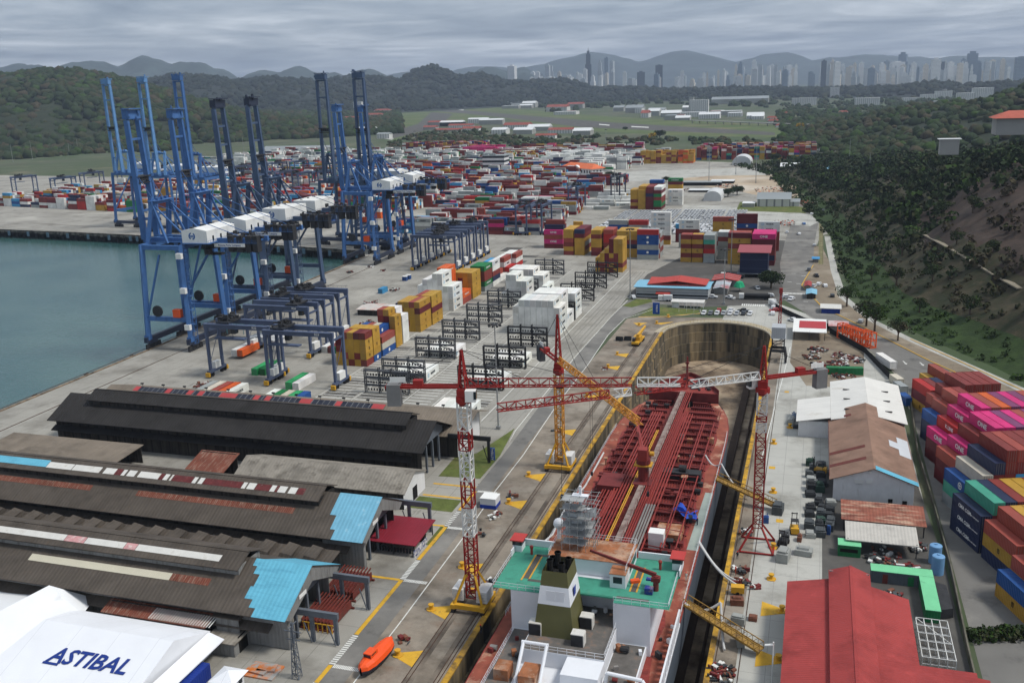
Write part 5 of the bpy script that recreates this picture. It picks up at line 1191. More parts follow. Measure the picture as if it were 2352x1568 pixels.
for y,l in ((194.6,'light blue upright storage tank, nearer of two by the fence'),(199.4,'light blue upright storage tank, farther of two by the fence')):
    t=thing('storage_tank',l,'tank',(27.6,y,0),0,'light blue storage tanks'); b=MB(); b.tube((0,0,0),(0,0,3.9),1.25,24); obj('shell',b,mat('tank_blue',lin((112,156,196)),.55,var=.1,scale=.4,dirt=(lin((150,150,150)),.25,.5,(2,2,.3))),t); b=MB(); b.sphere((0,0,3.9),1.25,20,sc=(1,1,.25),half=True); b.tube((0,0,4.1),(0,0,4.4),.3,8); obj('lid',b,mat('tank_blue',(0,0,0)),t)
# big red roof
t=thing('red_roof_hall','big red-roofed hall with a raised centre roof in the lower right','hall',(8,160,0)); b=MB()
slopey(b,100,172.5,-1.7,6.2,6.0,7.8); slopey(b,100,171,19.9,6.2,13.1,8.0); ro=obj('roof',b,rf_red,t,world=True)
b=MB(); slopey(b,100,174.4,5.75,8.6,9.65,10.0); slopey(b,100,174.4,13.2,8.6,9.67,10.0); b.extr([(9.4,10.03),(9.9,10.03),(9.9,9.85),(9.4,9.85)],100,174.4,'y'); obj('monitor_roof',b,rf_red,t,world=True)
b=MB(); slopey(b,100,147.5,13.0,8.0,30,6.6); slope(b,13,28,138,6.0,147.5,7.6); obj('wing_roof',b,rf_red,t,world=True)
b=MB(); b.bx(-1.2,19.4,100,171,0,6.0); b.bx(5.95,6.15,100,173.8,7.4,8.6); b.bx(12.9,13.1,100,173.8,7.6,8.5); b.bx(5.9,13,173.6,173.8,0,8.9); obj('wall',b,wl_gr,t,world=True)
b=MB(); b.tube((-3.2,147.5,0),(-3.2,147.5,8.2),.14,6); b.beam((-4.6,147.5,7.4),(-3.2,147.5,7.7),.5,.15); solo('lamp_post',b,whl,'white lamp post at the corner of the red roof','lamp post',(-3.2,147.5,0),world=True)
b=MB()
for i in range(5):
    for j in range(6):
        x,y=21.4+i*1.35,158.5+j*2.6; b.bx(x-.06,x+.06,y-.06,y+.06,0,2.4)
for i in range(5): b.bx(21.4+i*1.35-.06,21.4+i*1.35+.06,158.5,171.5,2.3,2.42)
for j in range(6): b.bx(21.4,26.8,158.5+j*2.6-.06,158.5+j*2.6+.06,2.42,2.54); b.bx(21.4,26.8,158.5+j*2.6-.06,158.5+j*2.6+.06,1.1,1.2)
b.beam((21.4,171.5,2.4),(26.8,166,1.2),.12); solo('steel_scaffold_frame',b,whl,'pale steel scaffold frame beside the red roof','scaffold',(24,165,0),world=True)
# boundary wall by the container yard
b=MB()
for a,c in (((31.5,310),(29.6,262)),((29.6,262),(30.2,226)),((30.2,226),(30.3,196)),((30.3,196),(29.6,166)),((29.6,166),(29.3,120))): b.beam((*a,.75),(*c,.75),.3,1.5)
solo('boundary_wall',b,mat('mossy_wall',lin((96,92,82)),.9,var=.3,scale=.3,dirt=(lin((58,66,40)),.4,.2)),'mossy boundary wall between the repair yard and the stacked containers','wall',(29.6,230,0),world=True)
# buildings at the head of the dock
def gabled(label,x0,x1,y0,y1,ze,zr,rm,wm,axis='x',ov=.6,name='site_building',win=0):
    t=thing(name,label,'building',((x0+x1)/2,(y0+y1)/2,0)); b=MB()
    if axis=='x':
        ym=(y0+y1)/2; slope(b,x0-ov,x1+ov,y0-ov,ze-.2,ym,zr); slope(b,x0-ov,x1+ov,y1+ov,ze-.2,ym+.01,zr)
    else:
        xm=(x0+x1)/2; slopey(b,y0-ov,y1+ov,x0-ov,ze-.2,xm,zr); slopey(b,y0-ov,y1+ov,x1+ov,ze-.2,xm+.01,zr)
    obj('roof',b,rm,t,world=True); b=MB(); b.bx(x0,x1,y0,y1,0,ze-.25)
    if axis=='x':
        for xx in (x0,x1): b.face([(xx,y0,ze-.25),(xx,y1,ze-.25),(xx,(y0+y1)/2,zr-.2)])
    else:
        for yy in (y0,y1): b.face([(x0,yy,ze-.25),(x1,yy,ze-.25),((x0+x1)/2,yy,zr-.2)])
    obj('wall',b,wm,t,world=True)
    for k in range(win):
        w_=(x1-x0)/win; b=MB(); b.bx(x0+w_*(k+.3),x0+w_*(k+.7),y0-.06,y0,1.0,2.2); obj('window',b,glass,t,world=True)
    return t
lblue=mat('light_blue_roof_edge',lin((124,176,200)),.6,var=.05); salmon=mat('salmon_red_roof',lin((176,66,58)),.65,var=.08,corr=('Y',.6,.4)); grwall=mat('pale_grey_wall',lin((176,180,182)),.8,var=.08,scale=.3,stripes=[('Z',2.6,lin((120,124,128)),.3)])
t=thing('blue_edged_office','long pale grey office with a light blue roof edge and a red upper roof','building',(-63,452,0)); b=MB(); b.bx(-80,-46,444,459,0,4.6); obj('wall',b,grwall,t,world=True)
b=MB(); slope(b,-81,-45,442.6,5.2,452,5.9); slope(b,-81,-45,460.5,5.2,452.01,5.9); obj('roof',b,lblue,t,world=True); b=MB(); b.bx(-74,-48,446.5,459,5.4,6.2); slope(b,-75,-60.6,446,6.0,459,7.0); slopey(b,446,460,-75,6.0,-61,7.9); slopey(b,446,460,-47,6.3,-60.9,7.9); obj('upper_roof',b,salmon,t,world=True)
b=MB(); b.bx(-70,-63.6,443.0,443.9,2.0,2.2); slope(b,-70.2,-63.4,440.6,2.6,444,3.0); obj('porch_roof',b,salmon,t,world=True); b=MB(); b.bx(-79.8,-46,443.9,443.95,1.0,1.8); obj('window_band',b,glass,t,world=True)
t=thing('navy_shed','tall navy corrugated shed with a red roof standing on posts beside the round tree','shed',(-28.6,506,0)); b=MB(); nav=mat('navy_cladding',lin((26,36,66)),.6,var=.1,scale=.3,corr=('X',.7,.5),stripes=[('Z',4.6,lin((70,80,104)),.14)]); b.bx(-35.8,-21.8,499,512,2.2,13.2); obj('wall',b,nav,t,world=True)
b=MB(); slope(b,-37.2,-20.4,497.6,13.2,514,14.6); obj('roof',b,mat('dusty_red_roof',lin((150,78,84)),.7,var=.06),t,world=True); b=MB()
for x in (-35.4,-28.6,-22.2): b.bx(x-.2,x+.2,499.4,499.8,0,2.2); b.bx(x-.2,x+.2,511,511.4,0,2.2)
obj('post',b,dkm,t,world=True); b=MB(); b.bx(-37,-20.6,497.4,513,1.9,2.15); obj('deck',b,steel_g,t,world=True)
gabled('low building with red and white striped roof beside the green umbrella',-47,-34.6,474,488,3.2,4.2,mat('striped_red_roof',lin((150,54,50)),.7,var=.1,stripes=[('Y',4.2,lin((190,170,166)),.5)]),wl_gr,'y')
gabled('low shed with light blue eaves and a red patch behind the blue-edged office',-44.4,-38.2,456,476,3.0,3.6,mat('mixed_pale_roof',lin((168,178,184)),.7,dirt=(lin((150,50,48)),.44,.08)),wl_gr,'y')
t=thing('tree_green_umbrella','bright green tarpaulin canopy gathered over a pole','canopy',(-33.2,464,0)); b=MB(); b.tube((0,0,0),(0,0,4.4),.1,6); obj('pole',b,dkm,t); b=MB()
for i in range(9):
    a,c=2*math.pi*i/9,2*math.pi*(i+1)/9; r0,r1=2.7+.5*math.sin(i*2.1),2.7+.5*math.sin((i+1)*2.1); b.face([(0,0,5.2),(1.6*math.cos(a),1.6*math.sin(a),4.6),(1.6*math.cos(c),1.6*math.sin(c),4.6)]); b.face([(1.6*math.cos(a),1.6*math.sin(a),4.6),(r0*math.cos(a),r0*math.sin(a),2.2),(r1*math.cos(c),r1*math.sin(c),2.2),(1.6*math.cos(c),1.6*math.sin(c),4.6)])
obj('cover',b,mat('tarp_green',lin((28,160,112)),.6,var=.12),t)
t=thing('covered_walkway','white-roofed covered walkway leading from the gate to the grass mound','walkway',(-56,427,0)); b=MB(); slope(b,-60.5,-45.6,424,2.8,429,3.1); obj('roof',b,rf_wht,t,world=True); b=MB()
for k in range(6): b.bx(-60+k*2.8,-59.8+k*2.8,424.4,424.6,0,2.8)
b.bx(-60,-57.2,424.6,428,0,2.7); obj('post',b,wl_wh,t,world=True)
for x,y,h,lab in ((-55.8,416.6,4.2,'white flagpole nearest the blue sign on the grass mound'),(-52.4,416.6,4.2,'white flagpole in the middle of three on the grass mound'),(-49.2,416.8,4.2,'white flagpole beside the covered walkway')):
    b=MB(); b.tube((0,0,0),(0,0,h),.07,6); b.sphere((0,0,h),.12,6); solo('flagpole',b,whl,lab,'flagpole',(x,y,0))
def sign(x,y,lab,w=3.0,h=5.2):
    t=thing('totem_sign',lab,'sign',(x,y,0)); b=MB(); b.bx(-w/2,w/2,-.2,.2,0,h); obj('panel',b,mat('sign_panel_blue',lin((34,78,160)),.5,var=.04),t); o=lettering('ASTIBAL',.95,logo_w,t,(.35,-.22,h*.52),(math.pi/2,math.radians(-90),0),bold=True)
sign(-65,410.5,'blue upright sign with white lettering on the grass mound at the dock head'); sign(-82.2,232.6,'blue upright sign on the lawn by the dock road',1.9,3.6)
t=thing('striped_canopy','red and white roofed canopy beside the dock head','canopy',(.2,386,0)); b=MB(); slope(b,-6.1,6.6,376.6,3.5,396,4.1); obj('roof',b,whp,t,world=True); b=MB(); on_slope(b,-3.8,6.4,376.6,3.5,396,4.1,.28,.82,.08); obj('roof_panel',b,mat('canopy_red',lin((170,56,60)),.6,var=.06),t,world=True); b=MB()
for x in (-5.4,.2,6):
    for y in (377.6,394): b.bx(x-.12,x+.12,y-.12,y+.12,0,3.6)
obj('post',b,dkm,t,world=True)
gabled('small white and red roofed kiosk behind the striped canopy by the road',8,14.6,393,401,2.6,3.2,mat('kiosk_roof',lin((206,200,198)),.7,dirt=(lin((170,60,60)),.5,.14)),wl_gr,'x')
ofm=mat('bright_orange_steel',lin((228,92,34)),.55,var=.08)
def oframe(x,y,rz,lab):
    b=MB()
    for xx in (-1.2,1.2):
        for yy in (-3,0,3): b.bx(xx-.16,xx+.16,yy-.16,yy+.16,0,6.0)
        for z in (.2,2.9,5.8): b.bx(xx-.14,xx+.14,-2.84,2.84,z-.14,z+.14)
        b.beam((xx,-2.9,.3),(xx,0,5.8),.2); b.beam((xx,2.9,.3),(xx,0,5.8),.2)
    for yy in (-3,0,3):
        for z in (.2,2.9,5.8): b.bx(-1.04,1.04,yy-.14,yy+.14,z-.14,z+.14)
    solo('orange_steel_frame',b,ofm,lab,'steel frame',(x,y,0),rz,'tall orange steel frames by the road')
oframe(13.4,381.5,.62,'tall bright orange steel frame farthest from the camera'); oframe(16.2,377.6,.62,'tall bright orange steel frame second from the far end'); oframe(18.8,373.8,.62,'tall bright orange steel frame third from the far end'); oframe(21.6,372.2,.62,'tall bright orange steel frame at the roadside corner')
gabled('blue-roofed roadside stall beside the access road',-1.6,2.2,452,462,2.6,3.0,lblue,wl_dk,'y'); gabled('red and white roofed kiosk on the road island',-2.6,-.4,470,480,2.6,3.0,mat('kiosk_red',lin((150,60,60)),.7),wl_gr,'y'); gabled('white-roofed gate shelter at the bend of the road',4.8,12.4,424,432,2.6,2.9,rf_wht,mat('shelter_blue',lin((36,60,140)),.7),'x'); gabled('small light blue kiosk far up the road island',.2,3.2,545,551,2.4,2.8,mat('kiosk_sky',lin((70,140,190)),.7),wl_gr,'x')
b=MB()
for a,c in (((-18,437),(-10,420)),((-10,420),(-1.6,405)),((-1.6,405),(8,396)),((8,390),(20,363)),((20,363),(27,330))): b.beam((*a,1.1),(*c,1.1),.12,2.2)
solo('black_mesh_fence',b,mat('black_mesh',lin((30,31,33)),.9,var=.2),'black mesh fence along the bend of the access road','fence',(0,400,0),world=True)
b=MB()
for a,c in (((-80.9,216),(-80.9,196)),((-31,441),(-13,439))): b.beam((*a,.8),(*c,.8),.08,1.6)
clean()
# ---------------------------------------------------------------- tanker in the dock
SX=-35.8; dkred=mat('deck_red',lin((136,56,50)),.75,var=.2,scale=.3,dirt=[(lin((156,92,70)),.34,.35),(lin((78,34,32)),.4,.5),(lin((186,150,128)),.2,.25)])
redst=mat('deck_steel_red',lin((112,44,42)),.65,var=.22,scale=.6,dirt=[(lin((70,26,26)),.35,1.0),(lin((148,84,66)),.2,.9)])
pipered=mat('pipe_red',lin((140,54,48)),.55,var=.1,scale=.5); pipeg=mat('pipe_grey',lin((130,126,122)),.6,var=.15); pipey=mat('pipe_yellow',lin((200,150,50)),.6,var=.1)
hullg=mat('hull_grey',lin((82,90,100)),.6,var=.1,scale=.1,dirt=[(lin((116,122,128)),.3,.1,(1,1,.2)),(lin((96,70,58)),.22,.3,(1,1,.3))]); hullr=mat('hull_antifoul',lin((92,42,38)),.8,var=.2,scale=.2)
shipw=mat('ship_white',lin((222,224,228)),.5,var=.05,scale=.25,dirt=[(lin((168,160,152)),.22,.35,(1.5,1.5,.3)),(lin((150,104,76)),.14,.5,(2,2,.2))]); teal=mat('deck_teal',lin((66,142,120)),.7,var=.12,scale=.4,dirt=[(lin((120,140,110)),.3,.35),(lin((60,110,96)),.35,.6)]); olive=mat('funnel_olive',lin((92,90,56)),.6,var=.08,scale=.3,dirt=(lin((70,66,46)),.25,.6,(2,2,.4)))
rustdk=mat('rusty_deck',lin((150,96,64)),.85,var=.3,scale=.5,dirt=[(lin((206,180,156)),.42,.4),(lin((104,60,44)),.38,.8)])
scafm=mat('scaffold_pipe',lin((150,152,152)),.5,var=.2)
tk=thing('tanker_ship','red-decked tanker with white bridge and olive funnel, sitting in the dry dock','ship',(SX,200,-14.6))
DZ_=4.5
HB=[(112,15.2),(120,16),(130,16),(200,16),(250,16),(260,15.5),(268,14.4),(275,12.6),(281,10.4),(287,7.6),(292,4.6),(296,1.9),(297.6,.05)]
def hb(y):
    for (a,x),(b,z) in zip(HB,HB[1:]):
        if a<=y<=b: return x+(z-x)*(y-a)/(b-a)
    return HB[0][1] if y<112 else .05
b=MB(); lv=[(DZ_,1.),(0,.99),(-6.,.96),(-11,.9),(-13.6,.8),(-14.5,.62)]
for (z0,f0),(z1,f1) in zip(lv,lv[1:]):
    for (ya,xa),(yb,xb) in zip(HB,HB[1:]):
        sh0=lambda y:(y-(y-250)*.0 if y<250 else y-(DZ_-z0)*.25*(y-250)/47); sh1=lambda y:(y if y<250 else y-(DZ_-z1)*.25*(y-250)/47)
        for s in (-1,1):
            q=[(SX+s*xa*f0,sh0(ya),z0),(SX+s*xb*f0,sh0(yb),z0),(SX+s*xb*f1,sh1(yb),z1),(SX+s*xa*f1,sh1(ya),z1)]
            b.face(q if s<0 else q[::-1],0 if z0>-8 else 1)
b.face([(SX+s*15.2,112,z) for s,z in ((-1,DZ_),(1,DZ_),(.8,-12),(-.8,-12))])
obj('hull',b,[hullg,hullr],tk,world=True,smooth=False)
b=MB(); pol=[(SX-x,y) for y,x in HB]+[(SX+x,y) for y,x in HB[::-1]]; b.sheet([p for p in pol if p[1]<=280],DZ_+.01); dk_=obj('deck',b,dkred,tk,world=True)
# forecastle
b=MB(); fp=[(y,x) for y,x in HB if y>=281]; fp=[(280.6,10.6)]+fp
b.prism([(SX-x,y) for y,x in fp]+[(SX+x,y) for y,x in fp[::-1]],DZ_+.02,7.4,1,0)
for (ya,xa),(yb,xb) in zip(fp,fp[1:]):
    for s in (-1,1): b.beam((SX+s*xa,ya,8.0),(SX+s*xb,yb,8.0),.16,1.3,1)
fo=obj('forecastle',b,[dkred,redst],tk,world=True)
b=MB()
for k in range(26):
    y=rnd(282.5,293); x=SX+rnd(-1,1)*(hb(y)-1.4); r_=rnd(.25,.7); b.box((x,y,7.4+r_*.7),(r_*1.5,r_,r_*1.4),rnd(0,3))
for s in (-1,1): b.tube((SX+s*3.2-1,285,8.2),(SX+s*3.2+1,285,8.2),.9,10)
obj('mooring_gear',b,dkm,tk,world=True)
b=MB(); b.tube((SX,288.5,7.4),(SX,288.5,16.5),.42,8,r2=.25); b.beam((SX-1.6,288.5,13),(SX+1.6,288.5,13),.2); b.box((SX,288.5,14.5),(1.1,.9,.5)); b.beam((SX,287,7.4),(SX,288.5,12),.2); obj('foremast',b,redst,tk,world=True)
# deck margin strips and transverse girders
b=MB()
for s in (-1,1):
    p=[(SX+s*(hb(y)-.2),y) for y in range(124,281,6)]+[(SX+s*(hb(y)-3.0-.5*math.sin(y*.4)),y) for y in range(280,123,-6)]; b.sheet(p,DZ_+.03)
obj('deck_margin',b,mat('deck_margin_worn',lin((138,74,58)),.8,var=.25,scale=.35,dirt=[(lin((204,178,150)),.36,.2),(lin((150,154,150)),.28,.12)]),tk,world=True)
b=MB(); b.sheet([(SX+13.4,184),(SX+15.8,184),(SX+15.8,214),(SX+14,214)],DZ_+.05); obj('deck_patch',b,mat('deck_grey_green',lin((150,160,152)),.7,var=.12,scale=.4),tk,world=True)
for y in np.arange(167,280,4.6):
    y=float(y)
    for s in (-1,1):
        xi,xo=3.2,min(12.6,hb(y)-2.6)
        if xo<5: continue
        b=MB(); z=DZ_+.04; prof=[(xi,0),(xo,0),(xo,.2),(xo-1.4,.8),(xi,.8)]
        vs=[(SX+s*x,y-.14,z+h) for x,h in prof]+[(SX+s*x,y+.14,z+h) for x,h in prof]; n=5
        b.add(vs,[tuple(range(n)) if s>0 else tuple(range(n-1,-1,-1)),tuple(range(2*n-1,n-1,-1)) if s>0 else tuple(range(n,2*n))]+[((i,n+i,n+(i+1)%n,(i+1)%n) if s>0 else (i,(i+1)%n,n+(i+1)%n,n+i)) for i in range(n)])
        b.bx(min(SX+s*xi,SX+s*(xo-1.6)),max(SX+s*xi,SX+s*(xo-1.6)),y-.3,y+.3,z+.81,z+.88)
        obj('deck_girder',b,redst,tk,world=True)
b=MB()
for s in (-1,1):
    for k in range(14):
        x=SX+s*(3.6+k*.66); b.bx(x-.06,x+.06,168,min(278,292-abs(x-SX)*1.6),DZ_+.04,DZ_+.34)
obj('deck_stiffeners',b,redst,tk,world=True)
# pipe runs
def pipes(name,m,xs,y0,y1,z,r): 
    b=MB()
    for x in xs: b.tube((SX+x,y0,z),(SX+x,y1,z),r,6)
    return obj(name,b,m,tk,world=True)
pipes('cargo_pipe',pipered,(-6.4,-5.7,-5.0,-4.3,-3.6,2.2,2.9,3.6,4.3,5.0),166,262,DZ_+2.5,.2); pipes('cargo_pipe',pipered,(.9,1.4,1.9,2.6),166,281,DZ_+2.9,.16); pipes('vent_pipe',pipeg,(2.6,3.2,3.8,4.4),166,198,DZ_+2.95,.22); pipes('fire_main',pipey,(-2.7,-2.3),166,246,DZ_+2.9,.13); pipes('outboard_pipe',pipered,(-9.2,-8.6,8.4,9.0,11.6),180,258,DZ_+1.95,.15)
b=MB()
for y in range(172,262,9):
    for x0,x1 in ((-11.5,-2),(1.5,12)): b.tube((SX+x0,y+rnd(-2,2),DZ_+1.8),(SX+x1,y+rnd(-2,2),DZ_+1.8),.13,6)
for k in range(60):
    y=rnd(170,276); x=SX+rnd(-1,1)*min(12,hb(y)-3); b.tube((x,y,DZ_),(x,y,DZ_+rnd(1.4,2.9)),rnd(.1,.28),6)
obj('cross_pipe',b,redst,tk,world=True)
b=MB()
for i,x in enumerate((-11.6,-10.9,-10.2)): b.path([(SX+x,166,DZ_+2.3),(SX+x,177,DZ_+2.3),(SX+x+2.2,181,DZ_+2.3),(SX+x+2.2,188,DZ_+2.3),(SX+x+4,191,DZ_+2.3),(SX+x+4,205,DZ_+2.3)],.2,6)
obj('loop_pipe',b,pipered,tk,world=True)
b=MB(); b.bx(SX-1.0,SX+.5,165,281,DZ_+2.9,DZ_+3.05)
for y in range(166,281,4): b.bx(SX-1.0,SX-.85,y-.08,y+.08,DZ_,DZ_+2.9); b.bx(SX+.35,SX+.5,y-.08,y+.08,DZ_,DZ_+2.9)
obj('catwalk',b,mat('catwalk_grating',lin((142,126,118)),.8,var=.3,scale=.5,dirt=(lin((100,72,64)),.4,.6)),tk,world=True)
b=MB()
for s in (-1,1):
    for y in range(166,280,4): b.tube((SX+(-1.0 if s<0 else .5),y,DZ_+3.05),(SX+(-1.0 if s<0 else .5),y,DZ_+4.0),.04,4)
    b.tube((SX+(-1.0 if s<0 else .5),166,DZ_+4.0),(SX+(-1.0 if s<0 else .5),280,DZ_+4.0),.04,4)
obj('catwalk_rail',b,redst,tk,world=True)
# manifolds, tank hatches, machinery on deck
for k in range(46):
    y=rnd(172,274); s=R.choice((-1,1)); x=SX+s*rnd(3.6,min(13,hb(y)-2.2)); b=MB(); r_=rnd(.35,.8); kind=k%4
    if kind==0: b.tube((x,y,DZ_),(x,y,DZ_+r_*1.6),r_,10); b.tube((x,y,DZ_+r_*1.6),(x,y,DZ_+r_*1.8),r_*1.15,10)
    elif kind==1: b.box((x,y,DZ_+r_),(r_*2.2,r_*1.6,r_*2),rnd(0,.4))
    elif kind==2: b.tube((x-r_,y,DZ_+1),(x+r_,y,DZ_+1),r_*.7,8); b.box((x,y,DZ_+.4),(r_*1.6,r_,.8))
    else: b.box((x,y,DZ_+1.9),(r_*2,r_*2,.3)); b.tube((x,y,DZ_),(x,y,DZ_+1.8),.2,6)
    obj(('tank_hatch','deck_box','winch','valve_stand')[kind],b,(redst,dkm,dkm,redst,pipeg,rustdk)[k%6],tk,world=True)
b=MB(); b.bx(-46.5,-41,206,214,DZ_,DZ_+3.0); obj('deck_house',b,redst,tk,world=True); b=MB(); b.bx(-29.4,-24,186.5,192,DZ_+.02,DZ_+1.8); obj('pump_house',b,rustdk,tk,world=True)
b=MB(); b.bx(-33,-23.6,219,222,DZ_,DZ_+2.3); b.tube((-29,220.6,DZ_+2.9),(-27.2,220.6,DZ_+2.9),.9,10); obj('deck_machinery',b,dkm,tk,world=True)
# hose crane amidships
t=tk; b=MB(); b.tube((-36.2,211,DZ_),(-36.2,211,DZ_+7.5),1.25,14); b.tube((-36.2,211,DZ_+7.5),(-36.2,211,DZ_+8.6),1.7,14); b.box((-36.2,210,DZ_+3.0),(4.4,3.8,.25)); hc=obj('hose_crane',b,redst,tk,world=True)
b=MB(); b.beam((-36.4,212,DZ_+8.4),(-43.5,240,DZ_+9.6),1.1,1.3,w2=.5,h2=.6); b.beam((-36.4,212,DZ_+11),(-40,226,DZ_+9.8),.3); b.box((-36.2,210.4,DZ_+10),(2.2,2.4,2.8)); j=obj('crane_boom',b,pipered,hc); j.location=(-tk.location.x,-tk.location.y,-tk.location.z)
b=MB(); b.box((-36.2,211,DZ_+7.2),(4.2,3.2,.3)); b.tube((-35,213,DZ_+9.2),(-34,213,DZ_+9.2),.6,10); o=obj('slew_platform',b,pipey,hc); o.location=(-tk.location.x,-tk.location.y,-tk.location.z)
# bridge house
def part(name,b,m): return obj(name,b,m,tk,world=True)
b=MB(); b.bx(-48.2,-42.4,143.6,160,DZ_,13.9); b.bx(-29.8,-23.4,143.6,160,DZ_,13.9); b.bx(-42.38,-29.82,149.5,160,DZ_,13.9); part('accommodation_block',b,shipw)
b=MB(); b.sheet(rect(-51.6,-42.2,143.6,160.4),13.96); b.sheet(rect(-29.8,-20.2,143.6,160.4),13.96); b.sheet(rect(-42.2,-29.8,145.6,151),13.96); b.bx(-51.8,-48.3,155.2,160.6,13.5,13.92); b.bx(-23.3,-20,155.2,160.6,13.5,13.92); b.bx(-42.2,-29.8,145.4,149.4,13.6,13.9); part('bridge_deck',b,teal)
b=MB()
for x0,x1,y0,y1 in ((-47.2,-46.2,148,157),(-46.2,-42.6,147.2,148),(-27.6,-26.7,148,157),(-47.2,-44,156.6,157.4),(-29.6,-24,145.2,146)): b.sheet(rect(x0,x1,y0,y1),13.99)
part('deck_walkway_strip',b,mat('walkway_grey',lin((86,84,80)),.8,var=.2))
b=MB()
for x0,x1,y0,y1 in ((-47.5,-47.2,147.2,157),(-46.2,-45.9,148,156.6),(-27.9,-27.6,148,157),(-26.7,-26.4,148,157)): b.sheet(rect(x0,x1,y0,y1),13.995)
part('deck_stripe',b,pipey)
b=MB(); b.bx(-43.4,-28.6,152,159.6,13.97,17.0); b.bx(-43.4,-41.4,150.4,152,13.97,16.6); b.bx(-31.4,-28.6,148.6,152,13.97,16.6); part('wheelhouse',b,shipw)
b=MB(); b.bx(-43.6,-28.4,151.8,159.8,17.02,17.14); b.bx(-31.5,-28.5,148.4,151.78,16.62,16.74); part('wheelhouse_roof',b,rustdk)
for x0,x1 in ((-42.9,-41.6),(-30.8,-29.2)): b=MB(); b.bx(x0,x1,148.54 if x0>-35 else 150.34,148.6 if x0>-35 else 150.4,14.9,16.1); part('bridge_window',b,glass)
b=MB()
for k in range(9): b.bx(-42.8+k*1.55,-41.7+k*1.55,159.6,159.66,15,16.3)
part('front_window',b,glass)
b=MB(); b.bx(-28.6,-28.54,152.6,158.8,14.9,16.2); part('side_window',b,glass)
# bulwarks and wing cabs
b=MB()
for x0,x1 in ((-51.7,-43.6),(-28.4,-20.1)): b.bx(x0,x1,160.3,160.6,14,15.3)
for x in (-51.8,-20.2): b.bx(x,x+.2,155.2,160.3,14,15.2)
part('wing_bulwark',b,shipw)
for s,x in ((-1,-51.2),(1,-20.8)):
    b=MB(); b.bx(x-.9,x+.9,157.4,159.8,13.97,16.0); w_=part('wing_cab',b,shipw); b=MB(); b.bx(x-1.3,x+1.3,156.9,160.2,16.3,16.5); o=obj('cab_roof',b,mat('cab_red',lin((178,60,56)),.6,var=.1),w_); o.location=-tk.location
    b=MB(); b.bx(x-.94,x+.94,157.36,159.84,15.3,16.28); o=obj('cab_window',b,glass,w_); o.location=-tk.location
    b=MB(); b.beam((x,158.6,13.5),(x-s*4.6,158.6,8.4),.5,1.6,up=(0,1,0)); b.beam((x,156.2,13.5),(x-s*3.0,156.2,9.8),.4,.8,up=(0,1,0)); part('wing_bracket',b,shipw)
    b=MB(); b.tube((x-s*3,157,14),(x-s*3,157,15.5),.25,8); b.sphere((x-s*3,157,15.5),.4,8); part('compass_stand',b,pipered)
# scaffolded mast, radome
b=MB()
for lx in range(5):
    for ly in range(4):
        x,y=-41.5+lx*1.5,154.2+ly*1.6; b.tube((x,y,17.1),(x+rnd(-.1,.1),y,27.5-(lx in (0,4))*rnd(1,4)),.055,5)
for z in np.arange(18.6,27.6,1.7):
    for lx in range(5): b.tube((-41.5+lx*1.5,153.8,float(z)),(-41.5+lx*1.5,159.4,float(z)),.05,4)
    for ly in range(4): b.tube((-41.9,154.2+ly*1.6,float(z)),(-35.1,154.2+ly*1.6,float(z)),.05,4)
    if rnd(0,1)>.15: b.bx(-41.4,-35.6+rnd(-2,0),154.3,156+rnd(0,2),float(z)-.06,float(z))
for k in range(24): b.beam((rnd(-41.5,-35.5),rnd(154,159),rnd(18,25)),(rnd(-41.5,-35.5),rnd(154,159),rnd(20,27)),.06)
part('scaffolding',b,scafm)
b=MB(); b.beam((-38.5,156.8,17.1),(-38.5,156.8,29),.9,.9,w2=.4,h2=.4); b.bx(-40.5,-36.5,156.4,157.2,24.4,24.7); b.bx(-40,-37,156.2,157.4,27,27.3); part('radar_mast',b,shipw)
b=MB()
for k in range(7):
    x,y,z=rnd(-41.6,-36),rnd(153.8,157),rnd(18,24.5); b.face([(x,y,z),(x+rnd(1,2.2),y+rnd(0,.5),z+rnd(-.2,.2)),(x+rnd(1,2),y+.3,z+rnd(1,2)),(x+.1,y,z+rnd(1,1.8))])
part('scaffold_sheeting',b,mat('torn_sheeting',lin((190,192,192)),.8,var=.2,scale=.8,dirt=(lin((110,110,108)),.4,.8)))
b=MB(); b.tube((-43.2,158.6,14),(-43.2,158.6,19.2),.35,8); b.sphere((-43.2,158.6,20.2),1.05,16); part('radome',b,shipw)
# funnel
b=MB(); fx0,fx1,fy0,fy1=-41.6,-36.4,139.6,145.4
def frus(z0,z1,a0,a1,mi): 
    def r(z): 
        k=(z-9.2)/(20.6-9.2); return (fx0-.9+1.3*k,fx1+1.0-1.5*k,fy0-1.6+1.9*k,fy1+.6-.6*k)
    p,q=r(z0),r(z1); vs=[(p[0],p[2],z0),(p[1],p[2],z0),(p[1],p[3],z0),(p[0],p[3],z0),(q[0],q[2],z1),(q[1],q[2],z1),(q[1],q[3],z1),(q[0],q[3],z1)]
    b.add(vs,[(0,1,5,4),(1,2,6,5),(2,3,7,6),(3,0,4,7)],mi)
frus(9.2,14.8,0,0,0); frus(14.8,18.0,0,0,1); frus(18.0,20.6,0,0,0); b.bx(fx0+.5,fx1-.6,fy0+.4,fy1-.2,19.2,19.4,2)
fu=part('funnel',b,[olive,shipw,dark_in])
b=MB()
for x,y,h in ((-40.2,141.4,22),(-38.2,141.4,21.6),(-39.4,143.6,22.4),(-37.6,143.8,21.4),(-40.4,144,21.2)): b.tube((x,y,19.4),(x,y,h),.5,10); b.tube((x,y,h-.3),(x,y,h),.6,10)
o=obj('exhaust_pipe',b,dark_in,fu); o.location=-tk.location
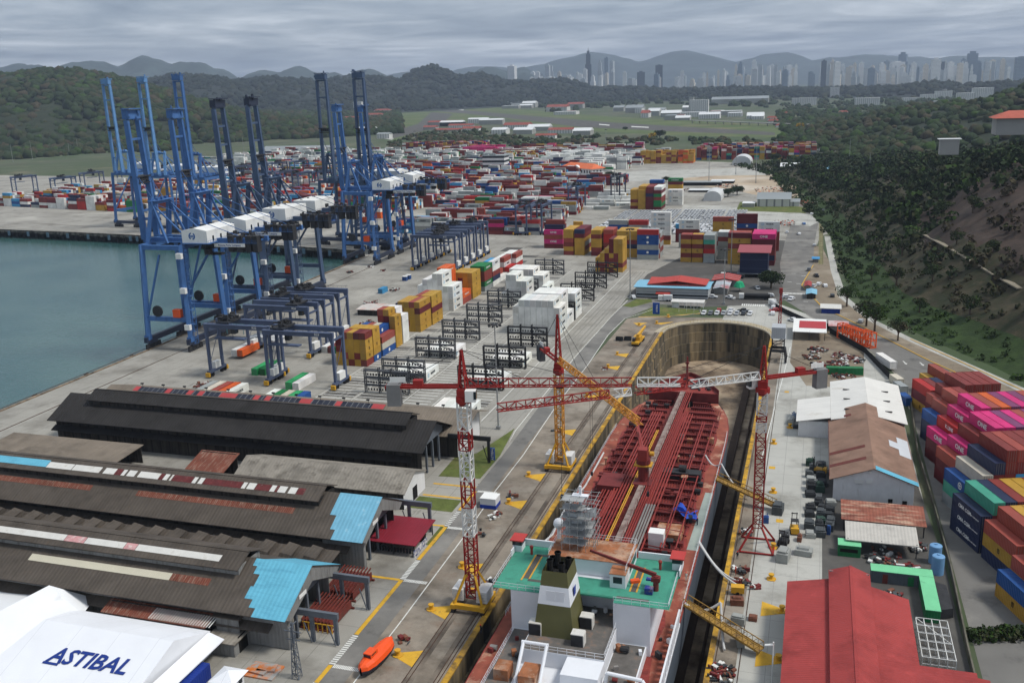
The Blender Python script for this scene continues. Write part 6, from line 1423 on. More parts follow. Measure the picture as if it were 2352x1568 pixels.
b=MB(); b.bx(-40.3,-38.9,139.05,139.12,15.3,17.4); b.bx(-38.6,-37.2,139.05,139.12,15.3,17.4); o=obj('funnel_louvre',b,shipw,fu); o.location=-tk.location
b=MB(); b.bx(fx1+.26,fx1+.34,141.4,142.6,15.6,17.2); o=obj('funnel_badge',b,mat('badge_blue',lin((60,70,150)),.6),fu); o.location=-tk.location
# aft decks
b=MB(); b.bx(-47.8,-24,120,149.4,DZ_+.02,6.4); b.bx(-43.4,-29.2,133.6,149.4,6.42,9.2); part('aft_house',b,shipw); b=MB(); b.sheet(rect(-43.3,-29.3,133.7,149.3),9.22); b.sheet(rect(-47.7,-43.5,120.2,143.4),6.43); b.sheet(rect(-29.1,-24.2,120.2,143.4),6.43); part('aft_deck',b,mat('aft_deck_grey',lin((98,94,90)),.8,var=.25,scale=.5,dirt=(lin((140,104,80)),.35,.5)))
b=MB(); b.bx(-35.4,-29.2,128.5,133.58,6.42,9.0); part('engine_casing',b,shipw)
for x,y,z in ((-42.6,144,9.24),(-43.2,138.8,9.24),(-35.2,142.8,9.24),(-35.4,137.2,9.24)):
    b=MB(); b.bx(x-.1,x+2.0,y-.9,y+.9,z,z+2.1,0); b.bx(x-.12,x+2.02,y-.92,y+.92,z+2.1,z+2.25,1); b.bx(x+1.98,x+2.1,y-.92,y+.92,z,z+2.1,1); part('vent_box',b,[dkm,rf_wht])
b=MB()
def rail(mb,pts,z,h=1.05):
    for a,c in zip(pts,pts[1:]):
        L=math.hypot(c[0]-a[0],c[1]-a[1]); n=max(1,int(L/1.4))
        for i in range(n+1): p=(a[0]+(c[0]-a[0])*i/n,a[1]+(c[1]-a[1])*i/n); mb.bx(p[0]-.03,p[0]+.03,p[1]-.03,p[1]+.03,z,z+h)
        for q in (.5,1.0): mb.beam((*a,z+h*q),(*c,z+h*q),.05,.05)
rail(b,[(-43.3,133.7),(-29.3,133.7),(-29.3,145)],9.22); rail(b,[(-51.6,155),(-51.6,143.8),(-42.4,143.8)],13.96); rail(b,[(-29.8,143.8),(-20.4,143.8),(-20.4,155)],13.96); rail(b,[(-43.4,151.9),(-43.4,159.7),(-28.6,159.7),(-28.6,148.6)],17.14); rail(b,[(-47.7,120),(-47.7,143)],6.42)
rail(b,[(SX+hb(y)-.3,y) for y in range(150,262,8)],DZ_); rail(b,[(SX-hb(y)+.3,y) for y in range(150,262,8)],DZ_)
part('guard_rail',b,shipw)
b=MB()
for k in range(17): y=126+k*1.7; b.bx(SX+15.75,SX+15.95,y,y+1.05,DZ_,7.4)
b.bx(SX+15.7,SX+16.0,125,155,7.3,7.6); b.bx(SX+15.7,SX+16.0,125,155,DZ_-.3,DZ_+.3)
part('side_screen',b,shipw)
b=MB(); 
for x in (-42.6,-38.6): b.path([(x,118,4.6),(x,127,6.6),(x,132.6,11.2)],.3,8)
b.tube((-42.9,132.6,11.2),(-38.3,132.6,11.2),.3,8); b.tube((-42.6,124,6),(-38.6,124,6),.2,6); b.path([(-41.4,119,5),(-41.4,128,7.4)],.16,6); b.path([(-39.8,119,5),(-39.8,128,7.4)],.16,6); part('lifeboat_davit',b,shipw)
b=MB(); b.bx(-42,-39.2,127,131,6.5,8.6); b.bx(-46.5,-44,128,131,6.44,8.4); part('davit_winch',b,rustdk)
b=MB(); b.path([(-28.6,131,6.6),(-28.2,131,8.8),(-22.6,131,8.4),(-20.6,129.6,6.2)],.32,8); part('bent_vent_pipe',b,shipw)
b=MB(); b.bx(-28.9,-20.6,121,131,6.44,6.6); part('peeling_deck',b,mat('peeling_paint',lin((170,170,166)),.8,var=.2,scale=.5,dirt=[(lin((96,94,90)),.46,.5),(lin((60,80,130)),.12,.7)]))
# provision crane, clutter on the stern and bridge decks
b=MB(); b.tube((-23.4,149.5,13.97),(-23.4,149.5,16.8),.5,8); b.beam((-23.4,149.6,16.9),(-35.5,151.4,19.2),.5,.7,w2=.3,h2=.4); b.box((-23.4,149.5,16.2),(1.5,1.2,.8)); part('provision_crane',b,redst)
b=MB(); b.box((-24.4,148.2,14.6),(1.4,1.2,1.1)); b.box((-24.8,150.6,15.4),(.9,.9,.3)); part('crane_base_box',b,mat('box_blue_yellow',lin((40,56,130)),.6,dirt=(lin((206,170,60)),.4,.6)))
for k in range(30):
    x,y,z=R.choice(((rnd(-47.4,-43.8),rnd(122,142),6.44),(rnd(-29,-24.4),rnd(132,142),6.44),(rnd(-23.6,-20.6),rnd(120,154),DZ_),(rnd(-50.8,-48.4),rnd(122,142),DZ_),(rnd(-35,-30),rnd(146,149),9.24))); r_=rnd(.25,.7)
    b=MB(); b.box((x,y,z+r_),(r_*rnd(1,2.4),r_*rnd(1,2),r_*2),rnd(0,3)) if k%3 else b.tube((x-r_,y,z+r_),(x+r_,y,z+r_),r_*.8,9); part(('deck_box','winch','bollard')[k%3],b,(dkm,rustdk,pipeg,redst,shipw)[k%5])
b=MB(); b.box((-27.4,151.4,14.25),(1.6,.9,.5),.5); part('rescue_boat_cover',b,orng)
# things resting on the tanker's deck
b=MB(); b.bx(-1.6,1.6,-1.3,1.3,0,3.9); b.bx(-1.2,-.3,-1.34,-1.3,1.8,2.6)
solo('white_equipment_cabin',b,whp,'white upright equipment cabin standing on the tanker deck','cabin',(-28.6,183.4,DZ_+.05))
b=MB(); n=9
for i in range(n):
    for j in range(5):
        f=lambda a,c:(a*.62-2.6+.5*math.sin(c*1.3),c*.9-2+.9*math.sin(a*.8)-a*.25,.5+.7*math.sin(a*1.1+c)*.5+.3*math.cos(c*2.2)+(.6 if 1<a<6 else 0))
        b.face([f(i,j),f(i+1,j),f(i+1,j+1),f(i,j+1)])
solo('blue_tarpaulin',b,mat('tarp_blue',lin((44,84,190)),.55,var=.12),'crumpled blue tarpaulin lying on the tanker deck edge','tarpaulin',(-25,200,DZ_+.6))
duct=mat('white_duct',lin((196,196,194)),.6,var=.06)
def hose(name,pts,r,lab,n=9,grp=None):
    b=MB(); P=[]
    for a,c in zip(pts,pts[1:]):
        for i in range(n):
            f=i/n; P.append((a[0]+(c[0]-a[0])*f,a[1]+(c[1]-a[1])*f,a[2]+(c[2]-a[2])*f-1.6*math.sin(math.pi*f)))
    P.append(pts[-1]); b.path(P,r,6); return solo(name,b,duct,lab,'hose',pts[0],world=True,group=grp)
hose('air_duct',[(-24,233,6.5),(-19.6,230,5.6),(-12,222,1)],.22,'white air duct sagging from the tanker to the dock edge, farthest up the dock'); hose('air_duct',[(-20.2,186,5.6),(-10.5,178,.6)],.22,'white air duct sagging to the dock edge beside the red crane foot'); hose('air_duct',[(-20.2,187,5.4),(-11.8,180.5,.6)],.2,'thinner white air duct beside the red crane foot duct'); hose('air_duct',[(-19.8,161,5.4),(-13.2,161.5,6.2),(-11.8,155,.6)],.25,'white air duct bent over the near gangway'); hose('air_duct',[(-52,176,6),(-50.6,190,7.4),(-50,230,6)],.22,'white pipe line running along the left rail of the tanker',2)
def gang(a,c,lab):
    t=thing('gangway',lab,'gangway',(a[0],a[1],min(a[2],c[2])),0,'gangways onto the tanker'); m=mat('gangway_yellow',lin((160,124,54)),.7,var=.25,scale=.6,dirt=(lin((84,66,48)),.45,.6)); A,C=Vector(a),Vector(c); d=(C-A).normalized(); n_=Vector((-d.y,d.x,0))
    b=MB(); b.beam(A,C,2.0,.2); obj('deck',b,m,t,world=True)
    for s in (-1,1):
        b=MB(); o=n_*(s*.95)
        for k in range(15): 
            p=A.lerp(C,k/14)+o; b.beam(p,p+Vector((0,0,1.3)),.09); 
            if k<14: b.beam(p,A.lerp(C,(k+1)/14)+o+Vector((0,0,1.3)),.07)
        b.beam(A+o+Vector((0,0,1.3)),C+o+Vector((0,0,1.3)),.14); b.beam(A+o,C+o,.2,.4); obj('side_truss',b,m,t,world=True)
gang((-20,221.5,5.2),(-5.6,217.5,1.2),'rusty yellow gangway to the tanker at the blue tarpaulin'); gang((-19.6,161.5,5.2),(-5.4,155.5,1.2),'rusty yellow gangway to the tanker nearest the camera')
# ---------------------------------------------------------------- tower cranes
def tower(label,base,zj,tip,ctr,apexz,bands,jb,mt,cat=2.0,foot='portal',cwm=None,cab=True,red=redp,jibs=None,rope=True):
    t=thing('tower_crane',label,'tower crane',(base[0],base[1],0)); bx_,by_=base
    loc=lambda p:(p[0]-bx_,p[1]-by_,p[2])
    zb=5.0 if foot=='portal' else 5.2
    for z0,z1,m in bands:
        b=MB(); b.lattice((0,0,z0),(0,0,z1),cat,cat,max(2,int((z1-z0)/1.9)),.13,rd=.075); obj('mast_section',b,m,t)
    b=MB(); b.prism([(1.5*math.cos(a),1.5*math.sin(a)) for a in [i*math.pi/5 for i in range(10)]],zj-3.2,zj-2.1); b.tube((0,0,zj-3.8),(0,0,zj-3.2),.9,10); b.bx(-1.0,1.0,-1.0,1.0,zj-2.1,zj-.6); obj('slewing_ring',b,red,t)
    tp=Vector((tip[0]-bx_,tip[1]-by_,0)); d=tp.normalized(); L=tp.length; cl=math.hypot(ctr[0]-bx_,ctr[1]-by_)
    b=MB(); b.lattice((0,0,zj-.6),(0,0,apexz),1.5,1.5,5,.12,w2=.25,h2=.25); obj('tower_head',b,red,t)
    seg=jibs or [(0,1,red)]
    for f0,f1,m in seg:
        b=MB(); p=d*(L*f0+1.0)+Vector((0,0,zj+.7)); q=d*(L*f1)+Vector((0,0,zj+.7)); b.lattice(p,q,1.25,1.5,max(2,int((q-p).length/1.8)),.1,tri3=True,rd=.06); obj('jib_section',b,m,t)
    b=MB(); p=-d*.8; q=-d*cl; n_=Vector((-d.y,d.x,0))
    for s in (-.6,.6): b.beam(p+n_*s+Vector((0,0,zj)),q+n_*s+Vector((0,0,zj)),.3,.55)
    for k in range(8): f=k/7; b.beam(p.lerp(q,f)+n_*.6+Vector((0,0,zj)),p.lerp(q,f)-n_*.6+Vector((0,0,zj)),.12)
    b.box(tuple(p.lerp(q,.55)+Vector((0,0,zj+.7))),(1.8,1.3,1.2),math.atan2(d.y,d.x)); obj('counter_jib',b,red,t)
    b=MB(); b.box(tuple(q+d*1.6+Vector((0,0,zj-1.6))),(2.6,1.7,4.2),math.atan2(d.y,d.x)); obj('counterweight',b,cwm or mat('counterweight_concrete',lin((120,120,120)),.9,var=.12,scale=.5),t)
    b=MB(); b.box(tuple(q+d*2.4+Vector((0,0,zj+1.3))),(3.0,.12,1.0),math.atan2(d.y,d.x)); obj('sign_plate',b,whp,t)
    b=MB()
    if rope:
        b.beam((0,0,apexz),tuple(d*(L*.55)+Vector((0,0,zj+1.4))),.08); b.beam((0,0,apexz),tuple(q+d*1.5+Vector((0,0,zj))),.1); b.beam((0,0,apexz),tuple(d*(L*.28)+Vector((0,0,zj+1.4))),.08)
    h_=d*(L*.45); 
    for s in (-.3,.3): b.beam(tuple(h_+n_*s+Vector((0,0,zj))),tuple(h_+n_*s+Vector((0,0,zj-22))),.05)
    b.box(tuple(h_+Vector((0,0,zj-.2))),(1.4,1.0,.5),math.atan2(d.y,d.x)); b.box(tuple(h_+Vector((0,0,zj-22.4))),(.5,.4,1.0)); obj('hoist_rope',b,dkm,t)
    if cab:
        c=d*1.6-n_*1.5; b=MB(); b.box(tuple(c+Vector((0,0,zj-1.4))),(2.0,1.5,2.2),math.atan2(d.y,d.x)); cb_=obj('operator_cab',b,whp,t); b=MB(); b.box(tuple(c+d*.85+Vector((0,0,zj-1.2))),(.5,1.56,1.5),math.atan2(d.y,d.x)); obj('cab_window',b,glass,cb_)
    if foot=='portal':
        b=MB()
        for x in (-3.1,3.1): b.bx(x-.45,x+.45,-3.6,3.6,.9,1.8); 
        for y in (-3.1,3.1): b.bx(-2.64,2.64,y-.45,y+.45,1.0,1.9)
        for sx in (-1,1):
            for sy in (-1,1): b.beam((sx*2.9,sy*2.9,1.8),(sx*.9,sy*.9,7.4),.38)
        obj('base_frame',b,yelp,t)
        b=MB()
        for x in (-3.1,3.1):
            for y in (-2.6,2.6): b.box((x,y,.5),(.6,2.0,.8))
        obj('bogie',b,dkm,t)
        b=MB()
        for x in (-2.5,2.5):
            for k in range(4): b.bx(x-1.1,x+1.1,-2.0,2.0,2.0+k*.62,2.55+k*.62)
        obj('ballast_block',b,mat('white_ballast',lin((206,206,204)),.85,var=.08,scale=.5),t)
    else:
        b=MB()
        for sx in (-1,1):
            for sy in (-1,1): b.beam((sx*3.6,sy*3.6,.3),(sx*.9,sy*.9,5.2),.34); b.beam((sx*3.6,sy*3.6,.3),(-sx*3.6,sy*3.6,.3),.3) if sx<0 else b.beam((sx*3.6,sy*3.6,.3),(sx*3.6,-sy*3.6,.3),.3) if sy<0 else None
        obj('base_frame',b,red,t)
    return t
yl=mat('tower_yellow',lin((204,140,52)),.6,var=.15,scale=.5,dirt=(lin((128,74,48)),.28,.6))
tower('tall red and white banded tower crane on a yellow base at the left dock edge',(-61.3,159),46,(-22.,167.7),(-75.8,156.4),53,((2.2,15.6,redp),(15.6,21.6,whl),(21.6,27.2,redp),(27.2,33.4,whl),(33.4,37.4,redp),(37.4,43,whl)),1.2,None,jibs=[(0,.78,redp),(.78,1,whl)])
tower('rusty yellow tower crane with a long slanting jib on the left dock edge',(-62.2,231.4),30,(-33.0,188.2),(-69.2,246),42.5,((2.2,26.5,yl),),1.2,None,jibs=[(0,1,yl)],cwm=mat('dark_counterweight',lin((66,68,72)),.85,var=.15),cab=False)
tower('red tower crane on splayed legs with a banded jib at the right dock edge',(-8.7,197.7),39,(-57.2,166.2),(3.2,207.2),46,((5.,27.2,redp),(27.2,29.5,whl),(29.5,31,redp),(31,36,whl)),1.2,None,foot='splay',jibs=[(0,.29,whl),(.29,.50,redp),(.50,.58,whl),(.58,1,redp)])
# old portal crane at the dock head
t=thing('portal_crane','old dock crane with a grey box house on black lattice legs','dock crane',(-10.4,346,0)); b=MB()
for x in (-3,3):
    for y in (-3,3): b.beam((x,y,.4),(x*.8,y*.8,4.6),.5)
    b.beam((x,-3,.5),(x,3,.5),.5)
for y in (-3,3): b.beam((-2.6,y*.85,4.4),(2.6,y*.85,4.4),.6,.8)
for x in (-2.4,2.4): b.beam((x,-2.6,4.4),(x,2.6,4.4),.6,.8)
obj('portal',b,dkm,t); b=MB(); b.lattice((0,0,4.8),(0,0,9.2),4.2,4.2,2,.16); obj('tower',b,dkm,t); b=MB(); b.bx(-2.4,2.4,-2.2,4.2,9.2,13.0); b.bx(-2.6,2.6,-2.4,4.4,8.9,9.15); obj('machine_house',b,mat('house_grey',lin((170,174,178)),.7,var=.08,corr=('X',.7,.3)),t)
b=MB(); b.lattice((0,6,9),(0,8,24),1.2,1.2,8,.1,w2=.4,h2=.4); b.box((0,8,24.4),(1.2,1.2,1.8)); obj('luffing_mast',b,redp,t)
# ---------------------------------------------------------------- hills, woods, airfield, town and city
EN=Vector((-.342,.94,0)); NN=Vector((.94,.342,0))
TOE=[(-100,196),(93,190.5),(287,177),(316,175),(351,171.5),(408,170),(475,188.5),(599,226.5),(760,262),(1000,310)]
def interp(t,x):
    if x<=t[0][0]: return t[0][1]
    for (a,b),(c,d) in zip(t,t[1:]):
        if x<=c: return b+(d-b)*(x-a)/(c-a)
    return t[-1][1]
HG=[(-100,.5),(150,.85),(300,1),(480,1),(640,.72),(820,.42),(1000,.16),(1150,.0)]
def hillz(x,y):
    e=-.342*x+.94*y; n=.94*x+.342*y; d=n-interp(TOE,e)-2.5
    if d<=0: return -.6
    if d<14: h=d*.22
    else: h=3.1+(d-14)*.60
    if h>52: h=52+(h-52)*.35
    h=min(h,74)*interp(HG,e)
    h+= (mnoise.noise(Vector((x*.03,y*.03,1)))*4+mnoise.noise(Vector((x*.09,y*.09,5)))*1.6)*min(1,d/25)
    if 56<d<62: h-=1.2
    return h
b=MB(); ns=list(range(-8,40,4))+list(range(40,200,6))+list(range(200,330,14)); es=list(range(-60,1150,9))
gx=[]
for e in es:
    n0=interp(TOE,e)
    for n in ns:
        p=EN*e+NN*(n0+n); gx.append((p.x,p.y,hillz(p.x,p.y)))
w_=len(ns); fs=[];mi=[]
for i in range(len(es)-1):
    for j in range(w_-1):
        fs.append((i*w_+j,i*w_+j+1,(i+1)*w_+j+1,(i+1)*w_+j)); d=ns[j]; e=es[i]
        q=mnoise.noise(Vector((e*.02,d*.03,3)))
        mi.append(0 if d<20 else (1 if (d+q*24>42 and 150<e<560) else 2))
b.v=gx; b.f=[f[::-1] for f in fs]; b.m=mi
verge_g=mat('lush_scrub_ground',lin((52,70,32)),.95,var=.35,scale=.15,dirt=(lin((36,52,22)),.5,.3),bump=.8)
rockm=mat('quarry_rock',lin((70,58,50)),.95,var=.35,scale=.06,dirt=[(lin((44,38,33)),.48,.1),(lin((98,66,52)),.32,.05),(lin((92,86,78)),.28,.3)],bump=1.)
scrub=mat('dry_scrub_ground',lin((66,60,44)),.95,var=.35,scale=.08,dirt=[(lin((44,50,30)),.5,.12),(lin((92,80,62)),.35,.2)],bump=.9)
struct('hillside',b,[verge_g,rockm,scrub],smooth=True)
def hit(u,v,fn=hillz,t0=150.,t1=1600.,st=2.):
    d=Vector(ray(u,v)).normalized(); t=t0
    while t<t1:
        p=Vector((0,0,CH))+d*t
        if p.z<fn(p.x,p.y): return p
        t+=st
    return None
pb=MB(); pp=[hit(u,v) for u,v in ((2060,500),(2100,527),(2150,553),(2200,580),(2250,610),(2300,640),(2345,664))]
pp=[p for p in pp if p]
for a,c in zip(pp,pp[1:]): pb.beam(a+Vector((0,0,.25)),c+Vector((0,0,.25)),3.0,.5)
struct('hill_path',pb,mat('pale_path',lin((132,124,108)),.95,var=.2))
# far land: gaussian hills on a polar grid round the viewpoint
def gpk(u,v,r,wu,wr):
    p=GD(u,v,r); return (p[0],p[1],p[2],wu/F_*r,wr,math.atan2(p[0],p[1]))
NEARH=[gpk(120,176,3300,210,700),gpk(-150,196,3300,260,700),gpk(330,232,3500,120,500),gpk(10,262,2800,260,330),gpk(480,262,3900,200,300),2150]
MIDH=[gpk(420,184,5400,150,700),gpk(620,188,5600,170,700),gpk(820,180,5900,130,600),gpk(250,190,5600,160,800),gpk(985,161,5900,70,420),gpk(1090,176,5900,75,420),gpk(1270,187,5900,75,380),gpk(1180,192,5700,120,380),gpk(1420,204,5700,130,350),gpk(1650,206,5400,200,300),gpk(1950,206,5000,170,300),gpk(2130,192,4600,70,260),gpk(2320,190,4600,90,260),4000]
RIGH=[gpk(2420,204,1700,150,330),gpk(2200,240,1800,150,260),gpk(2040,262,1900,90,200),gpk(2560,190,1500,130,300),1000]
FARH=[gpk(150,158,9300,40,600),gpk(455,163,9300,30,500),gpk(20,172,9300,60,700),gpk(60,163,9200,80,900),gpk(210,147,9300,90,900),gpk(335,140,9400,75,900),gpk(420,150,9200,70,900),gpk(490,172,9200,60,800),gpk(-60,158,9300,100,900),gpk(600,166,8800,60,700),gpk(670,166,8800,60,700),gpk(830,162,8600,60,600),gpk(770,172,8800,80,700),gpk(1120,160,8200,55,600),gpk(1200,153,8400,40,500),6500]
VFAR=[gpk(1100,158,13500,150,1100),gpk(1350,130,13800,150,1100),gpk(1560,126,13800,130,1100),gpk(1760,132,13700,110,1100),gpk(1980,130,13700,140,1100),gpk(2200,140,13600,160,1100),gpk(2420,132,13600,150,1100),gpk(940,168,13500,120,1000),10500]
def landz(x,y,hs,base):
    z=0; base=hs[-1]; q=max(0,min(1,(math.hypot(x,y)-base)/(.2*base))); q=q*q*(3-2*q)
    for (px,py,pz,wu,wr,az) in hs[:-1]:
        dx,dy=x-px,y-py; a=dx*math.cos(az)-dy*math.sin(az); r=dx*math.sin(az)+dy*math.cos(az)
        g=math.exp(-.5*((a/wu)**2+(r/wr)**2)); 
        if g>.002: z=max(z,pz*g)+.08*min(z,pz*g) if z>0 else pz*g
    return z*q
def grid(name,hs,r0,r1,nr,a0,a1,na,m,nz,nsc,seed):
    vs=[]; fs=[]
    for i in range(nr+1):
        r=r0+(r1-r0)*i/nr
        for j in range(na+1):
            a=math.radians(a0+(a1-a0)*j/na); x,y=r*math.sin(a),r*math.cos(a); h=landz(x,y,hs,0)
            n=mnoise.fractal(Vector((x*nsc,y*nsc,seed)),1.0,2.0,5)*nz*min(1,h/60.)
            vs.append((x,y,h+n-4))
    w=na+1
    for i in range(nr):
        for j in range(na): fs.append((i*w+j,(i+1)*w+j,(i+1)*w+j+1,i*w+j+1))
    b=MB(); b.v=vs; b.f=[f[::-1] for f in fs]; b.m=[0]*len(fs); return struct(name,b,m,smooth=True)
def wood_mat(n,c,c2,sc): return mat(n,lin(c),.95,var=.4,scale=sc,dirt=[(lin(c2),.5,sc*3.)],bump=1.)
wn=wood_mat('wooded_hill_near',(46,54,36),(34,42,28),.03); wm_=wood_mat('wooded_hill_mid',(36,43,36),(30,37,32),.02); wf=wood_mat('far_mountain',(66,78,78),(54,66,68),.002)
grid('hill_terrain',NEARH,2150,5000,40,-62,-22,80,wn,22,.006,1.)
grid('hill_terrain',MIDH,4000,8000,44,-52,14,130,wm_,26,.004,2.)
grid('hill_terrain',RIGH,1000,2700,34,-4,24,50,wn,8,.01,3.)
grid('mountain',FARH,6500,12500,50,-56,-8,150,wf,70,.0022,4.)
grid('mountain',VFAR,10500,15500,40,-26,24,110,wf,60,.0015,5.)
# woods as masses of crowns
def ico():
    import bmesh
    bm=bmesh.new(); bmesh.ops.create_icosphere(bm,subdivisions=2,radius=1.); v=np.array([x.co[:] for x in bm.verts]); f=np.array([[q.index for q in x.verts] for x in bm.faces]); bm.free(); return v,f
IV,IF=ico()
def blobs(name,pts,mats,label,cat='trees',lumps=True):
    """pts: (x,y,z,radius,height,mat index): rough crowns, one mesh"""
    n=len(pts); P=np.array([p[:5] for p in pts],np.float32); var=[]
    for k in range(8):
        rs=np.random.RandomState(k); off=rs.rand(3)*10
        d=np.array([mnoise.noise(Vector(v*1.7)+Vector(off))*.55+mnoise.noise(Vector(v*4.1)+Vector(off))*.35 for v in IV]); var.append(IV*(1+d)[:,None])
    nv,nf=len(IV),len(IF); V=np.empty((n*nv,3),np.float32); 
    for i in range(n):
        a=RS.rand()*6.28; c,s=math.cos(a),math.sin(a); q=var[i%8]; r,h=P[i,3],P[i,4]
        V[i*nv:(i+1)*nv,0]=P[i,0]+(q[:,0]*c-q[:,1]*s)*r; V[i*nv:(i+1)*nv,1]=P[i,1]+(q[:,0]*s+q[:,1]*c)*r; V[i*nv:(i+1)*nv,2]=P[i,2]+q[:,2]*h+h*.4
    Fq=(IF[None]+(np.arange(n)*nv)[:,None,None]).reshape(-1,3); me=bpy.data.meshes.new(name); me.vertices.add(len(V)); me.vertices.foreach_set('co',V.ravel())
    me.loops.add(len(Fq)*3); me.loops.foreach_set('vertex_index',Fq.ravel().astype(np.int32)); me.polygons.add(len(Fq)); me.polygons.foreach_set('loop_start',np.arange(0,len(Fq)*3,3,dtype=np.int32)); me.polygons.foreach_set('loop_total',np.full(len(Fq),3,np.int32))
    for m in mats: me.materials.append(m)
    me.polygons.foreach_set('material_index',np.repeat(np.array([p[5] for p in pts],np.int32),nf)); me.update(); me.validate()
    o=bpy.data.objects.new(name,me); COL.objects.link(o); o['kind']='stuff'; o['label']=label; o['category']=cat; return o
def leafm(n,c,v=.4): return mat(n,lin(c),.9,var=v,scale=.35,dirt=[(tuple(x*.5 for x in lin(c)),.5,.5)],spec=.15)
FM=[leafm('foliage_dark',(44,58,34)),leafm('foliage_mid',(52,66,38)),leafm('foliage_olive',(62,66,42)),leafm('foliage_dry',(74,68,50)),leafm('foliage_bright',(60,82,36)),leafm('foliage_yellow',(196,160,40))]
FW=(0,0,0,1,1,1,2,2,3,4)
def scatter(n,r0,r1,a0,a1,hs,rad,mw=FW,zmin=None,clump=None,skip=None):
    out=[]; t=0
    while len(out)<n and t<n*12:
        t+=1; r=math.sqrt(RS.uniform(r0*r0,r1*r1)); a=math.radians(RS.uniform(a0,a1)); x,y=r*math.sin(a),r*math.cos(a)
        z=landz(x,y,hs,0) if hs else 0
        if hs and zmin is not None and z<zmin: continue
        if skip and skip(x,y): continue
        if clump and mnoise.noise(Vector((x*clump,y*clump,9)))<-.12: continue
        s=rad*RS.uniform(.55,1.35); out.append((x,y,max(0,z-4),s,s*RS.uniform(.6,1.),mw[RS.randint(len(mw))]))
    return out
def inpoly(pts,x,y):
    c=False; n=len(pts)
    for i in range(n):
        (x1,y1),(x2,y2)=pts[i],pts[(i+1)%n]
        if (y1>y)!=(y2>y) and x<(x2-x1)*(y-y1)/(y2-y1)+x1: c=not c
    return c
def uvpoly(*p): return [G(u,v)[:2] for u,v in p]
AIR=uvpoly((930,243),(1010,234),(1130,246),(1400,268),(1790,288),(1800,316),(1560,312),(1330,300),(1130,268),(985,292),(900,330))
def uvscatter(n,poly,rad,mw=FW,fn=None,cl=None):
    """crowns on the ground inside a region outlined on the ground"""
    us=[p[0] for p in poly]; vs_=[p[1] for p in poly]; out=[]; t=0
    while len(out)<n and t<n*40:
        t+=1; u,v=RS.uniform(min(us),max(us)),RS.uniform(min(vs_),max(vs_))
        if not inpoly(poly,u,v): continue
        x,y,_=G(u,v)
        if cl and mnoise.noise(Vector((u*cl,v*cl*2.5,4)))<-.08: continue
        if inpoly(AIR,x,y): continue
        s=rad*RS.uniform(.5,1.4); out.append((x,y,0,s,s*RS.uniform(.6,1.),mw[RS.randint(len(mw))]))
    return out
W1=scatter(9500,2200,4300,-52,-24,NEARH,11,zmin=1)
W1+=uvscatter(1700,[(-60,374),(200,354),(430,346),(430,255),(300,262),(-60,278)],8,mw=(0,1,1,1,2,2,3,4))
blobs('hill_wood',W1,FM,'dense wood covering the left hill and its foot behind the quay','woods')
W2=scatter(8500,4300,6200,-52,13,MIDH,15,mw=(0,0,0,0,1,1,2),zmin=8); blobs('ridge_wood',W2,[leafm('foliage_ridge',(36,46,38)),leafm('foliage_ridge_b',(46,54,42)),leafm('foliage_ridge_c',(56,60,46))],'dark wood over the middle ridges and below the city','woods')
W3=uvscatter(2400,[(1240,262),(1500,238),(1760,248),(1800,232),(2060,222),(2352,215),(2352,200),(1500,203),(1240,212)],10,mw=(0,0,1,0,2),cl=.05)
W3+=uvscatter(900,[(1760,300),(1960,285),(2352,250),(2352,215),(2060,222),(1800,235)],7,mw=(0,1,1,2))
W3+=uvscatter(2000,[(1780,330),(1800,255),(2000,240),(2352,222),(2352,320),(2180,345),(2000,372),(1900,345)],7,mw=(0,0,1,1,2,4),cl=.05)
W3+=uvscatter(420,[(985,318),(1330,312),(1480,318),(1800,322),(1800,332),(1480,334),(1180,338),(985,338)],4.5,mw=(1,2,2,3,0),cl=.03)+uvscatter(330,[(880,330),(1000,300),(1140,300),(1180,318),(1000,345),(900,345)],4.5,mw=(1,2,3,0,3))
W3+=scatter(2600,1050,2500,-2,17,RIGH,7,zmin=2)
blobs('plain_wood',W3,FM,'tree cover between the airfield, the city and the wooded slope','woods')
# shrubs and trees over the near hillside
hb_=[]; t=0
while len(hb_)<6200 and t<60000:
    t+=1; e=RS.uniform(120,1130); d=RS.uniform(0,230)**1.0; p=EN*e+NN*(interp(TOE,e)+d)
    q=mnoise.noise(Vector((p.x*.02,p.y*.02,7)))
    rock=45<d<140 and 170<e<560
    if rock and RS.rand()<.55+q*.6: continue
    if 55<d<63: continue
    s=RS.uniform(.6,1.8) if d<34 else RS.uniform(1.1,3.6); mw=(4,4,1,4) if d<20 else ((1,2,3,2,3) if not rock else (2,3,3,3))
    if e<330 and d<34: mw=(4,1,4,4,1)
    if e>470: mw=(0,1,0,4,1,2); s*=1.5
    hb_.append((p.x,p.y,max(0,hillz(p.x,p.y)-.2),s,s*RS.uniform(.6,1.),mw[RS.randint(len(mw))]))
LQ=np.array([(-.5,-.3,0),(.5,-.3,0),(.5,.3,0),(-.5,.3,0)])
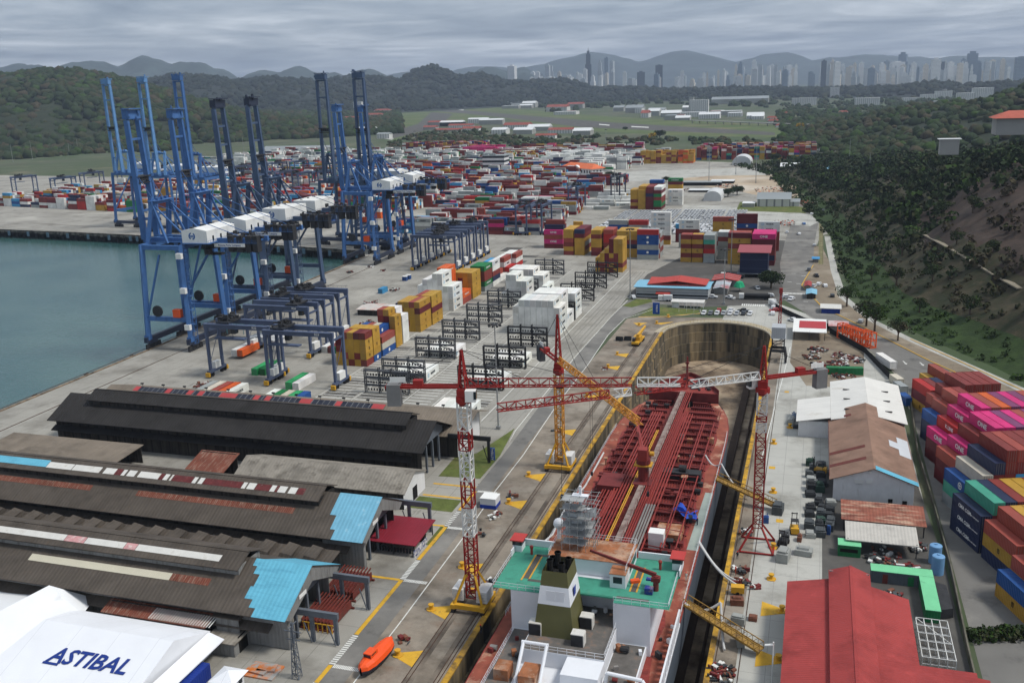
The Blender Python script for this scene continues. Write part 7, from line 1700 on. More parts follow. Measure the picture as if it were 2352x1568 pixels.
def leafcloud(name,blob,mats,label,cat,per=20,ls=.42,parent=None,stuff=True):
    """leaf-sized faces spread through each crown's volume"""
    n=len(blob)*per; B=np.array([p[:5] for p in blob]); B=np.repeat(B,per,0); mi=np.repeat(np.array([p[5] for p in blob],np.int32),per)
    d=RS.normal(size=(n,3)); d/=np.linalg.norm(d,axis=1)[:,None]; rr=RS.uniform(.55,1.06,n)**.6
    C=np.stack([B[:,0]+d[:,0]*rr*B[:,3],B[:,1]+d[:,1]*rr*B[:,3],B[:,2]+d[:,2]*rr*B[:,4]+B[:,4]*.75],1)
    nrm=d+RS.normal(size=(n,3))*.6; nrm/=np.linalg.norm(nrm,axis=1)[:,None]; up=RS.normal(size=(n,3)); x=np.cross(nrm,up); x/=np.linalg.norm(x,axis=1)[:,None]; y=np.cross(nrm,x)
    sz=(B[:,3]*ls*RS.uniform(.6,1.4,n))[:,None]
    V=np.stack([C-x*sz*.6-y*sz*.45,C+x*sz*.6-y*sz*.45,C+x*sz*.5+y*sz*.5,C-x*sz*.5+y*sz*.5],1).reshape(-1,3).astype(np.float32)
    me=bpy.data.meshes.new(name); me.vertices.add(n*4); me.vertices.foreach_set('co',V.ravel()); me.loops.add(n*4); me.loops.foreach_set('vertex_index',np.arange(n*4,dtype=np.int32)); me.polygons.add(n); me.polygons.foreach_set('loop_start',np.arange(0,n*4,4,dtype=np.int32)); me.polygons.foreach_set('loop_total',np.full(n,4,np.int32))
    for m in mats: me.materials.append(m)
    me.polygons.foreach_set('material_index',mi); me.update(); me.validate(); o=bpy.data.objects.new(name,me); COL.objects.link(o)
    if parent is not None: o.parent=parent
    if stuff: o['kind']='stuff'; o['label']=label; o['category']=cat
    return o
leafcloud('undergrowth',hb_,FM,'shrubs and scrub covering the steep hillside by the road','undergrowth',per=26)
# individual trees
bark=mat('tree_bark',lin((86,74,62)),.95,var=.3,scale=.8)
def make_tree(kind,h,r,mi,seed,lum=14,gap=1.,label='',cat='tree',per=70,ls=.2):
    rs=np.random.RandomState(seed); t=thing(kind,label,cat); b=MB(); b.tube((0,0,0),(0,0,h*.45),.06*r+.12,7,r2=.04*r+.06)
    bl=[]
    for k in range(lum):
        a=rs.rand()*6.28; q=rs.rand()**.5*r*.72; z=h*(.45+.42*rs.rand()*(1-.5*(q/r)**2)); c=(q*math.cos(a),q*math.sin(a),z); s=r*rs.uniform(.3,.5)*gap
        bl.append((c[0],c[1],c[2]-s*.5,s,s*rs.uniform(.55,.8),mi[rs.randint(len(mi))]))
        b.tube((0,0,h*(.25+.2*rs.rand())),(c[0],c[1],c[2]),.05*r*.6,5,r2=.03)
    obj('trunk',b,bark,t); o=leafcloud('crown',bl,FM,'','',per,ls,t,False); return t
def place_tree(proto,x,y,label,s=1.,z=0,group=None): return dup(proto,(x,y,z),rnd(0,6.28),label,group,s*rnd(.92,1.08))
TA=make_tree('roadside_tree',11,5.0,(1,2,4,1),3,16,.95,'thin-crowned roadside tree at the road bend, farthest of the row'); TA.location=(*T(2,1,1130,545)[:2],0)
TB=make_tree('roadside_tree',13,5.6,(2,1,2,3),8,18,.9,'tall thin-crowned tree in the middle of the roadside row'); TB.location=(*T(2,1,1265,680)[:2],0)
place_tree(TA,*T(2,1,1322,715)[:2],'dark dense roadside tree next to the tall thin one',1.05); place_tree(TB,*T(2,1,1482,780)[:2],'spreading low roadside tree nearest the camera by the footpath',.72)
TD=make_tree('round_tree',8.6,6.4,(0,0,1),21,26,1.1,'round dark tree in front of the navy shed','tree',90,.17); TD.location=(*T(2,1,608,420)[:2],0)
for (u,v,s,l) in ((1387,382,1.5,'big round dark tree beside the white house'),(1432,372,1.0,'round tree behind the dark gantry'),(1275,404,1.05,'round dark tree left of the orange-roofed house'),(1252,405,.8,'lighter green tree left of the orange-roofed house'),(1163,402,1.1,'round tree in front of the black-banded building'),(1112,392,1.2,'tall dark tree left of the black-banded building'),(1060,378,1.3,'spreading tree among the far container blocks'),(975,384,1.3,'dark tree behind the quay machine houses'),(1030,372,1.0,'dark tree before the pink container block'),(1400,412,.9,'tree at the right corner of the orange-roofed house'),(1530,418,.7,'small ragged tree beside the far light mast'),(1693,448,1.0,'dark clump of tree beside the arched shed'),(1672,452,.9,'smaller dark tree by the arched shed'),(1778,372,1.2,'bright tree under the tall far container row'),(1816,374,1.0,'green tree at the right of the far container row'),(1880,368,1.1,'low green tree beside the far yard'),(1515,318,1.6,'big dark tree at the airfield edge'),(1930,440,.9,'dark narrow tree in the road fork'),(1436,300,1.,'dark tree on the airfield margin'),(1985,432,1.2,'dark tree where the hill meets the far road'),(2010,470,1.2,'dark tree at the hill foot above the road'),(1998,520,1.,'dark tree overhanging the road below the hill')):
    x,y,_=G(u,v); place_tree(TD,x,y,l,s)
for (u,v,l) in ((1838,300,'yellow-flowering tree at the far right end of the airfield'),(1900,300,'round yellow-flowering tree right of the other one'),(1498,322,'yellow-flowering tree beside the big dark airfield tree'),(1644,272,'small yellow-flowering tree near the far warehouses')):
    x,y,_=G(u,v)
    if l.startswith('yellow-flowering tree at'): TY=make_tree('yellow_tree',10,6.5,(5,5,5,2),33,18,1.05,l,'tree',40,.3); TY.location=(x,y,0); TY.scale=(1.3,)*3
    else: place_tree(TY,x,y,l,1.2)
TP=make_tree('scrub_tree',7,3.6,(4,1,1,2),41,12,1.,'leafy scrub tree at the foot of the hill'); first=True
for i,(e,d) in enumerate(((300,16),(330,30),(356,22),(380,14),(402,30),(425,20),(450,12),(470,30),(495,18),(520,26),(545,14),(570,30),(600,20),(630,24),(340,48),(368,60),(395,52),(430,48),(460,62),(500,56),(540,60),(580,52),(620,58),(280,28),(310,44),(262,20),(660,30),(700,40),(740,30),(690,20))):
    p=EN*e+NN*(interp(TOE,e)+d); z=hillz(p.x,p.y)-.2
    if first: TP.location=(p.x,p.y,z); TP['label']='leafy scrub tree growing on the slope above the road'; TP['group']='scrub trees on the hillside'; first=False
    else: place_tree(TP,p.x,p.y,'leafy scrub tree growing on the slope above the road',rnd(.8,1.5),z,'scrub trees on the hillside')
bb=[(30.5+rnd(0,14),150+rnd(0,14),0,rnd(.8,1.6),rnd(.7,1.3),R.choice((1,4,2))) for k in range(60)]; leafcloud('shrubs',[(x,y*.2+128.5+x*.35,z,s,h,m) for x,y,z,s,h,m in bb],FM,'green bushes along the edge of the lower right container yard','bushes',per=40,ls=.3)
# airfield
sheet('airfield_grass',[AIR],.06,mat('airfield_turf',lin((86,98,58)),.95,var=.25,scale=.012,dirt=[(lin((112,104,80)),.42,.006),(lin((70,92,44)),.45,.01)]),'stuff')
sheet('runway',[uvpoly((945,247),(975,246),(1130,259),(1400,281),(1780,304),(1780,311),(1560,303),(1330,292),(1130,267),(1010,256))],.1,asph_d); sheet('taxiway',[uvpoly((990,258),(1040,262),(1010,290),(905,318),(870,310),(960,285))],.12,asph_d)
rm=MB()
for a in ((1045,250,1065,252),(1020,249,1030,250),(1376,285,1400,287),(1450,290,1490,292)): rm.sheet(uvpoly((a[0],a[1]),(a[2],a[3]),(a[2],a[3]+2),(a[0],a[1]+2)),.16)
struct('runway_marking',rm,wht)
sheet('far_road',[uvpoly((1180,420),(1240,400),(1500,392),(1640,388),(1900,372),(1960,380),(1900,400),(1640,404),(1420,420),(1250,440)),uvpoly((1570,470),(1760,476),(1900,500),(1860,520),(1560,492)),uvpoly((880,318),(915,300),(930,300),(900,322))],.06,conc_l)
sheet('far_dirt_yard',[uvpoly((1560,392),(1700,384),(1880,372),(1960,360),(2000,350),(1985,380),(1900,440),(1880,480),(1700,440),(1560,420))],.055,mat('pale_dirt',lin((172,156,134)),.95,var=.25,scale=.03,dirt=[(lin((128,108,90)),.42,.04),(lin((206,198,184)),.4,.02)]))
sheet('far_grass_patch',[uvpoly((1700,464),(1780,468),(1860,478),(1850,490),(1690,484)),uvpoly((1960,320),(2010,314),(2010,330),(1975,332))],.07,grs,'stuff')
# buildings on the plain
def small(name,label,u,v,w,d,h,rm,wm,cat='building',flat=True,group=None,rz=0.,hip=False,rh=.28):
    x,y,_=G(u,v); s=math.hypot(x,y)/F_; W_=w*s; D_=d; H_=h*s; b=MB()
    b.bx(-W_/2,W_/2,-D_/2,D_/2,0,H_,0)
    o=.04*W_
    if flat: b.bx(-W_/2-.3,W_/2+.3,-D_/2-.3,D_/2+.3,H_,H_+.35,1)
    elif hip: b.add([(-W_/2-o,-D_/2-o,H_),(W_/2+o,-D_/2-o,H_),(W_/2+o,D_/2+o,H_),(-W_/2-o,D_/2+o,H_),(-W_/2+D_*.4,0,H_+H_*rh+2),(W_/2-D_*.4,0,H_+H_*rh+2)],[(0,1,5,4),(1,2,5),(2,3,4,5),(3,0,4)],1)
    else: b.extr([(-D_/2-.5,H_),(0,H_+D_*.16),(D_/2+.5,H_)],-W_/2-.5,W_/2+.5,'x',1)
    return solo(name,b,[wm,rm],label,cat,(x,y,0),rz,group)
rtile=mat('red_tile_roof',lin((138,74,64)),.85,var=.2,scale=.1); otile=mat('orange_tile_roof',lin((212,112,72)),.8,var=.1,scale=.2); wwall=mat('white_render_wall',lin((206,206,202)),.85,var=.06,scale=.05,stripes=[('X',6.,lin((140,142,144)),1.4)]); gwall=mat('grey_render_wall',lin((156,156,152)),.85,var=.1,scale=.05); wroof2=mat('white_warehouse_roof',lin((212,214,214)),.7,var=.06,scale=.02); groof=mat('grey_warehouse_roof',lin((140,146,148)),.8,var=.1,scale=.02)
w_o=[]
TOWN=[(640,272,60,5,1,'white'),(560,282,44,6,2,'red'),(600,296,36,9,1,'white'),(530,288,46,10,1,'white'),(700,268,40,6,2,'red'),(750,272,60,8,2,'red'),(800,280,60,8,2,'red'),(860,272,40,8,2,'red'),(470,290,40,6,2,'red'),(660,292,50,4,1,'white'),(820,296,40,6,1,'white'),(880,262,36,8,2,'red'),(150,278,44,8,0,'white'),(10,274,26,4,0,'white'),(845,306,40,9,1,'white'),(884,318,30,10,1,'grey'),(440,282,20,6,2,'red'),(600,262,14,4,0,'white'),(352,262,16,4,0,'white'),(455,222,16,4,0,'white'),(65,326,18,4,0,'white'),(215,328,14,3,2,'red')]
LN={'white':'white-roofed','red':'red-roofed','grey':'grey-roofed'}
for i,(u,v,w,h,k,c) in enumerate(TOWN): small('town_building',f'{LN[c]} low town building, {ORD[i%16]} of the spread behind the cranes' if i<16 else f'{LN[c]} small building half hidden in the hill trees, {ORD[i-16]} of a few',u,v,w,rnd(18,34),h,{'white':wroof2,'red':rtile,'grey':groof}[c],wwall if k!=0 else gwall,flat=k==0,hip=k==2,group='low buildings of the town behind the cranes')
for u,v,w,h,l in ((775,258,22,20,'left white apartment block on the wooded slope'),(800,260,12,20,'narrow white apartment block between its neighbours on the slope'),(824,262,20,26,'right white apartment block on the wooded slope')): small('apartment_block',l,u,v,w,16,h,wroof2,wwall)
HANG=[(1100,283,46,9,'white'),(1010,288,50,7,'red'),(1060,296,56,8,'red'),(1130,286,56,10,'white'),(1190,296,60,9,'red'),(1240,300,50,9,'white'),(1290,306,56,8,'red'),(1340,310,40,10,'white'),(1150,308,34,10,'white'),(1205,308,44,10,'white'),(1255,318,46,7,'red'),(1030,302,60,4,'red'),(1085,300,40,5,'red'),(990,298,30,6,'red')]
for i,(u,v,w,h,c) in enumerate(HANG): small('hangar',f'{LN[c]} hangar, {ORD[i]} of the cluster before the runway',u,v,w,rnd(20,36),h,{'white':wroof2,'red':rtile}[c],gwall if i%2 else wwall,'hangar',flat=False,group='hangars before the runway')
dk0=small('hangar','wide dark-fronted hangar in the middle of the cluster',1040,290,54,26,9,wroof2,dark_in,'hangar',flat=False)
for i in range(34):
    u=rnd(1060,1760); v=238+(u-1060)*.045+rnd(-4,16)*(.4 if u<1250 else 1); c=R.choice(('white','white','white','grey','red') if i%3 else ('white','grey')); small('warehouse',f'{LN[c]} warehouse in the long strip between the runway and the wooded ridge',u,v,rnd(14,52),rnd(30,60),rnd(5,11),{'white':wroof2,'red':rtile,'grey':groof}[c],R.choice((wwall,gwall)),'warehouse',flat=R.random()<.4,group=f'{LN[c]} warehouses beyond the runway')
small('tower_building','white tall office block standing beyond the runway',1606,262,40,24,30,wroof2,wwall); small('tower_building','grey slab beside the white office block',1588,258,10,20,32,groof,gwall); small('market_hall','wide grey-roofed hall at the foot of the wooded ridge',1700,238,120,60,10,groof,gwall,flat=False)
for i in range(16): 
    u,v=rnd(1770,2320),rnd(212,245); small('town_block',R.choice(('pale apartment block among the trees below the skyline',))+'',u,v,rnd(18,50),rnd(16,30),rnd(8,22),wroof2,wwall,'building',group='pale apartment blocks among the trees below the skyline')
for i in range(14): small('village_house','red-roofed house among trees at the far right plain',rnd(1740,2100),rnd(262,296),rnd(10,24),12,rnd(4,7),rtile,wwall,'house',hip=True,flat=False,group='red-roofed houses on the far right plain')
for u,v,w,h,l in ((2262,283,34,12,'cream red-roofed villa among the trees on the slope'),):
    p=GD(u,v,1500); x,y,z=p; b=MB(); b.bx(-11,11,-6,6,0,7,0); b.add([(-12,-7,7),(12,-7,7),(12,7,7),(-12,7,7),(-6,0,10.5),(6,0,10.5)],[(0,1,5,4),(1,2,5),(2,3,4,5),(3,0,4)],1); solo('villa',b,[wwall,rtile],l,'house',(x,y,z-6))
p=hit(2300,300) or Vector(GD(2330,300,900)); 
p=Vector(GD(2335,292,640)); b=MB(); b.bx(-12,12,-8,8,-4,5.5,0); b.add([(-14,-10,5.5),(14,-10,5.5),(14,10,5.5),(-14,10,5.5),(-5,0,9.5),(5,0,9.5)],[(0,1,5,4),(1,2,5),(2,3,4,5),(3,0,4)],1); solo('hilltop_house',b,[gwall,mat('terracotta_roof',lin((172,92,76)),.85,var=.12,scale=.3)],'terracotta-roofed house on the crest of the hill','house',tuple(p))
p=Vector(GD(2180,330,600)); b=MB(); b.bx(-5,5,-3,3,-6,2.4,0); b.bx(-6,6,-3.6,3.6,2.4,2.8,1); solo('hilltop_shed',b,[gwall,wroof2],'small white shed on the wooded shoulder of the hill','shed',tuple(p))
# the white house and its neighbours
x,y,_=G(1338,408); t=thing('white_villa','white two-storey building with an orange tiled roof and rows of windows','building',(x,y,0),math.radians(-38)); b=MB(); b.bx(-26,26,-8,8,0,11); obj('wall',b,mat('bright_white_wall',lin((226,226,224)),.8,var=.04,scale=.1),t); b=MB(); b.add([(-28,-10,11),(28,-10,11),(28,10,11),(-28,10,11),(-20,0,16),(20,0,16)],[(0,1,5,4),(1,2,5),(2,3,4,5),(3,0,4),(3,2,1,0)]); obj('roof',b,otile,t)
for z in (1.5,6.2):
    for k in range(11):
        b=MB(); b.bx(-24.4+k*4.6,-22.4+k*4.6,-8.1,-8,z,z+3); obj('window',b,glass,t)
    for k in range(3): b=MB(); b.bx(26,26.1,-6+k*4.6,-4.2+k*4.6,z,z+3); obj('window',b,glass,t)
b=MB(); b.bx(-6,6,-9.2,-8,0,11.6); b.add([(-6.4,-9.4,11.6),(6.4,-9.4,11.6),(0,-9.4,14.2),(-6.4,-6,11.6),(6.4,-6,11.6),(0,-6,14.2)],[(0,1,2),(3,5,4),(0,2,5,3),(1,4,5,2)]); obj('porch',b,MATS['bright_white_wall'],t)
x,y,_=G(1135,404); t=thing('banded_building','white building with black horizontal bands and a cluttered roof','building',(x,y+8,0)); b=MB(); b.bx(-13,13,-9,9,0,22.5); obj('wall',b,MATS['bright_white_wall'],t)
for z in (10.,15.2,20.2): b=MB(); b.bx(-13.1,13.1,-9.1,-9,z,z+2.4); b.bx(13,13.1,-9,9,z,z+2.4); obj('window_band',b,glass,t)
b=MB(); b.bx(-14,14,-10,10,22.5,23.2); 
for k in range(20): b.box((rnd(-12,2),rnd(-8,8),24),(rnd(1,3),rnd(1,2),rnd(1,2.4)),rnd(0,3))
obj('roof',b,groof,t)
small('red_roof_canteen','red-roofed pavilion in front of the black-banded building',1150,414,50,14,5,mat('scarlet_roof',lin((188,60,60)),.7,var=.1),dark_in,flat=False,hip=True)
# far yard sheds on the right
def arched(u,v,w,d,lab):
    x,y,_=G(u,v); s=math.hypot(x,y)/F_*w/2; b=MB(); n=10; prof=[(s*math.cos(math.pi*i/n),s*.75*math.sin(math.pi*i/n)+3) for i in range(n+1)]; b.extr([(s,0)]+prof+[(-s,0)],0,d,'y'); solo('arched_shed',b,mat('arched_sheet',lin((196,198,198)),.65,var=.08,scale=.1),lab,'shed',(x,y,0))
arched(1636,462,38,30,'arched white-roofed shed by the road bend'); arched(1703,380,40,34,'arched white-roofed shed in the far dirt yard')
small('gable_barn','white-gabled barn with weathered grey roofs on the grass',1778,470,70,26,16,groof,wwall,flat=False); small('side_shed','small white-gabled shed beside the barn',1820,472,30,12,10,groof,wwall,flat=False); small('pale_long_roof','long white canopy roof behind the road bend',1630,440,90,12,4,wroof2,dark_in); small('pale_long_roof','white flat canopy in the far dirt yard',1660,420,50,16,5,wroof2,dark_in); small('dark_line_shed','dark open shed with machinery in the far yard',1600,425,110,14,7,groof,dark_in); small('warehouse','white box warehouse with a blue roof edge by the hill road',1935,398,64,30,12,lblue,wwall); small('warehouse','low white-roofed warehouse left of the blue-edged one',1880,392,50,24,9,wroof2,gwall); small('warehouse','white tent-roofed shed near the far containers',1815,388,40,20,7,wroof2,gwall,flat=False); small('store','low pale store beside the barn',1720,474,26,12,8,wroof2,gwall)
small('long_shed_roof','long grey-roofed transit shed behind the far quay containers',690,352,170,40,8,groof,gwall,flat=False)
# viaduct
b=MB(); 
for a,c in (((1590,283),(1830,292)),((1830,292),(1960,296))):
    A=Vector((*G(*a)[:2],6)); C=Vector((*G(*c)[:2],6)); b.beam(A,C,9,1.6)
    for k in range(12): p=A.lerp(C,k/12); b.bx(p.x-1,p.x+1,p.y-1,p.y+1,0,5.2)
solo('viaduct',b,mat('viaduct_concrete',lin((160,158,154)),.9,var=.1,scale=.02),'low concrete viaduct crossing the plain beyond the airfield','viaduct',tuple(G(1590,283)),world=True)
b=MB(); b.tube((0,0,-14),(0,0,8),1.2,8); b.sphere((0,0,15),9,14); p=GD(139,190,3300); solo('radome_tower',b,wroof2,'white radar dome on top of the wooded left hill','radar dome',p)
# city skyline
cw=[mat(n,lin(c),.8,var=.1,scale=.01,stripes=[('Z',7.5,lin(tuple(int(x*.78) for x in c)),2.6)]) for n,c in (('tower_white',(226,228,228)),('tower_cream',(218,210,198)),('tower_grey',(182,188,192)),('tower_blue_grey',(126,142,158)),('tower_dark',(70,82,96)))]
cwn=('white','cream','grey','blue-grey','dark')
def hi(u,vt,w,ci,lab,r=None,vb=None,crown=None,group=None,step=None):
    r=r or rnd(6200,8200); x,y,zt=GD(u,vt,r); zb=10.; k=r/F_*1.02; W_=w*k/2; D_=W_*rnd(.7,1.1); b=MB(); H_=zt-zb
    if step: b.bx(-W_,W_,-D_,D_,0,H_*.7); b.bx(-W_*.72,W_*.72,-D_*.7,D_*.7,H_*.7,H_*.93); b.bx(-W_*.4,W_*.4,-D_*.4,D_*.4,H_*.93,H_)
    else: b.bx(-W_,W_,-D_,D_,0,H_); b.bx(-W_*.4,W_*.4,-D_*.5,D_*.5,H_,H_+rnd(3,9))
    if crown: b.tube((0,0,H_),(0,0,H_+crown),3,6,r2=.6)
    solo('tower_block',b,cw[ci],lab,'tower',(x,y,zb),rnd(-.3,.3),group)
for u,vt,w,ci,lab,cr,stp in ((1351,117,13,4,'tallest slim dark tower of the skyline with a thin spire',26,True),(1378,139,9,2,'grey stepped tower right of the tall spire',0,True),(1394,133,9,3,'twin blue-grey tower in the cluster right of the spire',0,False),(1406,141,8,2,'right grey tower of the cluster beside the spire',0,False),(1514,150,15,4,'lone dark square tower in the middle of the skyline',0,False),(1472,166,16,4,'low dark block left of the lone dark tower',0,False),(1733,137,13,0,'white tower with a narrow crown above the centre right skyline',0,True),(1702,142,12,3,'blue-grey tower left of the narrow white one',0,True),(1893,140,10,4,'dark tower among the dense right skyline',0,False),(1913,138,12,1,'cream pointed tower in the dense right skyline',14,True),(2075,120,22,3,'tall blue-grey tower with a stepped top right of centre',0,True),(2168,142,18,4,'dark stubby tower between the two tall ones at the right',0,True),(2235,118,26,3,'broad tall dark tower near the right edge of the skyline',0,True),(2062,143,24,0,'wide white slab in front of the stepped blue-grey tower',0,False),(2345,132,16,3,'blue-grey tower cut by the right edge',0,False),(2282,140,10,3,'thin tower right of the broad dark one',0,True),(1258,150,9,2,'grey tower over the dark hill, left of the skyline',0,False),(1265,152,8,2,'second grey tower over the dark hill',0,False),(1176,152,16,0,'pale twin tower over the low far hill',0,False)):
    hi(u,vt,w,ci,lab,None,None,cr or None,None,stp)
CG=[('high-rise towers of the far skyline')]
for i in range(215):
    q=R.random()
    if q<.12: u=rnd(1215,1340); vt=rnd(164,182)
    elif q<.3: u=rnd(1340,1660); vt=rnd(158,184)
    elif q<.48: u=rnd(1660,1830); vt=rnd(146,178)
    elif q<.84: u=rnd(1860,2130); vt=rnd(140,176)
    else: u=rnd(2130,2352); vt=rnd(134,176)
    ci=R.choice((0,0,0,0,1,1,2,2,3)); hi(u,vt,rnd(4,11) if R.random()<.8 else rnd(10,18),ci,f'{cwn[ci]} high-rise tower in the dense far skyline',None,None,None,f'{cwn[ci]} towers of the far skyline',R.random()<.25)
# ---------------------------------------------------------------- vehicles, yard equipment, people
carp=mat('car_paint',(.5,.5,.5),.3,var=.03,spec=.5,obcol=True); tyrem=mat('tyre_black',lin((24,24,25)),.9,var=0)
def car_meshes(kind):
    b=MB(); L=4.5 if kind!='pickup' else 5.3; h=.62
    if kind=='pickup':
        prof=[(-L/2,.35),(L/2,.35),(L/2,.85),(1.35,.98),(.75,1.66),(-.7,1.7),(-.85,1.05),(-L/2,1.05)]
    else: prof=[(-L/2,.35),(L/2,.35),(L/2,.78),(1.25,.95),(.5,1.5),(-1.5,1.55),(-L/2+.1,1.0)]
    n=len(prof); b.add([(-.86,y,z) for y,z in prof]+[(.86,y,z) for y,z in prof],[tuple(range(n)),tuple(range(2*n-1,n-1,-1))]+[(i,n+i,n+(i+1)%n,(i+1)%n) for i in range(n)]); body=b.mesh('car_body',carp)
    g=MB(); 
    if kind=='pickup': g.add([(-.78,1.3,1.04),(.78,1.3,1.04),(.74,.78,1.6),(-.74,.78,1.6)],[(0,1,2,3)]); g.bx(-.875,.875,-.6,.7,1.12,1.52); g.bx(-.75,.75,-2.5,-.95,.8,1.06)
    else: g.add([(-.76,1.24,1.0),(.76,1.24,1.0),(.7,.56,1.5),(-.7,.56,1.5)],[(0,1,2,3)]); g.bx(-.87,.87,-1.4,.45,1.05,1.42); g.add([(-.7,-1.52,1.5),(.7,-1.52,1.5),(.76,-2.1,1.06),(-.76,-2.1,1.06)],[(3,2,1,0)])
    gl=g.mesh('window',glass); w=MB()
    for x in (-.8,.8):
        for y in (-1.35,1.4): w.tube((x-.1,y,.33),(x+.1,y,.33),.33,10)
    return body,gl,w.mesh('wheels',tyrem)
CARS={k:car_meshes(k) for k in ('car','pickup')}
CCOL={'white':(.72,.73,.74),'silver':(.42,.44,.46),'grey':(.16,.17,.18),'black':(.02,.02,.022),'red':(.42,.04,.04),'blue':(.05,.14,.36)}
def car(x,y,rz,c,label,kind='car',group=None,parts=True,z=0.):
    o=obj('parked_car' if kind=='car' else 'pickup_truck',CARS[kind][0],None,None,loc=(x,y,z+.03),rz=rz,col=CCOL[c]); tag(o,label,'car' if kind=='car' else 'pickup',group)
    w=obj('window',CARS[kind][1],None,o); t=obj('wheels',CARS[kind][2],None,o); return o
# the field of new cars: the nearest three hundred one by one, the rest as one mass
fld=[]
for j in range(24):
    for i in range(42):
        x=-150+i*2.45+(1.6 if i%14>6 else 0); y=630+j*5.5
        if y>636+ (x+150)*.0 and (x>-148+ (y-640)*.05) and x<-50 and y<762 and not (-146<x<-112 and y>752) and R.random()<.94: fld.append((x+rnd(-.15,.15),y+rnd(-.3,.3)))
fld=[p for p in fld if p[1]>646 or p[0]>-96]
fm_=MB()
for n,(x,y) in enumerate(fld):
    c=R.choice(('white','white','white','white','silver','grey','black'))
    if n<300: 
        o=obj('parked_car',CARS['car'][0],None,None,loc=(x,y,.03),rz=0,col=CCOL[c]); tag(o,f'{c} car in the packed field of new cars behind the container stacks','car',f'{c} cars in the packed field of new cars'); obj('window',CARS['car'][1],None,o)
    else: fm_.bx(x-.85,x+.85,y-2.2,y+2.2,.35,.95,0); fm_.bx(x-.75,x+.75,y-1.7,y+.9,.96,1.5,1,0)
for k in range(520):
    u,v=rnd(1872,2000),rnd(322,352); 
    if v<322+abs(u-1940)*.12 or v>352-abs(u-1930)*.1: continue
    x,y,_=G(u,v); fm_.bx(x-.9,x+.9,y-2.2,y+2.2,.35,1.0,0); fm_.bx(x-.75,x+.75,y-1.7,y+.9,1.01,1.5,1,0)
o=struct('parked_cars',fm_,[mat('mass_car_paint',(.62,.64,.66),.35,var=.25,scale=.4),glass],kind='stuff'); o['label']='remaining new cars packed in the far storage fields'; o['category']='cars'
for i,(x,c) in enumerate(((-44.4,'white'),(-41.6,'grey'),(-38.8,'white'),(-36,'silver'),(-33.2,'white'),(-30.4,'silver'),(-27.6,'black'),(-24.8,'white'))): car(x,413.6+i*.34,math.pi-.1,c,f'{c} car, {ORD[i]} from the left in the parking row behind the dock head')
for i,(x,y,c,k) in enumerate(((-38.4,419,'red','pickup'),(-33.4,420,'white','pickup'),(-28,421,'black','pickup'),(-36,447,'white','pickup'),(-18.6,454,'white','car'),(-44.4,447,'white','pickup'),(-80.8,440.5,'silver','pickup'),(-15.4,418,'white','car'),(-15,424,'red','car'),(-15.2,430,'white','car'),(-15.9,441,'white','pickup'),(-6.6,407,'white','pickup'),(-10.6,452,'white','car'),(-8.4,448,'white','car'),(-25,470,'silver','car'),(-22,498,'white','pickup'))): car(x,y,rnd(0,6.28),c,uniq(f'{c} {k if k=="pickup" else "car"} standing loose behind the dock head, {ORD[i]} from the left office end'),k)
for i,(x,y,c) in enumerate(((-16.8,650,'white'),(-9.3,644,'white'),(.9,600,'silver'),(-1.5,521,'grey'),(3.7,484,'white'),(6.4,480.6,'white'),(2.2,505,'black'),(9.6,458,'black'),(20.5,410,'silver'),(1.2,478,'white'),(-7,690,'blue'),(8,720,'white'),(6,760,'grey'),(-2,742,'white'),(12,790,'white'))): car(x,y,rnd(-.3,.3),c,uniq(f'{c} car beside the access road, {ORD[i]} along it'),'car' if i%3 else 'pickup')
# lorries
def lorry(x,y,rz,label,bodyc,L=9.,h=2.4,tank=False):
    t=thing('lorry',label,'lorry',(x,y,0),rz); b=MB(); b.bx(-1.2,1.2,L/2-2.2,L/2,.5,2.7); obj('cab',b,whl,t); b=MB(); b.bx(-1.1,1.1,L/2-.02,L/2+.03,1.5,2.4); obj('windscreen',b,glass,t)
    b=MB(); b.bx(-1.15,1.15,-L/2,L/2-2.3,.6,.95); 
    if tank: b.tube((0,-L/2,1.9),(0,L/2-2.5,1.9),1.05,14)
    else: b.bx(-1.2,1.2,-L/2,L/2-2.5,.96,.95+h)
    obj('load_body',b,mat('lorry_'+bodyc[0],lin(bodyc[1]),.6,var=.15),t); b=MB()
    for yy in (-L/2+1,-L/2+2.2,L/2-1.2):
        for xx in (-1,1): b.tube((xx-.15,yy,.5),(xx+.15,yy,.5),.5,10)
    obj('wheels',b,tyrem,t)
lorry(-25,447,1.6,'white-cabbed lorry with a long black tank on the car park','black black'.split()[:1]+[(36,36,38)],14,tank=True); lorry(-65,437,1.6,'white box van in front of the blue-edged office',['white',(210,212,212)],6.5,2.0); lorry(-16,434,.3,'white concrete mixer lorry at the corner of the dock head',['pale',(200,200,198)],8,tank=True); lorry(-26,506,.0,'white lorry cab beside the navy shed',['white',(210,212,212)],7); lorry(-39,496,1.5,'dark flatbed lorry with a white cab behind the red roof',['dark grey',(52,54,58)],12,1.0)
lorry(2,905,.4,'red truck on the far dirt yard road',['red',(150,50,40)],9)
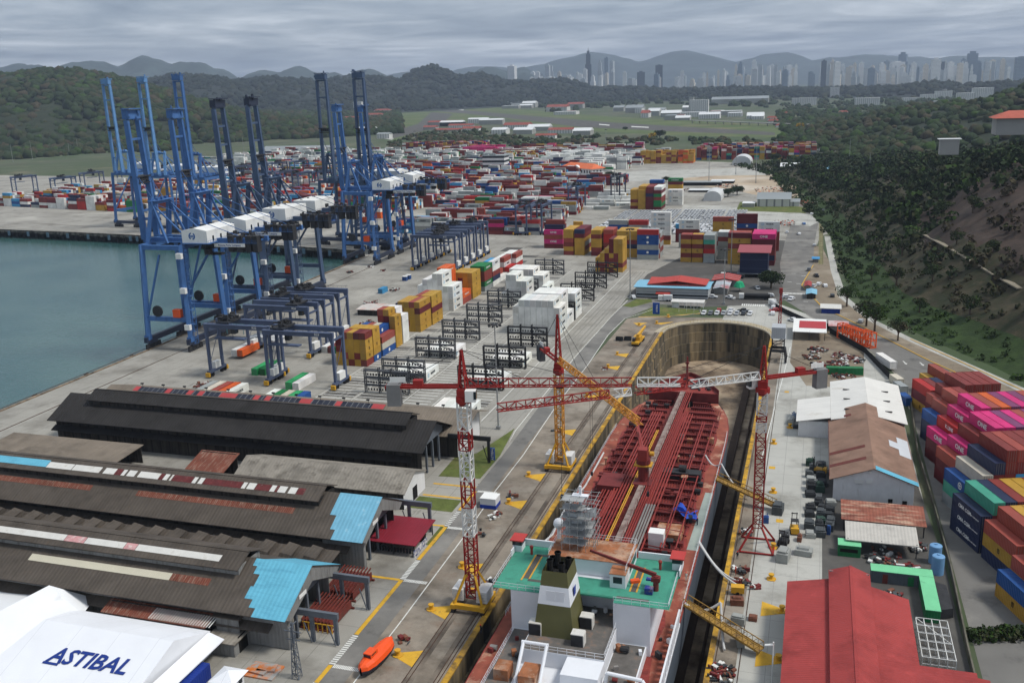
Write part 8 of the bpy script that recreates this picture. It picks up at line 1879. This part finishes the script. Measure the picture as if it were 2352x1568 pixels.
# mobile crane, lifeboat, forklifts
t=thing('mobile_crane','yellow mobile crane with its boom folded along the dock rails','mobile crane',(-64.2,361,0),-.06); b=MB(); b.bx(-1.4,1.4,-5.5,5.5,.9,1.7); b.bx(-1.35,1.35,-2.8,1.4,1.72,3.2); obj('chassis',b,yelp,t); b=MB(); b.bx(-1.2,-.2,-4.8,-3,1.72,3.2); obj('cab',b,glass,t); b=MB(); b.beam((.4,-2.4,3.6),(.4,10.5,4.4),1.0,1.1,w2=.6,h2=.7); obj('boom',b,yelp,t); b=MB()
for y in (-4.4,-2.6,2.6,4.4):
    for x in (-1.2,1.2): b.tube((x-.25,y,.65),(x+.25,y,.65),.65,12)
obj('wheels',b,tyrem,t)
t=thing('lifeboat','orange covered lifeboat with a dark underside lying on the dock apron','lifeboat',(-71.6,136,0),-.12); n=12; ring_=[]
b=MB(); st=[(-5.2,.2,.9),(-4.4,1.1,1.3),(-2.6,1.6,1.55),(0,1.75,1.65),(2.6,1.6,1.6),(4.3,1.15,1.4),(5.3,.25,1.0)]
for y,w_,h_ in st: ring_.append([(w_*math.cos(2*math.pi*i/n),y,1.55+h_*.95*math.sin(2*math.pi*i/n)) for i in range(n)])
for A,C in zip(ring_,ring_[1:]):
    for i in range(n): b.face([A[i],A[(i+1)%n],C[(i+1)%n],C[i]][::-1],0 if math.sin(2*math.pi*(i+.5)/n)>-.15 else 1)
b.box((0,-1.8,3.2),(1.6,2.2,1.0)); obj('hull',b,[mat('lifeboat_orange',lin((232,84,32)),.45,var=.06),mat('lifeboat_dark',lin((44,46,54)),.7)],t,smooth=False); b=MB(); b.bx(-.7,.7,-2.95,-2.85,3.0,3.5); b.bx(-.82,.82,-2.6,-1.2,3.3,3.5); obj('window',b,glass,t)
def forklift(x,y,rz,label,c=None):
    t=thing('forklift',label,'forklift',(x,y,0),rz); b=MB(); b.bx(-.9,.9,-1.5,1.1,.4,1.4); b.bx(-.85,.85,-1.9,-1.2,.4,1.7); obj('body',b,c or yelp,t); b=MB()
    for xx in (-.75,.75):
        for yy in (-1.1,.9): b.beam((xx,yy,1.4),(xx,yy*.7,2.9),.1)
    b.bx(-.85,.85,-.9,.8,2.9,3.0); obj('cab_frame',b,dkm,t); b=MB(); b.bx(-.6,-.45,1.3,1.5,.2,4.2); b.bx(.45,.6,1.3,1.5,.2,4.2); b.bx(-.6,-.4,1.5,3,.2,.3); b.bx(.4,.6,1.5,3,.2,.3); b.bx(-.7,.7,1.25,1.4,3.9,4.1); obj('mast',b,dkm,t); b=MB()
    for xx in (-.8,.8):
        for yy in (-1.2,.8): b.tube((xx-.2,yy,.5),(xx+.2,yy,.5),.5,10)
    obj('wheels',b,tyrem,t)
forklift(-1,207,.1,'yellow forklift with a raised mast on the right dock side'); forklift(-3.2,200,2.9,'dark forklift behind the grey generator on the right dock side',dkm); forklift(4.2,243,1.4,'yellow forklift parked by the machinery rows')
# bollards on every yellow triangle
b=MB(); b.tube((0,0,0),(0,0,.9),.38,10); b.tube((0,0,.9),(0,0,1.15),.6,10); b.tube((0,0,0),(0,0,.12),1.0,12); bm_=b.mesh('mooring_bollard',yelp); k=0
for y in (139.2,155.5,173.2,206.6,224.,258.3,292,326,343): 
    o=obj('mooring_bollard',bm_,None,None,loc=(-69,y+.1,.05)); tag(o,f'yellow mooring bollard on the {ORD[k]} painted triangle of the left dock side','bollard','yellow mooring bollards'); k+=1
for k,(x,y) in enumerate(((-2.4,171.8),(-2.4,154.9),(-4,276),(-8,262),(-6.6,228),(-5.2,198),(-5,184),(-62,393.5),(-68.8,389),(-59,406))): o=obj('mooring_bollard',bm_,None,None,loc=(x,y,.05)); tag(o,f'yellow mooring bollard, {ORD[k]} of those on the right side and head of the dock','bollard','yellow mooring bollards')
# welding sets, generators and machinery
mg=[mat('machine_grey',lin((72,76,78)),.7,var=.2,scale=.8,dirt=(lin((110,84,66)),.25,.9)),mat('machine_dark',lin((44,46,48)),.7,var=.2),mat('machine_green',lin((44,66,56)),.7,var=.2),mat('machine_pale',lin((150,152,148)),.7,var=.15,dirt=(lin((96,84,72)),.3,.8)),mat('machine_blue',lin((40,74,130)),.6,var=.15),mat('machine_rust',lin((116,74,58)),.85,var=.3,scale=.8)]
MN=('grey','dark','green','pale grey','blue','rusty')
def machine(x,y,w,d,h,ci,label,rz=0.,cyl=False,group=None):
    b=MB(); b.bx(-w/2,w/2,-d/2,d/2,.12,h*.82); b.bx(-w/2+.1,-w/2+.3,-d/2-.05,d/2+.05,0,.12); b.bx(w/2-.3,w/2-.1,-d/2-.05,d/2+.05,0,.12)
    if cyl: b.tube((-w*.3,0,h*.82),(w*.3,0,h*.82),d*.3,9); b.tube((w*.2,d*.2,h*.82),(w*.2,d*.2,h*1.2),.1,6)
    else: b.bx(-w*.42,w*.3,-d*.4,d*.4,h*.83,h); b.bx(w*.33,w*.45,-d*.3,d*.3,h*.83,h*.92); b.bx(-w/2-.03,-w/2,-d*.3,d*.3,h*.3,h*.7)
    solo('machinery_unit',b,mg[ci],label,'machinery',(x,y,0),rz,group)
k=0
for y in (206,209.5,213,216.5,220,224,228,231.5,236,240,244,248):
    for x in (2.2,4.6,7.0):
        if x>6.5 and y>226: continue
        if R.random()<.14: continue
        ci=R.choice((0,1,1,0,3,2,1)); machine(x+rnd(-.5,.5),y+rnd(-.6,.6),rnd(1.6,2.4),rnd(1.8,3.0),rnd(1.2,2.4),ci,f'{MN[ci]} machinery unit in the crowded rows beside the brown workshop',rnd(-.15,.15),R.random()<.35,f'{MN[ci]} machinery units beside the brown workshop'); k+=1
for i,(x,y,w,d,h,ci,l) in enumerate(((-5,216.4,2.4,3.4,2.5,0,'grey generator cabinet beside the red crane tower'),(-7.4,210.4,1.2,1.2,1.9,4,'blue container box at the red crane foot'),(-2.9,193,2.4,3.6,2.6,3,'grey generator trailer in the middle of the right dock side'),(1.2,196.6,3.6,2.4,1.6,3,'pale machine frame beside the generator trailer'),(-10.2,165.4,2.6,1.6,1.8,3,'white small truck-like unit at the near gangway'),(-11,172.4,2.6,1.8,1.6,5,'yellow-brown compressor on the right dock edge'),(6.4,207.6,.8,.8,2.2,4,'blue upright bin beside the green cabin'),(.2,203,1.,2.,1.4,5,'rusty bin near the sheet canopy'),(-7.6,167.4,1.6,1.6,.9,5,'open steel bin by the yellow triangle'),(-9.3,158.5,1.4,2.8,2.0,3,'white and red tool box at the near gangway'),(-3.8,280.5,1.8,4.6,1.6,3,'stack of gas bottles beside the white workshop'),(2.6,271,4.5,1.6,1.5,2,'long dark green tank in front of the white workshop'),(-2.2,276,1.8,1.8,1.,1,'dark drum stand at the corner of the white workshop'))): machine(x,y,w,d,h,ci,l,rnd(-.2,.2),i%2)
t=thing('yellow_compressor','bright yellow compressor trailer on the right dock edge','compressor',(-11.2,176.4,0),.1); b=MB(); b.bx(-1.3,1.3,-.8,.8,.5,1.8); b.tube((-1.3,0,.9),(-2.2,0,.6),.06,6); obj('body',b,yelp,t); b=MB(); b.tube((0,-.9,.4),(0,-.7,.4),.4,10); b.tube((0,.7,.4),(0,.9,.4),.4,10); obj('wheels',b,tyrem,t)
b=MB()
for k in range(46): 
    b.tube((rnd(-1,1),rnd(-2.5,2.5),0),(rnd(-1,1),rnd(-2.5,2.5),1.5),.13,6)
solo('gas_cylinder_rack',b,mat('cylinder_blue',lin((120,136,156)),.5,var=.3,scale=2),'crowd of pale blue gas cylinders beside the white workshop','gas cylinders',(-2.8,284,0))
t=cabin('white and blue site hut with a flat roof on the left dock side',-75,-71,202.4,206,2.7,mat('hut_two_tone',lin((206,208,210)),.7,var=.06),whp); b=MB(); b.bx(-75.05,-70.95,202.35,206.05,.05,1.0); obj('lower_band',b,mat('hut_blue',lin((30,60,150)),.6),t,world=True)
# skips, pallets, scrap
def junk(x,y,r,n,label,cols,name='scrap_pile',h=.8,cat='scrap'):
    b=MB()
    for i in range(n):
        a=rnd(0,6.28); q=r*math.sqrt(R.random()); s=rnd(.2,.8); b.box((q*math.cos(a),q*math.sin(a)*1.2,rnd(.1,h)),(s*rnd(.6,2.6),s*rnd(.4,1.2),s*rnd(.3,1)),rnd(0,3.1),R.randrange(len(cols)))
    solo(name,b,cols,label,cat,(x,y,0))
rs_=[mg[5],mg[1],mg[0],whl,redst]
for x,y,r,n,l in ((-11.7,148,2.4,60,'heap of white bags and scrap on the right dock edge nearest the camera'),(-10.6,180.6,1.6,24,'small heap of hoses and bags beside the white ducts'),(-8.2,179.5,.8,8,'two white bags lying on the right dock side'),(-11.2,186,1.6,22,'rust-brown litter along the yellow coping by the red crane'),(-11.4,204,1.8,26,'cables and boxes along the coping behind the red crane foot'),(-70.4,188.6,1.6,14,'yellow lifting frame and scrap on the left dock side'),(-69.6,198.4,1.8,18,'brown timber and frame pile by the blue and white hut'),(-69.4,210.6,1.3,10,'dark winch drums by the painted triangle'),(-60.8,167.5,1.4,18,'dark scrap beside the rails at the tanker wing'),(-69.4,143.4,1.1,6,'tyre and flat scrap behind the orange lifeboat'),(-70,258.5,1.6,12,'brown scrap pieces beside the yellow crane'),(-69.6,324,1.5,10,'rusty pipe piece on the left dock side, farther up'),(3.4,362,3.6,70,'multicoloured scrap heap beside the striped canopy'),(1.4,352,3.,60,'orange and grey parts heap below the striped canopy'),(3.6,343,2.6,46,'rusty parts heap in the dirt yard'),(10.6,345,3.6,80,'brown timber pile by the green container'),(15.6,352,4.2,90,'broad brown timber pile in the dirt yard'),(11.5,356,3.4,60,'brown drum and block pile behind the timber'),(12,331,4.,60,'dark scrap row in front of the green container'),(4,322,2.,26,'dark machinery scrap at the white workshop corner'),(17.4,199,3.6,60,'workshop litter under the sheet canopy edge'),(22,193.6,2.8,50,'pipe and timber litter between the canopy and the mint cabin'),(24.5,205,2.,30,'blue and brown litter behind the storage tanks'),(18,181.5,2.2,30,'blue and rusty litter before the mint cabin'),(-251,482,2.,24,'dark spreader parts along the quay edge'),(-246,498,2.4,24,'dark spreader parts near the quay crane foot'),(-234,489,1.8,16,'dark block of spreader parts on the open quay'),(-204,411,3.6,40,'dark tyre and axle heap beside the low container row'),(-205,440,3.,30,'dark parts strewn beside the parked gantries'),(-206,276,3.,40,'dark and blue parts heap beside the front gantry foot'),(-200,396,3.4,34,'pale hut parts and frames beside the yellow stack'),(-188,372,3.,30,'dark trailer parts behind the yellow stack'),(-20,690,8,120,'sand-coloured rubble by the far road'),(-4,800,10,140,'orange and brown machinery litter in the far dirt yard'),(-40,900,14,160,'rusty steel litter across the far dirt yard'),(-80,930,12,120,'dark steel litter in the far dirt yard'),(-120,900,12,110,'grey frames littering the far yard'),(0,960,10,110,'brown earth and machinery by the hill road')): junk(x,y,r,n,uniq(l),rs_ if y<600 else [dirt_m,mg[5],orng,whl,mg[1]],h=.8 if y<600 else 2.2)
for y in (334,):
    b=MB(); b.bx(-6,6,-1.2,1.2,0,2.5); solo('open_container',b,grn,'long dark green open container in the dirt yard','container',(12.4,y,0),.12)
for k,(x,y,l) in enumerate(((-72.2,363.4,'dark open skip left of the yellow mobile crane'),(-69,364.4,'second dark open skip beside the yellow mobile crane'))):
    b=MB(); b.bx(-1.4,1.4,-.9,.9,.1,.2); b.bx(-1.4,1.4,-.9,-.82,.2,1.5); b.bx(-1.4,1.4,.82,.9,.2,1.5); b.bx(-1.4,-1.32,-.8,.8,.2,1.5); b.bx(1.32,1.4,-.8,.8,.2,1.5); solo('open_skip',b,mg[1],l,'skip',(x,y,0))
for k,(x,y) in enumerate(((-209.6,464.6),(-209.4,468.8))): b=MB(); b.bx(-1.2,1.2,-1.2,1.2,0,2.3); b.bx(-1.3,1.3,-1.3,1.3,2.3,2.5,1); solo('blue_cabin',b,[mg[4],whp],('nearer','farther')[k]+' of two small blue cabins on the quay apron','cabin',(x,y,0))
for k,(x,y,c,l) in enumerate(((26.4,346,'white','white trailer box at the fence bend by the road'),(28.6,326,'cream','cream container behind the boundary wall'),(29.2,318,'grey','grey container behind the boundary wall, nearer than the cream one'),(29.8,306,'blue','blue container beside the white workshop roof'))):
    make_container(x,y,0 if k else .9,math.radians(20),12.19 if k<1 else 6.06,'s',c,l,None,None,False,'l',True) if k<4 else None
# low quay hut under the gantry and open pallet decks behind the yellow stack
gabled('low white-gabled quay office under the front gantries',-221,-207,327,335,3.2,4.8,wroof2,wl_wh,'y'); gabled('pale flat workshop roof with a reddish edge behind the yellow stack',-199,-186,386,398,3.0,3.4,mat('pink_edge_roof',lin((196,190,184)),.7,dirt=(lin((190,120,100)),.4,.2)),wl_dk,'x')
b=MB()
for i in range(6):
    for j in range(3): b.bx(-8+i*2.8,-5.7+i*2.8,-3.6+j*2.4,-1.6+j*2.4,2.6,2.75); 
for i in range(7): b.bx(-8.3+i*2.8,-8.05+i*2.8,-4,4,2.76,2.95)
for x in (-8,0,8.4):
    for y in (-3.8,3.6): b.bx(x-.12,x+.12,y-.12,y+.12,0,2.6)
solo('teal_hatch_frames',b,[mat('teal_frames',lin((70,120,124)),.7,var=.2,dirt=(lin((190,196,196)),.4,.6))],'teal slatted hatch frames stacked between the quay cranes and the gantries','hatch covers',(-226,338,3.0))
# people: one continuous body each
def body_mesh_person(pose):
    me=bpy.data.meshes.new('person'); J=[(0,0,.95),(0,0,1.2),(0,0,1.45),(0,0,1.56),(0,0,1.7),(.2,0,1.42),(.27,.03,1.15),(.26+pose*.1,.16,.95),(-.2,0,1.42),(-.27,.02,1.15),(-.26,.12,.93),(.1,0,.9),(.11,.1*pose,.5),(.11,-.05*pose,.06),(.11,.12,.03),(-.1,0,.9),(-.11,-.12*pose,.5),(-.11,-.2*pose,.06),(-.11,-.02,.03)]
    E_=[(0,1),(1,2),(2,3),(3,4),(2,5),(5,6),(6,7),(2,8),(8,9),(9,10),(0,11),(11,12),(12,13),(13,14),(0,15),(15,16),(16,17),(17,18)]; rr=[.15,.15,.16,.06,.11,.08,.055,.045,.08,.055,.045,.1,.075,.05,.045,.1,.075,.05,.045]
    me.from_pydata(J,E_,[]); o=bpy.data.objects.new('person',me); COL.objects.link(o); m=o.modifiers.new('s','SKIN'); 
    for i,v in enumerate(me.skin_vertices[0].data): v.radius=(rr[i],rr[i]); v.use_root=i==0
    o.modifiers.new('u','SUBSURF').levels=1; dg=bpy.context.evaluated_depsgraph_get(); r=bpy.data.meshes.new_from_object(o.evaluated_get(dg)); bpy.data.objects.remove(o); r.name='person'; return r
PM_=[body_mesh_person(.6),body_mesh_person(1.2)]; hel=MB(); hel.sphere((0,0,1.74),.15,8,half=True); hel.tube((0,0,1.72),(0,0,1.75),.18,10)
helm=hel.mesh('helmet',mat('helmet_red',lin((210,60,40)),.4,var=0)); cl=mat('work_clothes',(.5,.5,.5),.9,var=.05,obcol=True)
for m_ in PM_: m_.materials.append(cl)
for i,(x,y,z,c,l) in enumerate(((-12.4,191,.05,(60,62,70),'person in dark overalls and red helmet on the coping by the white ducts'),(-12.2,184,.05,(150,60,40),'person in rust-coloured overalls and red helmet on the right coping'),(-21.6,196,DZ_+.06,(34,40,60),'person in navy overalls walking on the grey deck strip of the tanker'),(-22.6,199,DZ_+.06,(50,54,60),'person in grey overalls beside the blue tarpaulin'),(-20.8,171,DZ_+.06,(190,190,180),'person in pale overalls on the tanker deck margin by the bridge'),(13,181.6,0,(44,66,110),'person in blue overalls standing by the mint-roofed cabin'),(-31,172,DZ_+.06,(140,60,50),'person in red overalls in front of the wheelhouse'),(-27.8,520,.03,(40,40,44),'person in dark clothes walking up the access road'),(-56.6,150,.05,(40,46,60),'person in dark overalls at the left coping by the tanker'))):
    o=obj('person',PM_[i%2],None,None,loc=(x,y,z),rz=rnd(0,6.28),col=lin(c)); tag(o,l,'person'); obj('helmet',helm,None,o)
# lower right yard corner
t=cabin('small red-roofed blue hut at the lower right yard corner',32.6,36.4,150,153.4,2.6,mat('hut_deep_blue',lin((28,50,120)),.6,var=.1),mat('hut_red_roof',lin((176,86,74)),.7,var=.08))
b=MB(); b.bx(-1.3,1.3,-3,3,.4,1.6); b.bx(-1.1,1.1,-2.8,2.8,1.61,1.7)
for k in range(40): b.sphere((rnd(-1,1),rnd(-2.6,2.6),1.75+rnd(0,.3)),rnd(.15,.35),6,1)
solo('rubbish_skip',b,[mg[1],mat('white_bags',lin((196,196,190)),.8,var=.3,scale=2,dirt=(lin((80,90,60)),.35,2))],'dark skip heaped with white rubbish bags in the lower right corner','skip',(38.6,147,0),.3)
junk(34.6,146,2.6,36,'patchwork of rusty roof sheets in the lower right corner',[mat('rust_tile',lin((150,90,76)),.85,var=.3,scale=.8),mg[5],mg[0]],h=.5)
